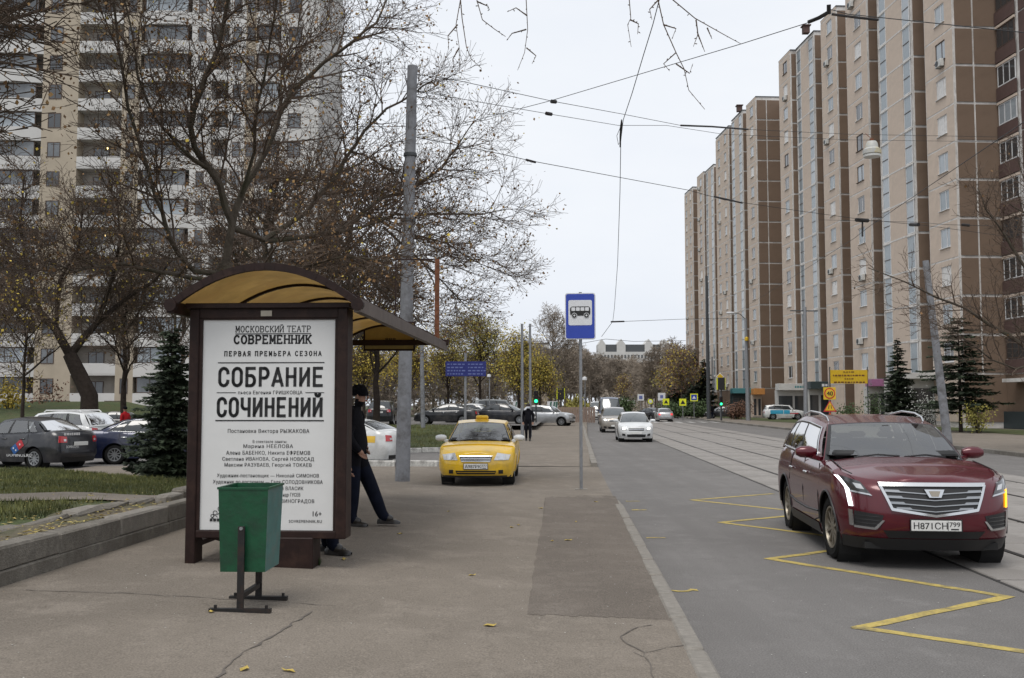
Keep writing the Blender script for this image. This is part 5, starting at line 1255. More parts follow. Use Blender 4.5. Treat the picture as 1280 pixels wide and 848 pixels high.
for (nm,pn,pf,z,ty) in bays:
    n0=A(pn,245,z); n0=Vector((n0.x,z,0)); d=ray(pf,245); tf=d.x/d.y
    L=(n0.x-tf*z)/(sin(BA)+tf*cos(BA)); L=max(2.5,min(9,L)); bayinfo[nm]=(n0,L)
    # core (shows as pale joints)
    D=9.0; b=MB(); c0=n0+e_in*.0; pts=[n0,n0+e_far*L,n0+e_far*L+e_in*D,n0+e_in*D]; b.prism([W2L(p) for p in pts],(0,0,HB)); b.build('wall_core','seam',bld)
    b=MB(); c_=n0+e_far*L/2+e_in*D/2; b.box((0,0,0),(L+.16,D+.16,.10)); o=b.build('parapet','roof_dark',bld); o.location=W2L(Vector((c_.x,c_.y,HB+.05))); o.rotation_euler=(0,0,rzP)
    Lk=round(L,2); sm=.07; pw=L-2*sm; bw=1.25; bw2=1.75; wide=nm in('A','G')
    for f in range(NFL+1):
        zf=F0+f*FH; h=FH-.13 if f<NFL else .32
        mid=n0+e_far*L/2; pz_=Vector((mid.x,mid.y,zf+.065))
        if ty=='w1':
            if f<NFL:
                wx=.06*L; hole=(wx-.75,wx+.75,.85,2.30)
                panel((nm,'p'),lambda:ring_mesh(pw,h,*hole),'wall_panel','panel_pale',bld,W2L(pz_),rzP)
                wp=pz_-e_far*wx+Vector((0,0,.85))-e_in*.02
                put_window(WIN if rb.random()>.12 else WIND,bld,W2L(wp),rzP)
                if rb.random()<.2: acs.append(wp+e_far*rb.choice((-.3,.5,.9))-e_in*.3+Vector((0,0,-.55)))
            else: panel((nm,'pt'),lambda:ring_mesh(pw,.30,None,0,0,0),'wall_panel','panel_pale',bld,W2L(pz_),rzP)
        elif ty=='w2':
            if f<NFL:
                hw_=pw/2
                for sx in (-1,1):
                    panel((nm,'p'),lambda:ring_mesh(hw_-.03,h,-.6,.6,.85,2.30),'wall_panel','panel_pale',bld,W2L(pz_+e_far*sx*(hw_/2+.0)),rzP)
                    o=put_window(WIN,bld,W2L(pz_+e_far*sx*hw_/2+Vector((0,0,.85))-e_in*.02),rzP); o.scale=(.8,1,1)
                if rb.random()<.3: acs.append(pz_-e_in*.3+e_far*rb.choice((-1.2,.0,1.4))+Vector((0,0,.35)))
        else:
            gw=1.25; cw=L-2*gw-.75
            if f<NFL:
                panel((nm,'p'),lambda:ring_mesh(cw,h,None,0,0,0,.07),'wall_panel','panel_pale',bld,W2L(pz_+e_far*.06),rzP)
                for sx in (-1,1):
                    wp=pz_+e_far*(sx*(L/2-.30-gw/2) )-e_in*.06
                    o=put_window(STW,bld,W2L(wp),rzP,'stair_window')
        # end wall panels (facing the street's near end)
        if f<NFL:
            q=n0+e_in*(bw/2+.07)+Vector((0,0,zf+.1))
            panel(('e1'),lambda:ring_mesh(bw,FH-.2,None,0,0,0,.06),'end_panel','panel_brown',bld,W2L(q),rzE)
            if wide:
                q=n0+e_in*(bw+.22+bw2/2)+Vector((0,0,zf+.1))
                panel(('e2',nm),lambda:ring_mesh(bw2,FH-.2,None,0,0,0,.06),'end_panel','panel_brown',bld,W2L(q),rzE)
    for f in range(NFL+1):
        q=n0+e_far*L/2+Vector((0,0,F0+f*FH-.065)); panel((nm,'j'),lambda:ring_mesh(L,.125,None,0,0,0,.085),'joint_strip','seam',bld,W2L(q),rzP)
    for k,t_ in enumerate((.045,L-.045)):
        b=ring_mesh(.085,FH*NFL,None,0,0,0,.088); o=b.build('edge_strip','seam',bld); o.location=W2L(n0+e_far*t_+Vector((0,0,F0+.01))); o.rotation_euler=(0,0,rzP)
    # ground storey panels
    b=ring_mesh(pw,F0-.5,None,0,0,0,.06); o=b.build('base_panel','panel_pale' if nm in 'ABCDEF' else 'panel_brown',bld); o.location=W2L(n0+e_far*L/2+Vector((0,0,.45))); o.rotation_euler=(0,0,rzP)
    b=ring_mesh(3.1 if wide else 1.25,F0-.5,None,0,0,0,.06); o=b.build('base_panel','panel_brown',bld); o.location=W2L(n0+e_in*((3.1 if wide else 1.25)/2+.05)+Vector((0,0,.45))); o.rotation_euler=(0,0,rzE)
# transoms of the stair glazing, one bar each, shared mesh
tb=None
for o in [o for o in bld.children if o.name.startswith('stair_window')]:
    if tb is None:
        b=MB(); b.box((0,-.005,1.32),(1.15,.07,.05)); t_=b.build('transom','win_frame_dark',o); tb=t_.data
        b=MB(); b.box((0,-.02,2.66),(1.3,.12,.10)); t_=b.build('sill_band','seam',o); tb2=t_.data
    else: inst('transom',tb,o); inst('sill_band',tb2,o)
# main block behind the bays
n0,L=bayinfo['A']; nl,Ll=bayinfo['L']
xa=n0+e_in*3.15
b=MB(); pts=[xa+e_far*.4,Vector((n0.x+3.6,100,0)),Vector((nl.x+3.0,nl.y+8,0)),Vector((nl.x+14,nl.y+8,0)),Vector((n0.x+16,n0.y,0))]; b.prism([W2L(Vector((p.x,p.y,0))) for p in pts],(0,0,HB-1)); b.build('rear_block','panel_brown2',bld)
# near maroon wing with balconies
wing0=xa-e_far*18
b=MB(); pts=[wing0,xa+e_far*.3,xa+e_far*.3+e_in*10,wing0+e_in*10]; b.prism([W2L(p) for p in pts],(0,0,HB)); b.build('wall_core','seam',bld)
for f in range(NFL):
    zf=F0+f*FH; q=xa-e_far*1.42+Vector((0,0,zf+.05))
    panel('ms',lambda:ring_mesh(2.5,.95,None,0,0,0,.10),'balcony_parapet','panel_maroon',bld,W2L(q-e_in*.10),rzP)
    o=put_window(BALW if rb.random()>.45 else BALD,bld,W2L(q-e_in*.10+Vector((0,0,1.02))),rzP,'balcony_window')
    panel('ms2',lambda:ring_mesh(2.5,.18,None,0,0,0,.10),'balcony_lintel','panel_pale',bld,W2L(q-e_in*.10+Vector((0,0,2.53))),rzP)
    for k in range(4):
        panel(('mp'),lambda:ring_mesh(3.3,FH-.12,None,0,0,0,.06),'wing_panel','panel_maroon' if k==0 else 'panel_maroon',bld,W2L(xa-e_far*(2.95+1.70+3.42*k)+Vector((0,0,zf+.06))),rzP)
for k in range(5):
    b=ring_mesh(3.35,F0-.2,None,0,0,0,.06); o=b.build('base_panel','panel_brown',bld); o.location=W2L(xa-e_far*(1.7+3.4*k)+Vector((0,0,.15))); o.rotation_euler=(0,0,rzP)
b=MB(); b.box((0,-.2,.6),(16,.3,1.2)); o=b.build('plinth','shop_dark',bld); o.location=W2L(xa-e_far*8); o.rotation_euler=(0,0,rzP)
b=MB(); b.box((0,-.55,3.35),(3.2,1.2,.25)); o=b.build('porch_slab','seam',bld); o.location=W2L(xa-e_far*3.0); o.rotation_euler=(0,0,rzP)
# shop fronts
def shop(px0,px1,z,hb,sign,signmat,label_txt=None,txtm='sign_white',canopy=.35,front='shop_white',py_top=None):
    a=A(px0,500,z); b_=A(px1,500,z); w_=b_.x-a.x; c_=Vector(((a.x+b_.x)/2,z,0)); r=bpy.data.objects.new('shop_front',None)
    b=MB(); b.box((0,.6,hb/2),(w_,1.2,hb)); o=b.build('shop_front',front,bld); o.location=W2L(c_)
    n=max(2,int(w_/1.3))
    for i in range(n):
        x=-w_/2+w_*(i+.5)/n; g=MB(); g.box((x,-.012,hb*.45),(w_/n-.25,.03,hb*.72)); q=g.build('shop_window','pane_dark',o)
    g=MB(); g.box((0,-.45,hb+canopy/2),(w_+.3,1.6,canopy),.02); q=g.build('shop_sign',signmat,o)
    if label_txt: blur_bars('worn_lettering',q,-w_*.05,w_*.38,-1.256,hb+canopy*.5,canopy*.36,txtm,len(label_txt))
    g=MB(); g.box((0,-.7,.08),(w_,1.4,.16)); g.build('step','kerbstone',o)
    return o
shop(972,1012,113.5,3.3,'x','shop_white','dim','shop_teal',.75)
shop(1011,1038,107.5,3.35,'x','shop_dark','dimmer','sign_white',.8)
shop(1086,1112,84.0,3.2,'x','shop_purple',None,'sign_white',.6)
shop(1113,1168,75.2,3.6,'x','shop_white',None,'sign_white',.45)
shop(915,938,136,3.2,'x','shop_teal',None,'sign_white',.7,'shop_dark')
shop(941,952,131.5,3.0,'x','shop_orange',None,'sign_white',.8,'panel_pale')
# air conditioners
acm=MB(); acm.box((0,0,.28),(.82,.30,.56),.03); 
acf=MB(); acf.lathe([(0,0),(.21,0),(.22,-.012),(.0,-.014)],14,'Y')
src=None
for i,p in enumerate(acs[:34]):
    t=thing('air_conditioner','white air conditioner box hung on the beige apartment facade','air conditioner',p,rzP,'air conditioners on the apartment facade')
    if src is None:
        o1=acm.build('casing','ac_white',t,smooth=40); o2=acf.build('fan_grille','darksteel',o1); o2.location=(-.12,-.155,.28)
        bk=MB(); bk.bar((-.3,.28,-.02),(-.3,-.12,-.02),.04); bk.bar((.3,.28,-.02),(.3,-.12,-.02),.04); o3=bk.build('bracket','darksteel',t); src=(o1,o2,o3)
    else:
        o1=inst('casing',src[0],t); o2=inst('fan_grille',src[1],o1,(-.12,-.155,.28)); inst('bracket',src[2],t)
# roof clutter
for px,py,z in ((925,142,139),(1011,22,109)):
    p=A(px,200,z); b=MB(); b.box((0,0,.4),(.7,.7,.8)); b.box((0,0,.85),(.95,.95,.12)); o=b.build('roof_vent','panel_maroon',bld); o.location=W2L(Vector((p.x+.2,z+.8,HB+.05)))

# ---------------------------------------------------------------- white tower on the left
LB=thing('apartment_tower','white and beige apartment tower with balconies behind bare trees','building',(-38,98,0))
YB=98.0; SH=2.95; ZC=2.3; NS=17; TH=NS*SH+2
def LX(px): return A(px,150,YB).x+38
def colbox(name,px0,px1,y0,y1,mt,z0=0.0,z1=TH):
    b=MB(); b.box(((LX(px0)+LX(px1))/2,(y0+y1)/2,(z0+z1)/2),(LX(px1)-LX(px0),y1-y0,z1-z0)); return b.build(name,mt,LB)
colbox('rear_block',-60,397,3.2,14,'bld_white')
cols=[(-60,52,'log'),(52,97,'beige'),(97,152,'bal'),(152,174,'beige'),(174,238,'log'),(238,264,'white'),(264,285,'bal'),(285,306,'white'),(306,319,'beige'),(319,350,'log'),(350,398,'white')]
LW={}
def lwin(w_,h_,fr,pa):
    k=(round(w_,1),h_,fr)
    if k not in LW: LW[k]=window_tpl(w_,h_,(-.2,.2) if w_>2 else (.0,) if w_>1.2 else (),fr,pa,False)
    return LW[k]
parm={}
for (p0,p1,ty) in cols:
    x0_,x1_=LX(p0),LX(p1); w_=x1_-x0_; xc=(x0_+x1_)/2
    if ty in('beige','white'):
        colbox('wall_strip',p0,p1,0.0,3.2,'bld_beige' if ty=='beige' else 'bld_white')
        ww=1.3 if w_>2.4 else .8
        for f in range(NS):
            z_=ZC+.1+f*SH
            o=put_window(lwin(ww,1.5,'win_frame_dark',('pane_mid','pane_dark')),LB,(xc-(.5 if w_>3 else 0),-.02,z_+.35),0)
    else:
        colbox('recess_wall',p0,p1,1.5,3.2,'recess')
        for f in range(NS):
            z_=ZC+f*SH; key=(p0,)
            if ty=='log':
                b=None
                if key not in parm:
                    b=MB(); bow=.55
                    b.grid(lambda u,v:(x0_-xc+w_*u,-bow*sin(pi*u)+.0,-.75+1.35*v),12,2,flip=False); b.grid(lambda u,v:(x0_-xc+w_*u,-bow*sin(pi*u)+(1.6+bow*sin(pi*u))*v,.60),12,2); b.grid(lambda u,v:(x0_-xc+w_*u,-bow*sin(pi*u)+(1.6+bow*sin(pi*u))*v,-.75),12,2)
                    o=b.build('balcony_parapet','bld_white',LB,smooth=40); parm[key]=o.data
                else: o=inst('balcony_parapet',parm[key],LB)
                o.location=(xc,0,z_-.1)
                put_window(lwin(w_*.86,1.55,'win_frame_dark',('pane_mid','pane_dark','pane_pale')),LB,(xc,.02,z_+.52),0,'balcony_window')
            else:
                if key not in parm:
                    b=MB(); b.box((0,.06,-.05),(w_,.12,1.1)); b.box((0,.8,-.62),(w_,1.6,.16)); o=b.build('balcony_parapet','bld_white',LB); parm[key]=o.data
                else: o=inst('balcony_parapet',parm[key],LB)
                o.location=(xc,0,z_)
                put_window(lwin(min(1.6,w_*.7),1.7,'win_frame_dark',('pane_mid','pane_dark')),LB,(xc-.3,1.46,z_+.0),0,'balcony_door')
                if p0==97 and f in (5,8,10,12): b=MB(); b.lathe([(0,-.1),(.09,-.05),(.1,.05),(0,.1)],8,c=(xc+.5,.9,z_+1.55)); b.build('balcony_lamp','lamp_lit',LB)
colbox('parapet',-62,400,-.1,14,'bld_white',TH,TH+.6)
for px in (60,76,88,150,215):
    w_=1.1; o=put_window(lwin(1.6,1.5,'win_frame_dark',('pane_dark',)),LB,(LX(px),-.045,.55),0,'ground_window')
b=MB(); b.box((LX(75),-.06,.95),(1.5,.1,2.3)); b.build('door','teal_door',LB)
colbox('base_course',-60,397,-.03,.2,'bld_beige',0,1.75)

# ---------------------------------------------------------------- white block on the skyline
FB=thing('distant_building','long white building with dark mansard roof on the skyline','building',(54,430,0))
def FX(px): return A(px,440,430).x-54
zt=A(790,440,430).z
b=MB(); b.box(((FX(748)+FX(836))/2,6,zt/2),(FX(836)-FX(748),12,zt)); b.build('wall','bld_white',FB)
for a_,b_ in ((757,771),(782,806),(816,826)):
    m_=MB(); m_.box(((FX(a_)+FX(b_))/2,6,zt+1.6),(FX(b_)-FX(a_),11,3.2)); m_.build('mansard','roof_dark',FB)
for a_,b_ in ((748,757),(771,782),(806,816),(826,836)):
    m_=MB(); x0_,x1_=FX(a_),FX(b_); m_.prism([(x0_,0,zt),(x1_,0,zt),(x1_,0,zt+3.3),((x0_+x1_)/2,0,zt+5.6),(x0_,0,zt+3.3)],(0,11,0)); m_.build('gable','bld_white',FB)
wd_=None
for r in range(5):
    for i in range(20):
        if wd_ is None: m_=MB(); m_.box((0,0,0),(.8,.1,1.4)); o=m_.build('window','pane_dark',FB); wd_=o
        else: o=inst('window',wd_,FB)
        o.location=(FX(750)+(FX(834)-FX(750))*(i+.5)/20,-.05,zt-2-r*3.1)
FB2=thing('distant_building','pale grey flat-roofed block rising behind the bare trees','building',(14,400,0))
b=MB(); b.box((-4,6,13),(10,12,26)); b.box((3,6,12),(6,12,24)); b.build('wall','bld_white',FB2)
b=MB(); b.box((-4,6,26.3),(10.4,12.4,.6)); b.build('roof','roof_dark',FB2)
for r in range(6):
    for i in range(4):
        o=inst('window',wd_,FB2,(-7.5+2.3*i,-.05,24-r*3.1))
# ================================================================ trees
mat('bark',(.085,.07,.055),.95,spec=.15,var=.35,scale=6,bump=.8,bscale=30,stain=(.045,.05,.028,.6),stscale=1.5); mat('bark_dark',(.04,.031,.026),.95,spec=.15,var=.3,scale=6,bump=.6,bscale=30)
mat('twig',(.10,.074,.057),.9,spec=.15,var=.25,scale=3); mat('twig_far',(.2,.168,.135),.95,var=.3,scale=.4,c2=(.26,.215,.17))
mat('leaf_brown',(.13,.07,.03),.8,var=.45,scale=2.5,c2=(.2,.11,.045)); mat('leaf_gold',(.36,.27,.03),.75,var=.45,scale=.7,c2=(.44,.33,.05)); mat('leaf_olive',(.13,.135,.03),.75,var=.4,scale=.6,c2=(.30,.26,.05)); mat('leaf_green',(.04,.07,.018),.75,var=.4,scale=.8); mat('leaf_rust',(.12,.06,.035),.8,var=.4,scale=1); mat('needle',(.014,.026,.014),.8,var=.5,scale=1.2,c2=(.032,.046,.022))
mat('leaf_tan',(.27,.16,.06),.8,var=.4,scale=2.5)
mat('berry_white',(.35,.36,.33),.8,var=.3,scale=3)
class Tree:
    def __init__(s,seed): s.r=random.Random(seed); s.w=MB(); s.t=MB(); s.tips=[]; s.n=0
    def tubeit(s,pts,rad,lvl): (s.w if lvl<=1 else s.t).tube(pts,rad,(9,6,4,3,3,3)[lvl],cap=lvl<2)
    def branch(s,p,d,L,r,lvl,P):
        rr=s.r; ns=P['seg'][lvl]; pts=[p.copy()]; q=p.copy(); d=d.normalized()
        for i in range(ns):
            wv=P['wander'][lvl]; d=(d+Vector((rr.gauss(0,wv),rr.gauss(0,wv),rr.gauss(0,wv)+P['up'][lvl]))).normalized(); q=q+d*(L/ns); pts.append(q.copy())
        rad=[max(P['rmin'],r*(1-.75*i/ns)) for i in range(ns+1)]
        s.limb(pts,rad,lvl,P)
    def limb(s,pts,rad,lvl,P,L=None,t0=None):
        s.tubeit(pts,rad,lvl); s.n+=1
        if lvl>=P['max']: s.tips.append((pts[-1],(pts[-1]-pts[-2]).normalized())); 
        if lvl>=P['max']: return
        rr=s.r; L=sum((b-a).length for a,b in zip(pts[:-1],pts[1:])); n=P['n'][lvl]; n=int(n*L/P['ref'][lvl]+rr.random()) if P.get('ref') else n
        t0=P['t0'][lvl] if t0 is None else t0; az=rr.uniform(0,6.28)
        for k in range(n):
            t=t0+(1-t0)*(k+rr.random())/n; f=t*(len(pts)-1); i=min(int(f),len(pts)-2); p=pts[i].lerp(pts[i+1],f-i); pd=(pts[i+1]-pts[i]).normalized()
            az+=2.4+rr.uniform(-.5,.5); a=P['ang'][lvl]*rr.uniform(.7,1.25); o=pd.orthogonal().normalized(); o2=pd.cross(o); d=pd*cos(a)+(o*cos(az)+o2*sin(az))*sin(a)
            if d.z<P.get('minz',-.35): d.z*=.3
            Lc=P['len'][lvl]*rr.uniform(.6,1.25)*(1.15-.6*t)*P.get('sc',1); rc=max(P['rmin'],min(rad[i]*.72,P['rad'][lvl]*P.get('sc',1)))
            s.branch(p,d,Lc,rc,lvl+1,P)
    def leaves(s,n,size,mt_spread=.25,hang=True):
        m=MB(); rr=s.r; V=[];F=[]
        if not s.tips: return m
        for i in range(n):
            p,d=rr.choice(s.tips); p=p+Vector((rr.gauss(0,mt_spread),rr.gauss(0,mt_spread),rr.gauss(0,mt_spread)))
            a=Vector((rr.gauss(0,1),rr.gauss(0,1),rr.gauss(0,1)-(1.2 if hang else 0))).normalized(); b=a.orthogonal().normalized(); b=(b*cos(rr.uniform(0,6.28))+a.cross(b)*sin(rr.uniform(0,6.28))); sz=size*rr.uniform(.6,1.3); k=len(V)
            V+=[p,p+a*sz*.5+b*sz*.36,p+a*sz,p+a*sz*.5-b*sz*.36]; F.append((k,k+1,k+2,k+3))
        m.v=[tuple(v) for v in V]; m.f=F; m.m=[0]*len(F); return m
    def make(s,name,label,base,cat='tree',group=None,leaves=None,bark='bark',twig='twig'):
        t=thing(name,label,cat,base,0,group)
        if s.w.f: s.w.build('trunk',bark,t,smooth=60)
        if s.t.f: s.t.build('crown',twig,t)
        for lv in (leaves or []): s.leaves(*lv[:3]).build('leaves',lv[3],t)
        return t
NP=dict(seg=(8,7,5,3,2),wander=(.05,.11,.13,.16,.2),up=(.05,.05,.04,.03,.0),rmin=.004,n=(9,9,9,7),ref=(6.0,3.0,1.4,.6),t0=(.35,.2,.15,.15),ang=(.75,.75,.75,.8),len=(3.6,1.7,.9,.46),rad=(.07,.026,.011,.006),max=4)
def px_limb(pts,r0,r1,base):
    P=[A(x,y,Y)-base for x,y,Y in pts]; out=[]
    for a,b in zip(P[:-1],P[1:]):
        out+= [a,a.lerp(b,.5)+Vector((rng.gauss(0,.015),rng.gauss(0,.015),rng.gauss(0,.015)))]
    out.append(P[-1]); n=len(out); return out,[r0+(r1-r0)*i/(n-1) for i in range(n)]
# --- the big bare tree behind the shelter
b1=Vector((A(281,500,19).x,19,0.0)); b1.z=hill(b1.x,b1.y)-.03
T=Tree(21); PP=dict(NP)
trunk=[Vector((0,0,0)),A(281,470,19)-b1,A(280,400,19)-b1,A(281,330,19)-b1]; T.limb(trunk,[.24,.2,.17,.15],0,dict(PP,n=(0,)+PP['n'][1:]))
limbs=[([(281,335,19),(290,280,19),(275,231,18.8),(261,211,18.6),(243,185,18.4),(238,158,18.2),(243,132,18.1),(258,92,18),(274,59,17.9),(280,26,17.8),(290,-20,17.6),(300,-90,17.5)],.13,.04),
 ([(283,330,19),(294,264,19.2),(307,231,19.4),(333,188,19.6),(350,142,19.8),(366,113,20),(405,78,20.2),(444,50,20.3),(471,29,20.4),(490,-20,20.6)],.12,.028),
 ([(290,285,19.2),(330,300,19.8),(384,265,20.2),(417,226,20.6),(432,198,20.8),(456,163,21),(483,136,21.3),(518,117,21.7),(541,101,22)],.095,.02),
 ([(330,302,19.8),(384,296,20.3),(428,286,20.8),(475,249,21.3),(518,233,21.6),(553,210,22),(572,183,22.3),(592,152,22.6)],.085,.018),
 ([(400,292,20.4),(450,285,21),(494,268,21.5),(549,268,22),(603,268,22.6),(632,262,23)],.06,.014),
 ([(281,345,19),(244,340,18.8),(226,322,18.5),(212,296,18.2),(203,265,18),(191,235,17.8),(178,190,17.5),(160,135,17.2),(150,70,17),(142,0,16.8),(138,-50,16.6)],.085,.025),
 ([(280,355,19),(237,347,18.6),(198,340,18),(152,330,17.4),(120,334,17),(95,340,16.6),(60,330,16.2)],.07,.016),
 ([(300,250,19.3),(318,190,18.8),(322,130,18.4),(335,70,18),(345,10,17.7),(350,-50,17.5)],.06,.022),
 ([(262,212,18.6),(225,185,18),(195,150,17.4),(172,95,17),(165,40,16.7),(150,-30,16.5)],.05,.018),
 ([(350,142,19.8),(352,90,20.2),(372,40,20.5),(380,-20,20.7)],.05,.02),
 ([(450,262,21),(500,290,22.5),(560,305,23.5),(600,330,24.3),(640,345,25)],.05,.01),([(480,285,22),(530,330,23),(570,370,24),(600,400,25)],.045,.01),([(420,290,20.6),(450,340,21.5),(500,380,22.5),(540,420,23.5)],.045,.01),
 ([(281,340,19),(330,330,18.3),(380,335,17.8),(430,320,17.4),(480,326,17.2),(520,310,17)],.055,.012)]
for L_,r0,r1 in limbs:
    p_,q_=px_limb(L_,r0*.66,r1*.66,b1); T.limb(p_,q_,1,PP,t0=.18)
T.make('bare_tree','large bare tree with many spreading limbs behind the bus shelter',b1,leaves=[(4800,.066,.11,'leaf_brown'),(2200,.066,.11,'leaf_tan'),(900,.06,.12,'leaf_gold')])
print('hero tree branches',T.n)
# --- dark leaning tree behind the white suv
b2=Vector((A(113,500,50).x,50,-.17)); T=Tree(33); PP=dict(NP,n=(8,8,8,5),rmin=.009,sc=1.5)
T.limb([Vector((0,0,0)),A(112,495,50)-b2,A(100,470,50)-b2,A(87,443,50)-b2],[.48,.42,.38,.33],0,dict(PP,n=(0,)+PP['n'][1:]))
for L_,r0,r1 in (([(87,443,50),(70,412,49.5),(52,392,49),(30,383,48.5),(5,375,48),(-20,350,47.5)],.24,.07),([(88,444,50),(105,422,50.3),(122,403,50.6),(150,380,51),(192,352,51.5),(215,325,52)],.22,.05),([(70,412,49.5),(75,350,49),(98,310,48.5),(104,260,48)],.13,.04),([(122,403,50.6),(140,350,50),(150,300,49.5),(146,250,49)],.13,.04),([(52,392,49),(35,340,49),(25,280,49),(30,220,49)],.12,.04)):
    p_,q_=px_limb(L_,r0,r1,b2); T.limb(p_,q_,1,PP,t0=.15)
T.make('bare_tree','dark tree with a thick leaning trunk behind the white suv',b2,bark='bark_dark',leaves=[(700,.14,.3,'leaf_gold'),(600,.12,.3,'leaf_brown')])
# --- generic trees
def gen(seed,Ht,spread,P,trunk_r,lean=(0,0)):
    T=Tree(seed); r=T.r; pts=[Vector((lean[0]*t*t*Ht+r.gauss(0,.03)*Ht*.3*t,lean[1]*t*t*Ht+r.gauss(0,.03)*Ht*.3*t,Ht*.8*t)) for t in [i/8 for i in range(9)]]
    T.limb(pts,[trunk_r*(1-.8*i/8) for i in range(9)],0,P); return T
PG=dict(NP,n=(13,7,6,4),ref=None,len=(3.2,1.5,.8,.45),rad=(.06,.024,.011,.007),rmin=.007)
def PS(Ht,k=1.0,**kw):
    s=Ht/9.0*k; d=dict(PG,sc=s,rmin=kw.pop('rmin',.008)); d.update(kw); return d
T=gen(41,12,1,PS(12,1.1,n=(15,8,7,4),up=(.0,.06,.0,-.03,-.05)),.22,(.05,.0)); bb=Vector((-9.6,13.5,.4)); T.make('bare_tree','bare tree with fine drooping twigs on the lawn left of the path',bb,leaves=[(1500,.075,.15,'leaf_brown'),(600,.075,.15,'leaf_tan')])
T=gen(42,8,1,PS(8,1.0),.10); bb=Vector((A(29,500,44).x,44,-.17)); T.make('bare_tree','slim dark sapling beside the grassy bank at the car park',bb,leaves=[(420,.14,.25,'leaf_gold')],bark='bark_dark')
T=gen(43,10,1,PS(10,1.0,n=(14,8,7,4),rmin=.012),.2); bb=Vector((A(155,500,56).x,56,-.17)); T.make('bare_tree','upright bare tree beyond the person in the red jacket',bb,leaves=[(300,.14,.25,'leaf_brown')],bark='bark_dark')
T=gen(44,13,1,PS(13,1.0,n=(15,8,7,4),rmin=.012),.25); bb=Vector((A(330,500,40).x,40,-.1)); T.make('bare_tree','tall bare tree standing behind the shelter roof',bb,leaves=[(1600,.11,.25,'leaf_brown'),(700,.11,.25,'leaf_tan')])
T=gen(45,11,1,PS(11,1.1,n=(15,8,7,4),rmin=.012),.2,(.03,0)); bb=Vector((A(425,500,37).x,37,-.1)); T.make('bare_tree','bare tree between the shelter and the concrete pole',bb,leaves=[(1800,.10,.2,'leaf_brown'),(900,.10,.2,'leaf_tan')])
T=gen(46,9,1,PS(9,1.0,rmin=.012),.2); bb=Vector((A(471,500,47).x,47,h2(-6,47)-.03)); T.make('bare_tree','dark trunked tree growing on the far lawn near the concrete pole',bb,leaves=[(900,.13,.25,'leaf_gold'),(300,.12,.2,'leaf_brown')],bark='bark_dark')
T=gen(47,15,1,PS(15,1.0,n=(14,8,6,4),rmin=.016),.3); bb=Vector((-33,62,-.2)); T.make('bare_tree','broad bare tree in front of the white apartment tower',bb,leaves=[(300,.16,.3,'leaf_gold')])
bb2=T
for i,(px,z,h,lab) in enumerate(((215,66,13,'bare tree in front of the tower ground floor'),(285,72,15,'bare tree shading the tower right of the leaning tree'),(385,60,12,'bare tree at the right corner of the white tower'))):
    T=gen(50+i,h,1,PS(h,1.0,n=(13,7,6,4),rmin=.016),.22); T.make('bare_tree',lab,Vector((A(px,500,z).x,z,-.2)),leaves=[(250,.16,.3,'leaf_brown')])
# tree whose branches reach in from the right
b3=Vector((A(1345,500,36).x,36,.02)); T=Tree(61); PP=dict(NP,n=(8,6,5,4),rmin=.007,sc=1.15)
T.limb([Vector((0,0,0)),Vector((.05,0,1.5)),Vector((0,.1,3.2)),Vector((-.1,0,6.0)),Vector((0,.2,8.5))],[.2,.17,.14,.1,.05],0,PP)
for L_,r0,r1 in (([(1340,470,36),(1290,440,35.8),(1262,420,35.5),(1235,405,35.3),(1205,385,35),(1170,372,34.8),(1130,352,34.5),(1085,335,34.2)],.085,.014),([(1342,430,36),(1300,360,35.5),(1265,310,35.2),(1250,285,35),(1232,262,34.8),(1222,235,34.6)],.07,.014),([(1300,450,35.9),(1270,462,35.6),(1240,450,35.4),(1200,420,35.2),(1165,404,35)],.05,.012),([(1342,400,36),(1310,300,36),(1285,240,36),(1270,190,36)],.05,.012)):
    p_,q_=px_limb(L_,r0,r1,b3); T.limb(p_,q_,1,PP,t0=.15)
T.make('bare_tree','bare tree reaching over the right pavement past the leaning pole',b3,leaves=[(160,.10,.1,'leaf_brown')])
# near tree overhanging the pavement: only its hanging twigs come into view
b4=Vector((-6.6,4.2,.42)); T=Tree(62); P4=dict(NP,max=1)
T.tubeit([Vector((0,0,0)),Vector((.1,.1,2.5)),Vector((.5,.4,5.2)),Vector((.8,.7,8.0))],[.2,.17,.14,.09],0)
T.tubeit([Vector((.5,.4,5.2)),Vector((2.2,2.2,6.6)),Vector((4.6,4.0,7.2)),Vector((6.6,5.2,7.3)),Vector((8.2,5.6,7.1)),Vector((9.2,5.7,6.8))],[.11,.085,.06,.045,.03,.02],1)
tw=[[(580,-160),(577,-60),(575.6,0),(570,31),(574,59),(574.5,92)],[(575.6,0),(577.6,23),(583,59),(589,74),(602,86)],[(590,-170),(594,-60),(596,0),(603,25),(618.6,37),(632,46)],[(660,-180),(658,-60),(657.7,0),(659.6,37),(655.7,66),(647,88)],[(780,-180),(786,-60),(786.6,0),(788.5,23),(784.6,31),(789,59)],
 [(810,-170),(818,-60),(822.5,0),(829.5,31),(845,66),(855,86),(861,113),(881,137)],[(790,-160),(815,-40),(841,0),(868.6,23),(904,43),(926,55)],[(870,25),(872.5,43),(866.6,58.6)],[(872,42),(881,65)],[(884,35),(890,49)],[(845,66),(829.5,80),(837,89)],[(658,37),(640,42),(634,50)],[(659,20),(645,10),(634,15)],[(845,80),(862,92),(866,80)],[(829,31),(845,36),(840,49)],[(574,60),(566,74),(568,88)],[(572,31),(560,45),(561,62)],[(658,60),(670,70),(665,80)],[(596,2),(610,8),(612,13)],[(788,25),(798,30),(797,43)],[(823,0),(812,12),(815,25)]]
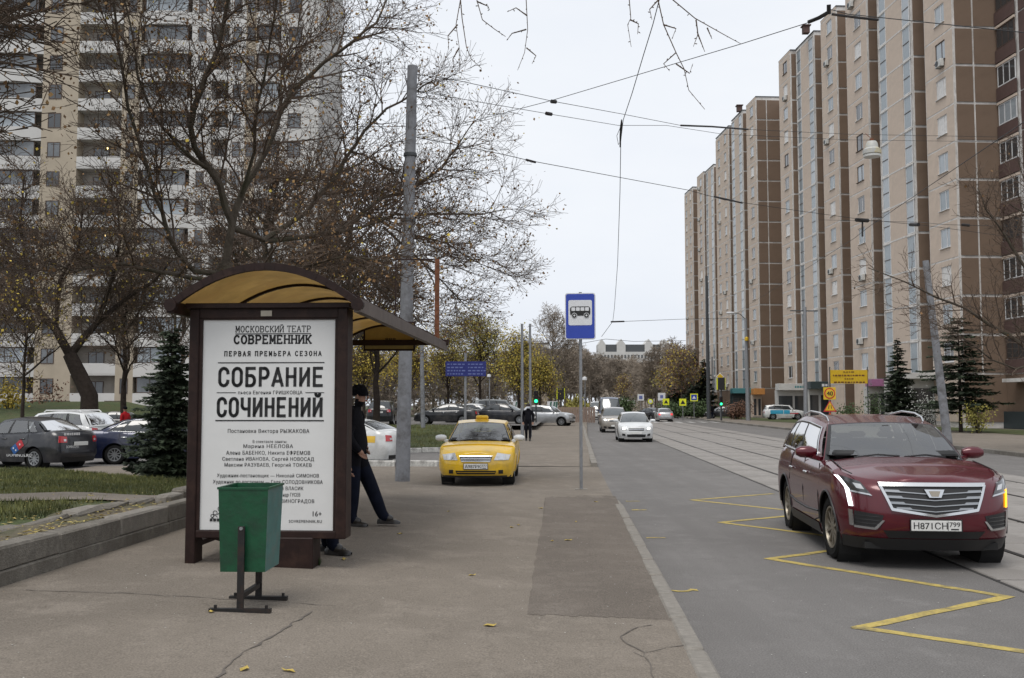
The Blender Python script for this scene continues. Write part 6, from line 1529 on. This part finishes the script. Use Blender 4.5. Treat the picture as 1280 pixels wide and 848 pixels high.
for i,L_ in enumerate(tw):
    Y=8.6+.25*sin(i*2.1); P_=[A(x,y,Y if len(L_)>3 else 8.6+.25*sin((5 if x>700 else 0)*2.1))-b4 for x,y in L_]; k=len(P_)
    T.tubeit(P_,[.0075-.005*j/(k-1) for j in range(k)],2)
    for j in range(1,k):
        for f in (.3,.75):
            c_=P_[j-1].lerp(P_[j],f); dd=Vector((rng.gauss(0,1),rng.gauss(0,1),rng.gauss(0,1))).normalized()*rng.uniform(.012,.03); T.t.tube([c_,c_+dd*.6,c_+dd],[.002,.0055,.001],4)
T.make('bare_tree','tree beside the shelter lawn hanging thin budded twigs over the pavement',b4)
# --- autumn trees with leaves
PL=dict(PG,n=(14,8,6,3),rmin=.012)
for i,(px,z,h,gold,ol,lab) in enumerate(((600,88,9.5,1500,5200,'olive green tree behind the blue direction sign'),(648,84,7.0,4200,2600,'golden green tree beside the two lamp posts'),(560,92,8.5,2600,2200,'thin yellowing tree behind the black broadside sedan'),(510,85,7.5,4800,600,'golden leaved tree behind the black suv'),(455,80,7.0,4200,600,'golden leaved tree seen under the shelter roof'),(675,100,6.0,2600,1600,'low golden tree beyond the silver suv'))):
    T=gen(70+i,h,1,dict(PL,sc=h/9.0),.16); T.make('autumn_tree',lab,Vector((A(px,500,z).x,z,.35)),leaves=[(int(gold*.95),.14,.5,'leaf_gold'),(int(ol*1.0),.14,.5,'leaf_olive')],bark='bark_dark')
T=gen(80,11.5,1,dict(PG,sc=1.25,rmin=.016,n=(12,8,6,4)),.2,(.02,0)); T.make('bare_tree','slender forked bare tree left of the bus stop sign',Vector((A(688,500,105).x,105,.38)),twig='twig_far')
# --- distant bare wood along the avenue: three shapes, many copies
protos=[]
for i in range(3):
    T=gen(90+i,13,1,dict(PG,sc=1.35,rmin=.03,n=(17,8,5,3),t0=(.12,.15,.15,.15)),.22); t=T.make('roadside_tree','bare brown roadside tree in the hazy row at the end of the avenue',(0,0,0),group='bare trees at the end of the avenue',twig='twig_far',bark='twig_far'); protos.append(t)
spots=[]
rt_=random.Random(17)
for i in range(84):
    px=(648+(862-648)*((i*.618)%1.0)) if i<56 else 395+(660-395)*((i*.618)%1.0); z=rt_.uniform(150,285) if i<56 else rt_.uniform(100,150); 
    u=A(px,500,z).x-.055*z
    if 0.3<u<15.8: z=rt_.uniform(292,330)
    spots.append((px,z))
for i,(px,z) in enumerate(spots):
    o=protos[i] if i<3 else copy_tree(protos[i%3]); o.location=(A(px,500,z).x,z,.3); o.rotation_euler=(0,0,rt_.uniform(0,6.28)); hh=(506-(rt_.uniform(446,464) if px>738 and z>200 else rt_.uniform(428,452)))/(1244/z)/11.0; o.scale=(hh*1.15,hh*1.15,hh)
for i,(px,z) in enumerate(((845,150),(836,165),(852,135),(820,210),(780,260))):
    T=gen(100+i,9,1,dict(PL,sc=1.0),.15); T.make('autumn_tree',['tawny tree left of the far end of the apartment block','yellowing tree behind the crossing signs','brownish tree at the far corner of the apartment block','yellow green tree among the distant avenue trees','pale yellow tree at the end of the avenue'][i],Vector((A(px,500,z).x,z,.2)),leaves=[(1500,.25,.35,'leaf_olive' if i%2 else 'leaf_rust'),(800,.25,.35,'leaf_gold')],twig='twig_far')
# --- undergrowth closing the far ends
def thicket(label,px0,px1,z0,z1,n,h_,seed,mt):
    r=random.Random(seed); m=MB()
    for i in range(n):
        px=r.uniform(px0,px1); z=r.uniform(z0,z1); p=A(px,500,z); hh=h_*(.6+.4*sin(px*.13+seed)+.15*sin(px*.41)); q=Vector((p.x,z,.1+hh*r.random()**1.2)); a=Vector((r.gauss(0,.5),r.gauss(0,.5),r.gauss(.5,.6))).normalized()*r.uniform(.25,.8); b=a.orthogonal().normalized()*r.uniform(.05,.2)
        m.add([q-b*.3,q+a*.5+b,q+a,q+a*.5-b],[(0,1,2,3)])
    return tag(m.build('undergrowth',mt),label,'bushes',kind='stuff')
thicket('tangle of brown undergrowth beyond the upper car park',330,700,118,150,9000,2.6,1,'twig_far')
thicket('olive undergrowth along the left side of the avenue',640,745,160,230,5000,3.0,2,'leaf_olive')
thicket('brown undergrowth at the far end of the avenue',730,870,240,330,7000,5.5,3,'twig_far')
# --- conifers
def conifer(name,label,base,Ht,R0,seed,dens=1.0,droop=.25,z0=.06,shape=1.0,needle=.16,lean=0):
    r=random.Random(seed); w_=MB(); n_=MB(); w_.tube([Vector((0,0,0)),Vector((.02,0,Ht*.5)),Vector((0,0,Ht))],[Ht*.018,Ht*.011,.01],7)
    z=Ht*z0
    while z<Ht*.98:
        f=1-(z/Ht); Lb=R0*(f**shape)*r.uniform(.8,1.1)+.08; nb=int((7+5*f)*dens)
        for k in range(nb):
            a=2*pi*(k+r.random()*.8)/nb; L=Lb*r.uniform(.45,1.15); dr=droop*r.uniform(.3,1.9); d=Vector((cos(a),sin(a),0)); zo=max(.05,z+r.uniform(-.03,.03)*Ht); pts=[Vector((0,0,zo))]
            for j in range(1,5): t=j/4; pts.append(Vector((0,0,zo))+d*L*t+Vector((0,0,-dr*L*t*(1.3-.8*t)+.05*L)))
            w_.tube(pts,[.012+.008*f,.01,.008,.005,.003],3,False)
            m=max(9,int(L*70*dens))
            for j in range(m):
                t=.12+.9*(j+r.random())/m; t=min(t,1); i=min(int(t*4),3); p=pts[i].lerp(pts[i+1],t*4-i); s_=r.choice((-1,1)); sd=Vector((-d.y,d.x,0))*s_
                v=(d*r.uniform(.3,.9)+sd*r.uniform(.3,1.0)+Vector((0,0,r.uniform(-.55,.25)))).normalized()*needle*r.uniform(.6,1.3)*(.6+.6*f); o_=v.cross(Vector((0,0,1)));o_=o_.normalized()*needle*.16
                n_.add([p-o_*.3,p+v*.5+o_,p+v,p+v*.5-o_+Vector((0,0,-.03))],[(0,1,2,3)])
        z+=Ht*.035/dens**.5*r.uniform(.7,1.2)
    t=thing(name,label,'tree',base); w_.build('trunk','bark_dark',t,smooth=60); n_.build('needles','needle',t); return t
pb_=Vector((A(212,560,24.5).x,24.5,0)); pb_.z=hill(pb_.x,pb_.y)-.02
conifer('spruce','dark green spruce with drooping branches left of the shelter',pb_,3.7,1.05,5,1.4,.38,.03,.7,.15)
conifer('spruce','young blue green spruce in front of the purple shop sign',Vector((A(1123,500,68).x,68,.0)),6.2,1.75,6,1.15,.25,.10,.85,.24)
conifer('pine','broad sparse pine beside the leaning pole',Vector((A(1200,500,60).x,60,.0)),6.9,2.6,7,.95,.05,.2,.45,.28)
for i,(px,z,h,lab) in enumerate(((848,150,8.5,'dark spruce at the far corner of the long apartment block'),(868,142,9.0,'tall dark spruce behind the blue crossing sign'),(880,138,8.0,'dark spruce half hidden by the dark lamp column'))):
    conifer('spruce',lab,Vector((A(px,500,z).x,z,0)),h,2.2,20+i,.9,.2,.05,.8,.55)
# --- shrubs
def shrub(label,px,z,w_,h_,mt,seed,n=900,size=.12,lv=.0,cat='bush'):
    r=random.Random(seed); s=MB(); l=MB()
    for k in range(26):
        a=r.uniform(0,6.28); d=Vector((cos(a)*w_*.5*r.random(),sin(a)*w_*.5*r.random(),h_*r.uniform(.5,1.0))); s.tube([Vector((d.x*.15,d.y*.15,0)),d*.5+Vector((0,0,.1)),d],[.014,.009,.004],3,False)
        for j in range(n//26):
            p=d*r.uniform(.25,1.05)+Vector((r.gauss(0,.12*w_),r.gauss(0,.12*w_),r.gauss(0,.08*h_))); p.z=max(.02,p.z); v=Vector((r.gauss(0,1),r.gauss(0,1),r.gauss(0,1))).normalized()*size*r.uniform(.6,1.3); o_=v.orthogonal().normalized()*size*.4
            l.add([p,p+v*.5+o_,p+v,p+v*.5-o_],[(0,1,2,3)])
    t=thing('shrub',label,cat,Vector((A(px,500,z).x,z,lv))); s.build('stems','bark_dark',t); l.build('leaves',mt,t); return t
shrub('rusty brown bush beside the lamp column on the right verge',921,112,3.4,2.2,'leaf_rust',1,1100,.22)
shrub('green bush behind the yellow crossing sign',845,125,4.0,2.2,'leaf_green',2,900,.25); shrub('dense dark bush behind the blue crossing sign',872,122,4.6,2.4,'leaf_green',3,900,.25); shrub('low green bush at the end of the zebra crossing',829,135,3.5,2.0,'leaf_green',4,700,.25)
shrub('yellow green bush in front of the dark plinth',1222,58,1.9,1.7,'leaf_olive',5,900,.12); shrub('pale grey bush with light twigs under the pine',1160,64,2.6,2.6,'berry_white',6,900,.10); shrub('green bush under the yellow banner',1062,78,2.6,1.8,'leaf_green',7,900,.16)
shrub('green bush on the left of the avenue far end',783,175,4.5,3.0,'leaf_green',8,600,.4); shrub('olive bush beneath the yellow banner post',1092,76,1.6,2.6,'leaf_green',9,500,.16)
shrub('yellow leaved bush on the grassy bank by the tower',12,66,3.0,2.2,'leaf_gold',10,700,.16,1.2); shrub('brown bush in front of the tower ground floor',58,70,4.0,3.0,'leaf_rust',11,700,.16,.3); shrub('tiny weed growing beside the shelter pedestal',399,9.4,.001,.001,'leaf_green',12,26,.01)
# ================================================================ far street furniture, signs, wires
for x_ in [o for o in bpy.data.objects if o.get('label')=='tiny weed growing beside the shelter pedestal']:
    for c_ in list(x_.children): bpy.data.objects.remove(c_)
    bpy.data.objects.remove(x_)
wp=GP(399,707); r=random.Random(2); m=MB()
for k in range(40):
    a=r.uniform(0,6.28); v=Vector((cos(a)*.05*r.random(),sin(a)*.05*r.random(),r.uniform(.02,.09))); o_=Vector((-sin(a),cos(a),0))*.006; m.add([Vector((0,0,0))-o_,Vector((0,0,0))+o_,v],[(0,1,2)])
t=thing('weed','tiny green weed growing beside the shelter pedestal','plant',wp); m.build('leaves','leaf_green',t)
# poles on the right
rb_=A(1180,500,42); pr=Vector((rb_.x+.12,42,.02)); pole('tram_pole','leaning grey tram pole on the right pavement beyond the red crossover','pole',pr,A(1157,326,42.0),.185,.13,'concrete_pole')
pr=Vector((A(1007,520,67).x,67,.02)); t=pole('tram_pole','grey steel pole with a horizontal bracket near the teal shop canopy','pole',pr,A(1006,384,67),.15,.11,'steel'); h_=A(1006,389,67).z
b=MB(); b.bar((-.9,0,h_),(.95,0,h_-.02),.07); b.build('bracket','darksteel',t)
pr=Vector((A(935.5,525,104).x,104,.03)); t=pole('lamp_post','grey lamp column beside the rusty bush','lamp post',pr,A(932,398,104),.26,.14,'steel'); h_=A(932,398,104).z
b=MB(); b.tube([(-.1,0,h_-.2),(-.8,-.3,h_+.4),(-1.6,-.6,h_+.5)],[.05,.045,.04],8); b.build('arm','steel',t); b=MB(); b.box((-1.85,-.65,h_+.48),(.8,.35,.18),.05); b.build('lamp_head','sign_white',t,smooth=50)
b=MB(); b.lathe([(0,-.25),(.2,-.2),(.22,.1),(0,.2)],8,c=(-.15,-.35,h_-2.2)); b.build('insulator','sign_yellow',t)
pr=Vector((A(886,525,116).x,116,.02)); pole('lamp_post','tall dark column beside the green traffic light','lamp post',pr,A(883,345,116),.24,.14,'darksteel')
pr=Vector((A(892,515,150).x,150,.02)); pole('lamp_post','thin far lamp column left of the traffic light','lamp post',pr,A(890,446,150),.2,.12,'steel')
# left background poles
for px,z,ytop,lab,rr_ in ((653,50,405,'left one of two tall slim lamp posts beyond the taxi',.085),(663,52,405,'right one of two tall slim lamp posts beyond the taxi',.08)):
    pole('lamp_post',lab,'lamp post',(A(px,520,z).x,z,-.0),A(px-.5,ytop,z),rr_,rr_*.75,'steel')
pr=Vector((A(529,520,60).x,60,.22)); pole('post','pale grey pole standing on the far lawn','pole',pr,A(527,430,60),.14,.12,'concrete_pole')
pr=Vector((A(612,500,78).x,78,.3)); t=pole('lamp_post','small thin lamp behind the blue direction sign','lamp post',pr,A(612,470,78),.05,.04,'steel'); h_=A(612,470,78).z-pr.z; b=MB(); b.lathe([(0,-.12),(.16,-.08),(.14,.1),(0,.14)],10,c=(-.05,0,h_)); b.build('lamp_head','sign_white',t)
pr=Vector((A(731,515,118).x,118,.0)); t=pole('lamp_post','lamp post with a round head far behind the bus stop sign','lamp post',pr,A(731.5,474,118),.09,.06,'steel'); h_=A(731.5,474,118).z; b=MB(); b.lathe([(0,-.25),(.3,-.1),(.25,.2),(0,.3)],10,c=(0,0,h_)); b.build('lamp_head','sign_white',t)
# blue direction sign
z=44.; pr=Vector((A(581.5,520,z).x,z,h2(-2,z)-.0)); t=thing('direction_sign','dark blue direction sign with faded lettering on a grey post','sign',pr)
zt=A(581,452,z).z-pr.z; zb_=A(581,470.5,z).z-pr.z; w_=A(607.5,460,z).x-A(557,460,z).x
b=MB(); b.cyl((0,.06,0),(0,.06,zt+.4),.06,10); b.build('post','steel',t)
b=MB(); b.box((.02,0,(zt+zb_)/2),(w_,.05,zt-zb_)); bo=b.build('board','sign_navy',t)
rs=random.Random(4)
for row in range(4):
    for cx_ in (-.46,.46):
        x=-.36
        while x<.33:
            l_=rs.uniform(.05,.16); b=MB(); b.box((.02+cx_+x+l_/2,-.028,zb_+.10+row*(zt-zb_)/4.6),(l_,.006,.055)); b.build('worn_lettering','sign_dim',bo); x+=l_+.05
# traffic lights
mat('green_lit',(.02,.6,.25),.4,emit=(.03,1.0,.32,2.5)); mat('lens_off',(.03,.01,.01),.3,var=.1); mat('orange_lit',(.6,.15,.02),.4,emit=(1,.25,.03,.8))
def signal(label,px,pyb,z,lit=True,back=False,hgt=3.0,lv=0.0,post=True,facing=0.0,extra=None):
    p=Vector((A(px,500,z).x,z,lv)); t=thing('traffic_light',label,'traffic light',p,facing)
    if post: b=MB(); b.cyl((0,0,0),(0,0,hgt),.06,8); b.build('post','darksteel',t)
    if back: b=MB(); b.box((0,.1,hgt-.1),(.95,.03,1.25)); b.build('backboard','sign_lime',t)
    b=MB(); b.box((0,-.02 if not back else -.05,hgt-.1),(.36 if not back else .72,.26,1.0 if not back else 1.3),.03); c_=b.build('housing','blacktrim',t)
    if not back:
        for k,mt in ((0,'lens_off'),(1,'lens_off'),(2,'green_lit' if lit else 'lens_off')):
            b=MB(); b.lathe([(0,-.19),(.10,-.18),(.13,-.15)],12,'Y',(0,0,hgt+.2-.3*k)); b.build('lens',mt,c_)
            b=MB(); b.grid(lambda u,v:(.14*cos(pi*u),-.15-.16*v,hgt+.2-.3*k+.14*sin(pi*u)),8,2); b.build('visor','blacktrim',c_)
    return t
signal('traffic light showing green beside the slim lamp posts',670,0,76,hgt=2.35)
signal('traffic signal seen from behind with a lime backboard above the hoarding',701,0,112,back=True,hgt=3.0,lv=.0)
signal('traffic light showing green on the right verge',901,0,104,hgt=2.15)
signal('dark traffic signal box hung above the green traffic light',901.8,0,106,back=True,hgt=4.0)
# priority road diamond
def small_sign(name,label,px,py,z,shape,size,mt,inner=None,innermt=None,lv=0.0,text=None,bg=None,post='steel',post_to=None,ptop=0):
    c_=A(px,py,z); t=thing('road_sign' if name is None else name,label,'sign',Vector((c_.x,z,lv))); h_=c_.z-lv
    b=MB(); b.cyl((0,.05,0),(0,.05,h_+ptop),.035,8); b.build('post',post,t)
    P={'diamond':[(0,-1),(1,0),(0,1),(-1,0)],'square':[(-1,-1),(1,-1),(1,1),(-1,1)],'disc':[(cos(2*pi*i/24),sin(2*pi*i/24)) for i in range(24)],'tri':[(-1,-.75),(1,-.75),(0,.95)]}
    def pl(nm,sh,s,mt,y,par): b=MB(); b.prism([(x*s,y+.012,h_+zz_*s) for x,zz_ in P[sh]],(0,-.014,0)); return b.build(nm,mt,par)
    o=t
    y=0
    if bg: o=pl('sign_back',bg[0],bg[1],bg[2],y,t); y-=.008
    o=pl('sign_face',shape,size,mt,y,o if bg else t)
    if inner: pl('sign_inner',inner[0],inner[1],innermt,y-.016,o if not bg else t)
    if text: put_text('sign_lettering',text,t,(0,y-.035,h_-size*.38),(1,0,0),(0,0,1),w_=size*1.1,h=size*.76,bold=.02)
    return t
small_sign(None,'yellow diamond priority sign above the right traffic light',900,471,106,'diamond',.42,'sign_white',('diamond',.34),'sign_yellow')
small_sign(None,'lime crossing warning sign nearest the blue crossing sign',853.5,503,104,'square',.36,'sign_lime',('tri',.26),'ink')
small_sign(None,'blue pedestrian crossing sign with lime border',867.5,497,106,'square',.30,'sign_blue',('tri',.20),'sign_white',bg=('square',.40,'sign_lime'))
small_sign(None,'lime crossing warning sign behind the silver sedan',832.5,502.5,112,'square',.36,'sign_lime',('tri',.24),'ink')
small_sign(None,'round yellow sign beside the dark sedan turning off',813,502,125,'disc',.32,'sign_lime',('disc',.2),'sign_white')
small_sign(None,'small white sign left of the zebra crossing',801,497,130,'square',.42,'sign_white',('square',.22),'sign_dim'); small_sign(None,'white route sign on a tall post at the crossing',827,496,120,'square',.45,'sign_white',('square',.18),'sign_dim')
# temporary road works signs
c40=small_sign(None,'orange forty speed limit sign above road works triangles',1037,492,60,'disc',.33,'sign_red',('disc',.26),'sign_yellow',text='40',bg=('square',.37,'sign_yellow'))
for k,(dy,sh) in enumerate(((.80,'tri'),(1.5,'tri'))):
    hz=A(1037,492,60).z-dy
    for s_,mt,y in ((.40,'sign_red',-.004),(.30,'sign_yellow',-.02)):
        b=MB(); b.prism([(x*s_,y+.012,hz+q*s_) for x,q in ((-1,-.75),(1,-.75),(0,.95))],(0,-.014,0)); b.build('works_triangle',mt,c40)
    for x_ in (-.06,.06):
        b=MB(); b.bar((x_*1.5,-.03,hz-.12),(x_,-.03,hz+.10),.035,.01,up=(0,1,0)); b.build('works_arrow','ink',c40)
# yellow banner
z=79; pl_,pr_=A(1037.5,471,z),A(1084.5,471,z); zt,zb_=A(1060,463,z).z,A(1060,480,z).z; w_=pr_.x-pl_.x
t=thing('banner','yellow information banner stretched between two posts by the shops','banner',Vector(((pl_.x+pr_.x)/2,z,.02)))
for s_ in (-1,1): b=MB(); b.cyl((s_*w_/2,.04,0),(s_*w_/2,.04,zt+.25),.05,8); b.build('post','darksteel',t)
b=MB(); b.grid(lambda u,v:(-w_/2+w_*u,.02*sin(6*u),zb_+(zt-zb_)*v),12,3); b.grid(lambda u,v:(-w_/2+w_*u,.012+.02*sin(6*u),zb_+(zt-zb_)*v),12,3,flip=True); bo=b.build('cloth','sign_yellow',t)
rs=random.Random(9)
for row,(hw_,hh) in enumerate(((.45,.07),(1.25,.10),(.35,.08),(1.2,.10))):
    x=-hw_
    while x<hw_-.05:
        l_=rs.uniform(.08,.26); b=MB(); b.box((x+l_/2,-.03,zt-.16-row*.27),(l_,.006,hh)); b.build('banner_lettering','rust',bo); x+=l_+.07
# hoarding and striped barrier
mat('hoard',(.26,.19,.155),.8,var=.15,scale=2); mat('stripe_green',(.05,.14,.10),.7,var=.1)
t=thing('hoarding','brown corrugated site hoarding behind the silver suv','fence',Vector((A(697,500,96).x,96,-.05)))
w_=A(744,500,96).x-A(697,500,96).x; hz=A(715,509,96).z+.05; n=15
for i in range(n):
    b=MB(); b.box((w_*(i+.5)/n,.02*(i%2),hz/2),(w_/n-.03,.05,hz)); b.build('sheet_panel','hoard',t)
b=MB(); b.bar((0,.06,hz*.3),(w_,.06,hz*.3),.06); b.bar((0,.06,hz*.85),(w_,.06,hz*.85),.06); b.build('rail','darksteel',t)
for i,(px0,px1,lab) in enumerate(((684,697,'white and green striped barrier panel left of the hoarding'),(641,650,'white and green striped barrier panel behind the slim lamp posts'))):
    z=97; x0_=A(px0,500,z).x; w_=A(px1,500,z).x-x0_; t=thing('barrier_panel',lab,'barrier',Vector((x0_,z,.0))); b=MB(); b.box((w_/2,.03,1.0),(w_,.05,2.0)); b.build('board','sign_white',t)
    for k in range(3):
        b=MB(); a=w_*(k/3); b.prism([(a,-.002,.05),(a+w_/6,-.002,.05),(min(w_,a+w_/6+.3),-.002,1.95),(min(w_-w_/6,a+.3),-.002,1.95)],(0,-.01,0)); b.build('stripe','stripe_green',t)
# overhead wires
mat('wire',(.02,.02,.022),.6,.2,var=.1)
def wire(label,pts,r,name='overhead_wire',sag=.0,mt='wire'):
    P_=[A(x,y,Y) for x,y,Y in pts]; out=[]
    for a,b in zip(P_[:-1],P_[1:]):
        for i in range(4): f=i/4; q=a.lerp(b,f); q.z-=sag*4*f*(1-f); out.append(q)
    out.append(P_[-1]); m=MB(); c0=out[0].copy(); m.tube([p-c0 for p in out],r*.75,5); t=thing(name,label,'cable',c0); m.build('cable',mt,t); return t,c0
def fitting(t,c0,pts,r):
    m=MB(); m.tube([A(*p)-c0 for p in pts],r,6); m.build('insulator','black_iron',t)
LPz=20.95
t,c=wire('steel span wire rising from the concrete pole to the upper right',[(513,172,LPz),(597,150,19.5),(689,126,18),(927,55,14.5),(1009,29,13.3),(1038,12,13),(1060,18,12.9),(1280,41,11),(1400,60,10.2)],.008)
fitting(t,c,[(1010,28,13.3),(1025,22,13.2),(1038,14,13.1)],.026); fitting(t,c,[(1036,18,13.05),(1036,6,13.0)],.028); fitting(t,c,[(1040,18,13),(1070,22,12.8),(1098,25,12.6)],.017)
t,c=wire('upper span wire from the concrete pole across the tram tracks',[(514,92,LPz),(575.6,101.6,22),(692,127,25),(777,142.6,28),(851,157,31),(935,162,34),(1060,168,38),(1280,172,44)],.011)
fitting(t,c,[(851,157,31),(890,158.5,32.5),(935,162,34)],.03); fitting(t,c,[(689,127,25),(695,127.5,25.1)],.05)
t,c=wire('lower span wire parallel to the upper one over the tracks',[(514,112,LPz),(560,121,22),(686,142.6,25),(773,157,28),(833,157,30.5),(904,168,33),(1060,175,38),(1280,178,44)],.010)
fitting(t,c,[(683,142,24.9),(689,143,25.1)],.05)
t,c=wire('long sagging span wire between concrete pole and leaning pole',[(512,170,LPz),(628,193,25),(662,201,26.5),(861,238,33),(905,250,34.5),(1000,264,37.5),(1082,275,40),(1157,282,42),(1290,300,46)],.013)
fitting(t,c,[(658,200,26.4),(669,203,26.8)],.035); fitting(t,c,[(893,246,34.2),(928,254,35.2)],.03); fitting(t,c,[(1070,275,39.8),(1085,276,40.1)],.08); fitting(t,c,[(1078,276,40),(1078,296,40)],.035)
t,c=wire('tram contact wire running along the far track',[(1290,146,12.5),(1250,173,14.2),(1087,283,24),(1068,298,26),(992,346,38),(930,385,58),(880,425,100)],.009)
t,c=wire('thin wire from the concrete pole towards the tower',[(512,158,LPz),(400,160,26),(238,162,36),(100,164,46)],.010)
t,c=wire('far cross wire below the hanging cable',[(752,421,52),(766,402,50),(780,402,51),(857,399,60),(930,398,70)],.016); fitting(t,c,[(764,402.5,50),(780,402,51)],.04)
t,c=wire('faint distant wire over the avenue crossing',[(640,445,60),(757,424,60),(792,427,64),(857,426,72)],.018)
t,c=wire('thin wires at bracket height before the apartment block',[(1023,275,58),(1150,278,52),(1180,281,42),(1290,284,38)],.014); fitting(t,c,[(1138,281,47),(1148,281,46)],.09); fitting(t,c,[(1202,281,41),(1212,282,40.8)],.06)
tc,c=wire('black twisted cable hanging down from the span wires',[(836,-60,20),(824,0,20.8),(816,31,21.4),(804,70,22.6),(790,117,24.6),(779,150,27.0),(776,175,28),(775,240,31),(772,330,40),(768,385,47),(766,402,50)],.014)
m=MB(); 
m.tube([A(777,150,27)-c,A(776.5,160,27.4)-c,A(775.6,172,27.9)-c,A(775,184,28.4)-c],[.016,.04,.03,.015],6)
m.tube([A(776,158,27.3)-c,A(771,170,27.6)-c,A(773,181,28)-c,A(776,176,27.8)-c],.008,5)
m.build('knot','wire',tc)
# suspended street lamp
z=30; p=A(1090,194,z); t=thing('hanging_lamp','grey white street lamp suspended from the span wires','street lamp',p)
b=MB(); b.lathe([(0,.0),(.25,.0),(.275,.03),(.27,.16),(.19,.22),(.17,.36),(.13,.42),(0,.43)],14); b.build('reflector','lamp_shell' if 'lamp_shell' in M else mat('lamp_shell',(.42,.42,.40),.5,var=.15,scale=6,stain=(.4,.3,.05,.8),stscale=3),t,smooth=35)
b=MB(); b.lathe([(.26,.0),(.25,-.06),(.0,-.09)],14); b.build('diffuser','plate_white',t,smooth=35)
b=MB(); b.lathe([(0,.42),(.07,.42),(.07,.50),(0,.52)],8); b.tube([Vector((0,0,.5)),Vector((0,.5,.80))],.012,5); b.build('hanger','rust',t)
# small fallen leaves lying on the pavement
lm=MB(); lm.add([(-.05,0,.004),(-.015,-.032,.016),(.03,-.026,.006),(.055,.004,.018),(.025,.03,.008),(-.02,.026,.014),(0,0,.004)],[(6,0,1),(6,1,2),(6,2,3),(6,3,4),(6,4,5),(6,5,0)])
ls=None
for i,(px,py) in enumerate(((612,783),(305,838),(361,840),(264,766),(648,657),(710,676),(720,653),(676,636),(500,668),(560,640),(590,720),(430,700),(690,677),(640,660),(745,628))):
    p=GP(px,py); t=thing('fallen_leaf','single dry yellow leaf lying on the asphalt pavement','leaf',(p.x,p.y,p.z+.001),i*1.3,'dry leaves on the pavement')
    if ls is None: ls=lm.build('blade','leaf_yellow',t)
    else: inst('blade',ls,t,scale=(.5+.3*(i%3),.5+.3*(i%2),1))
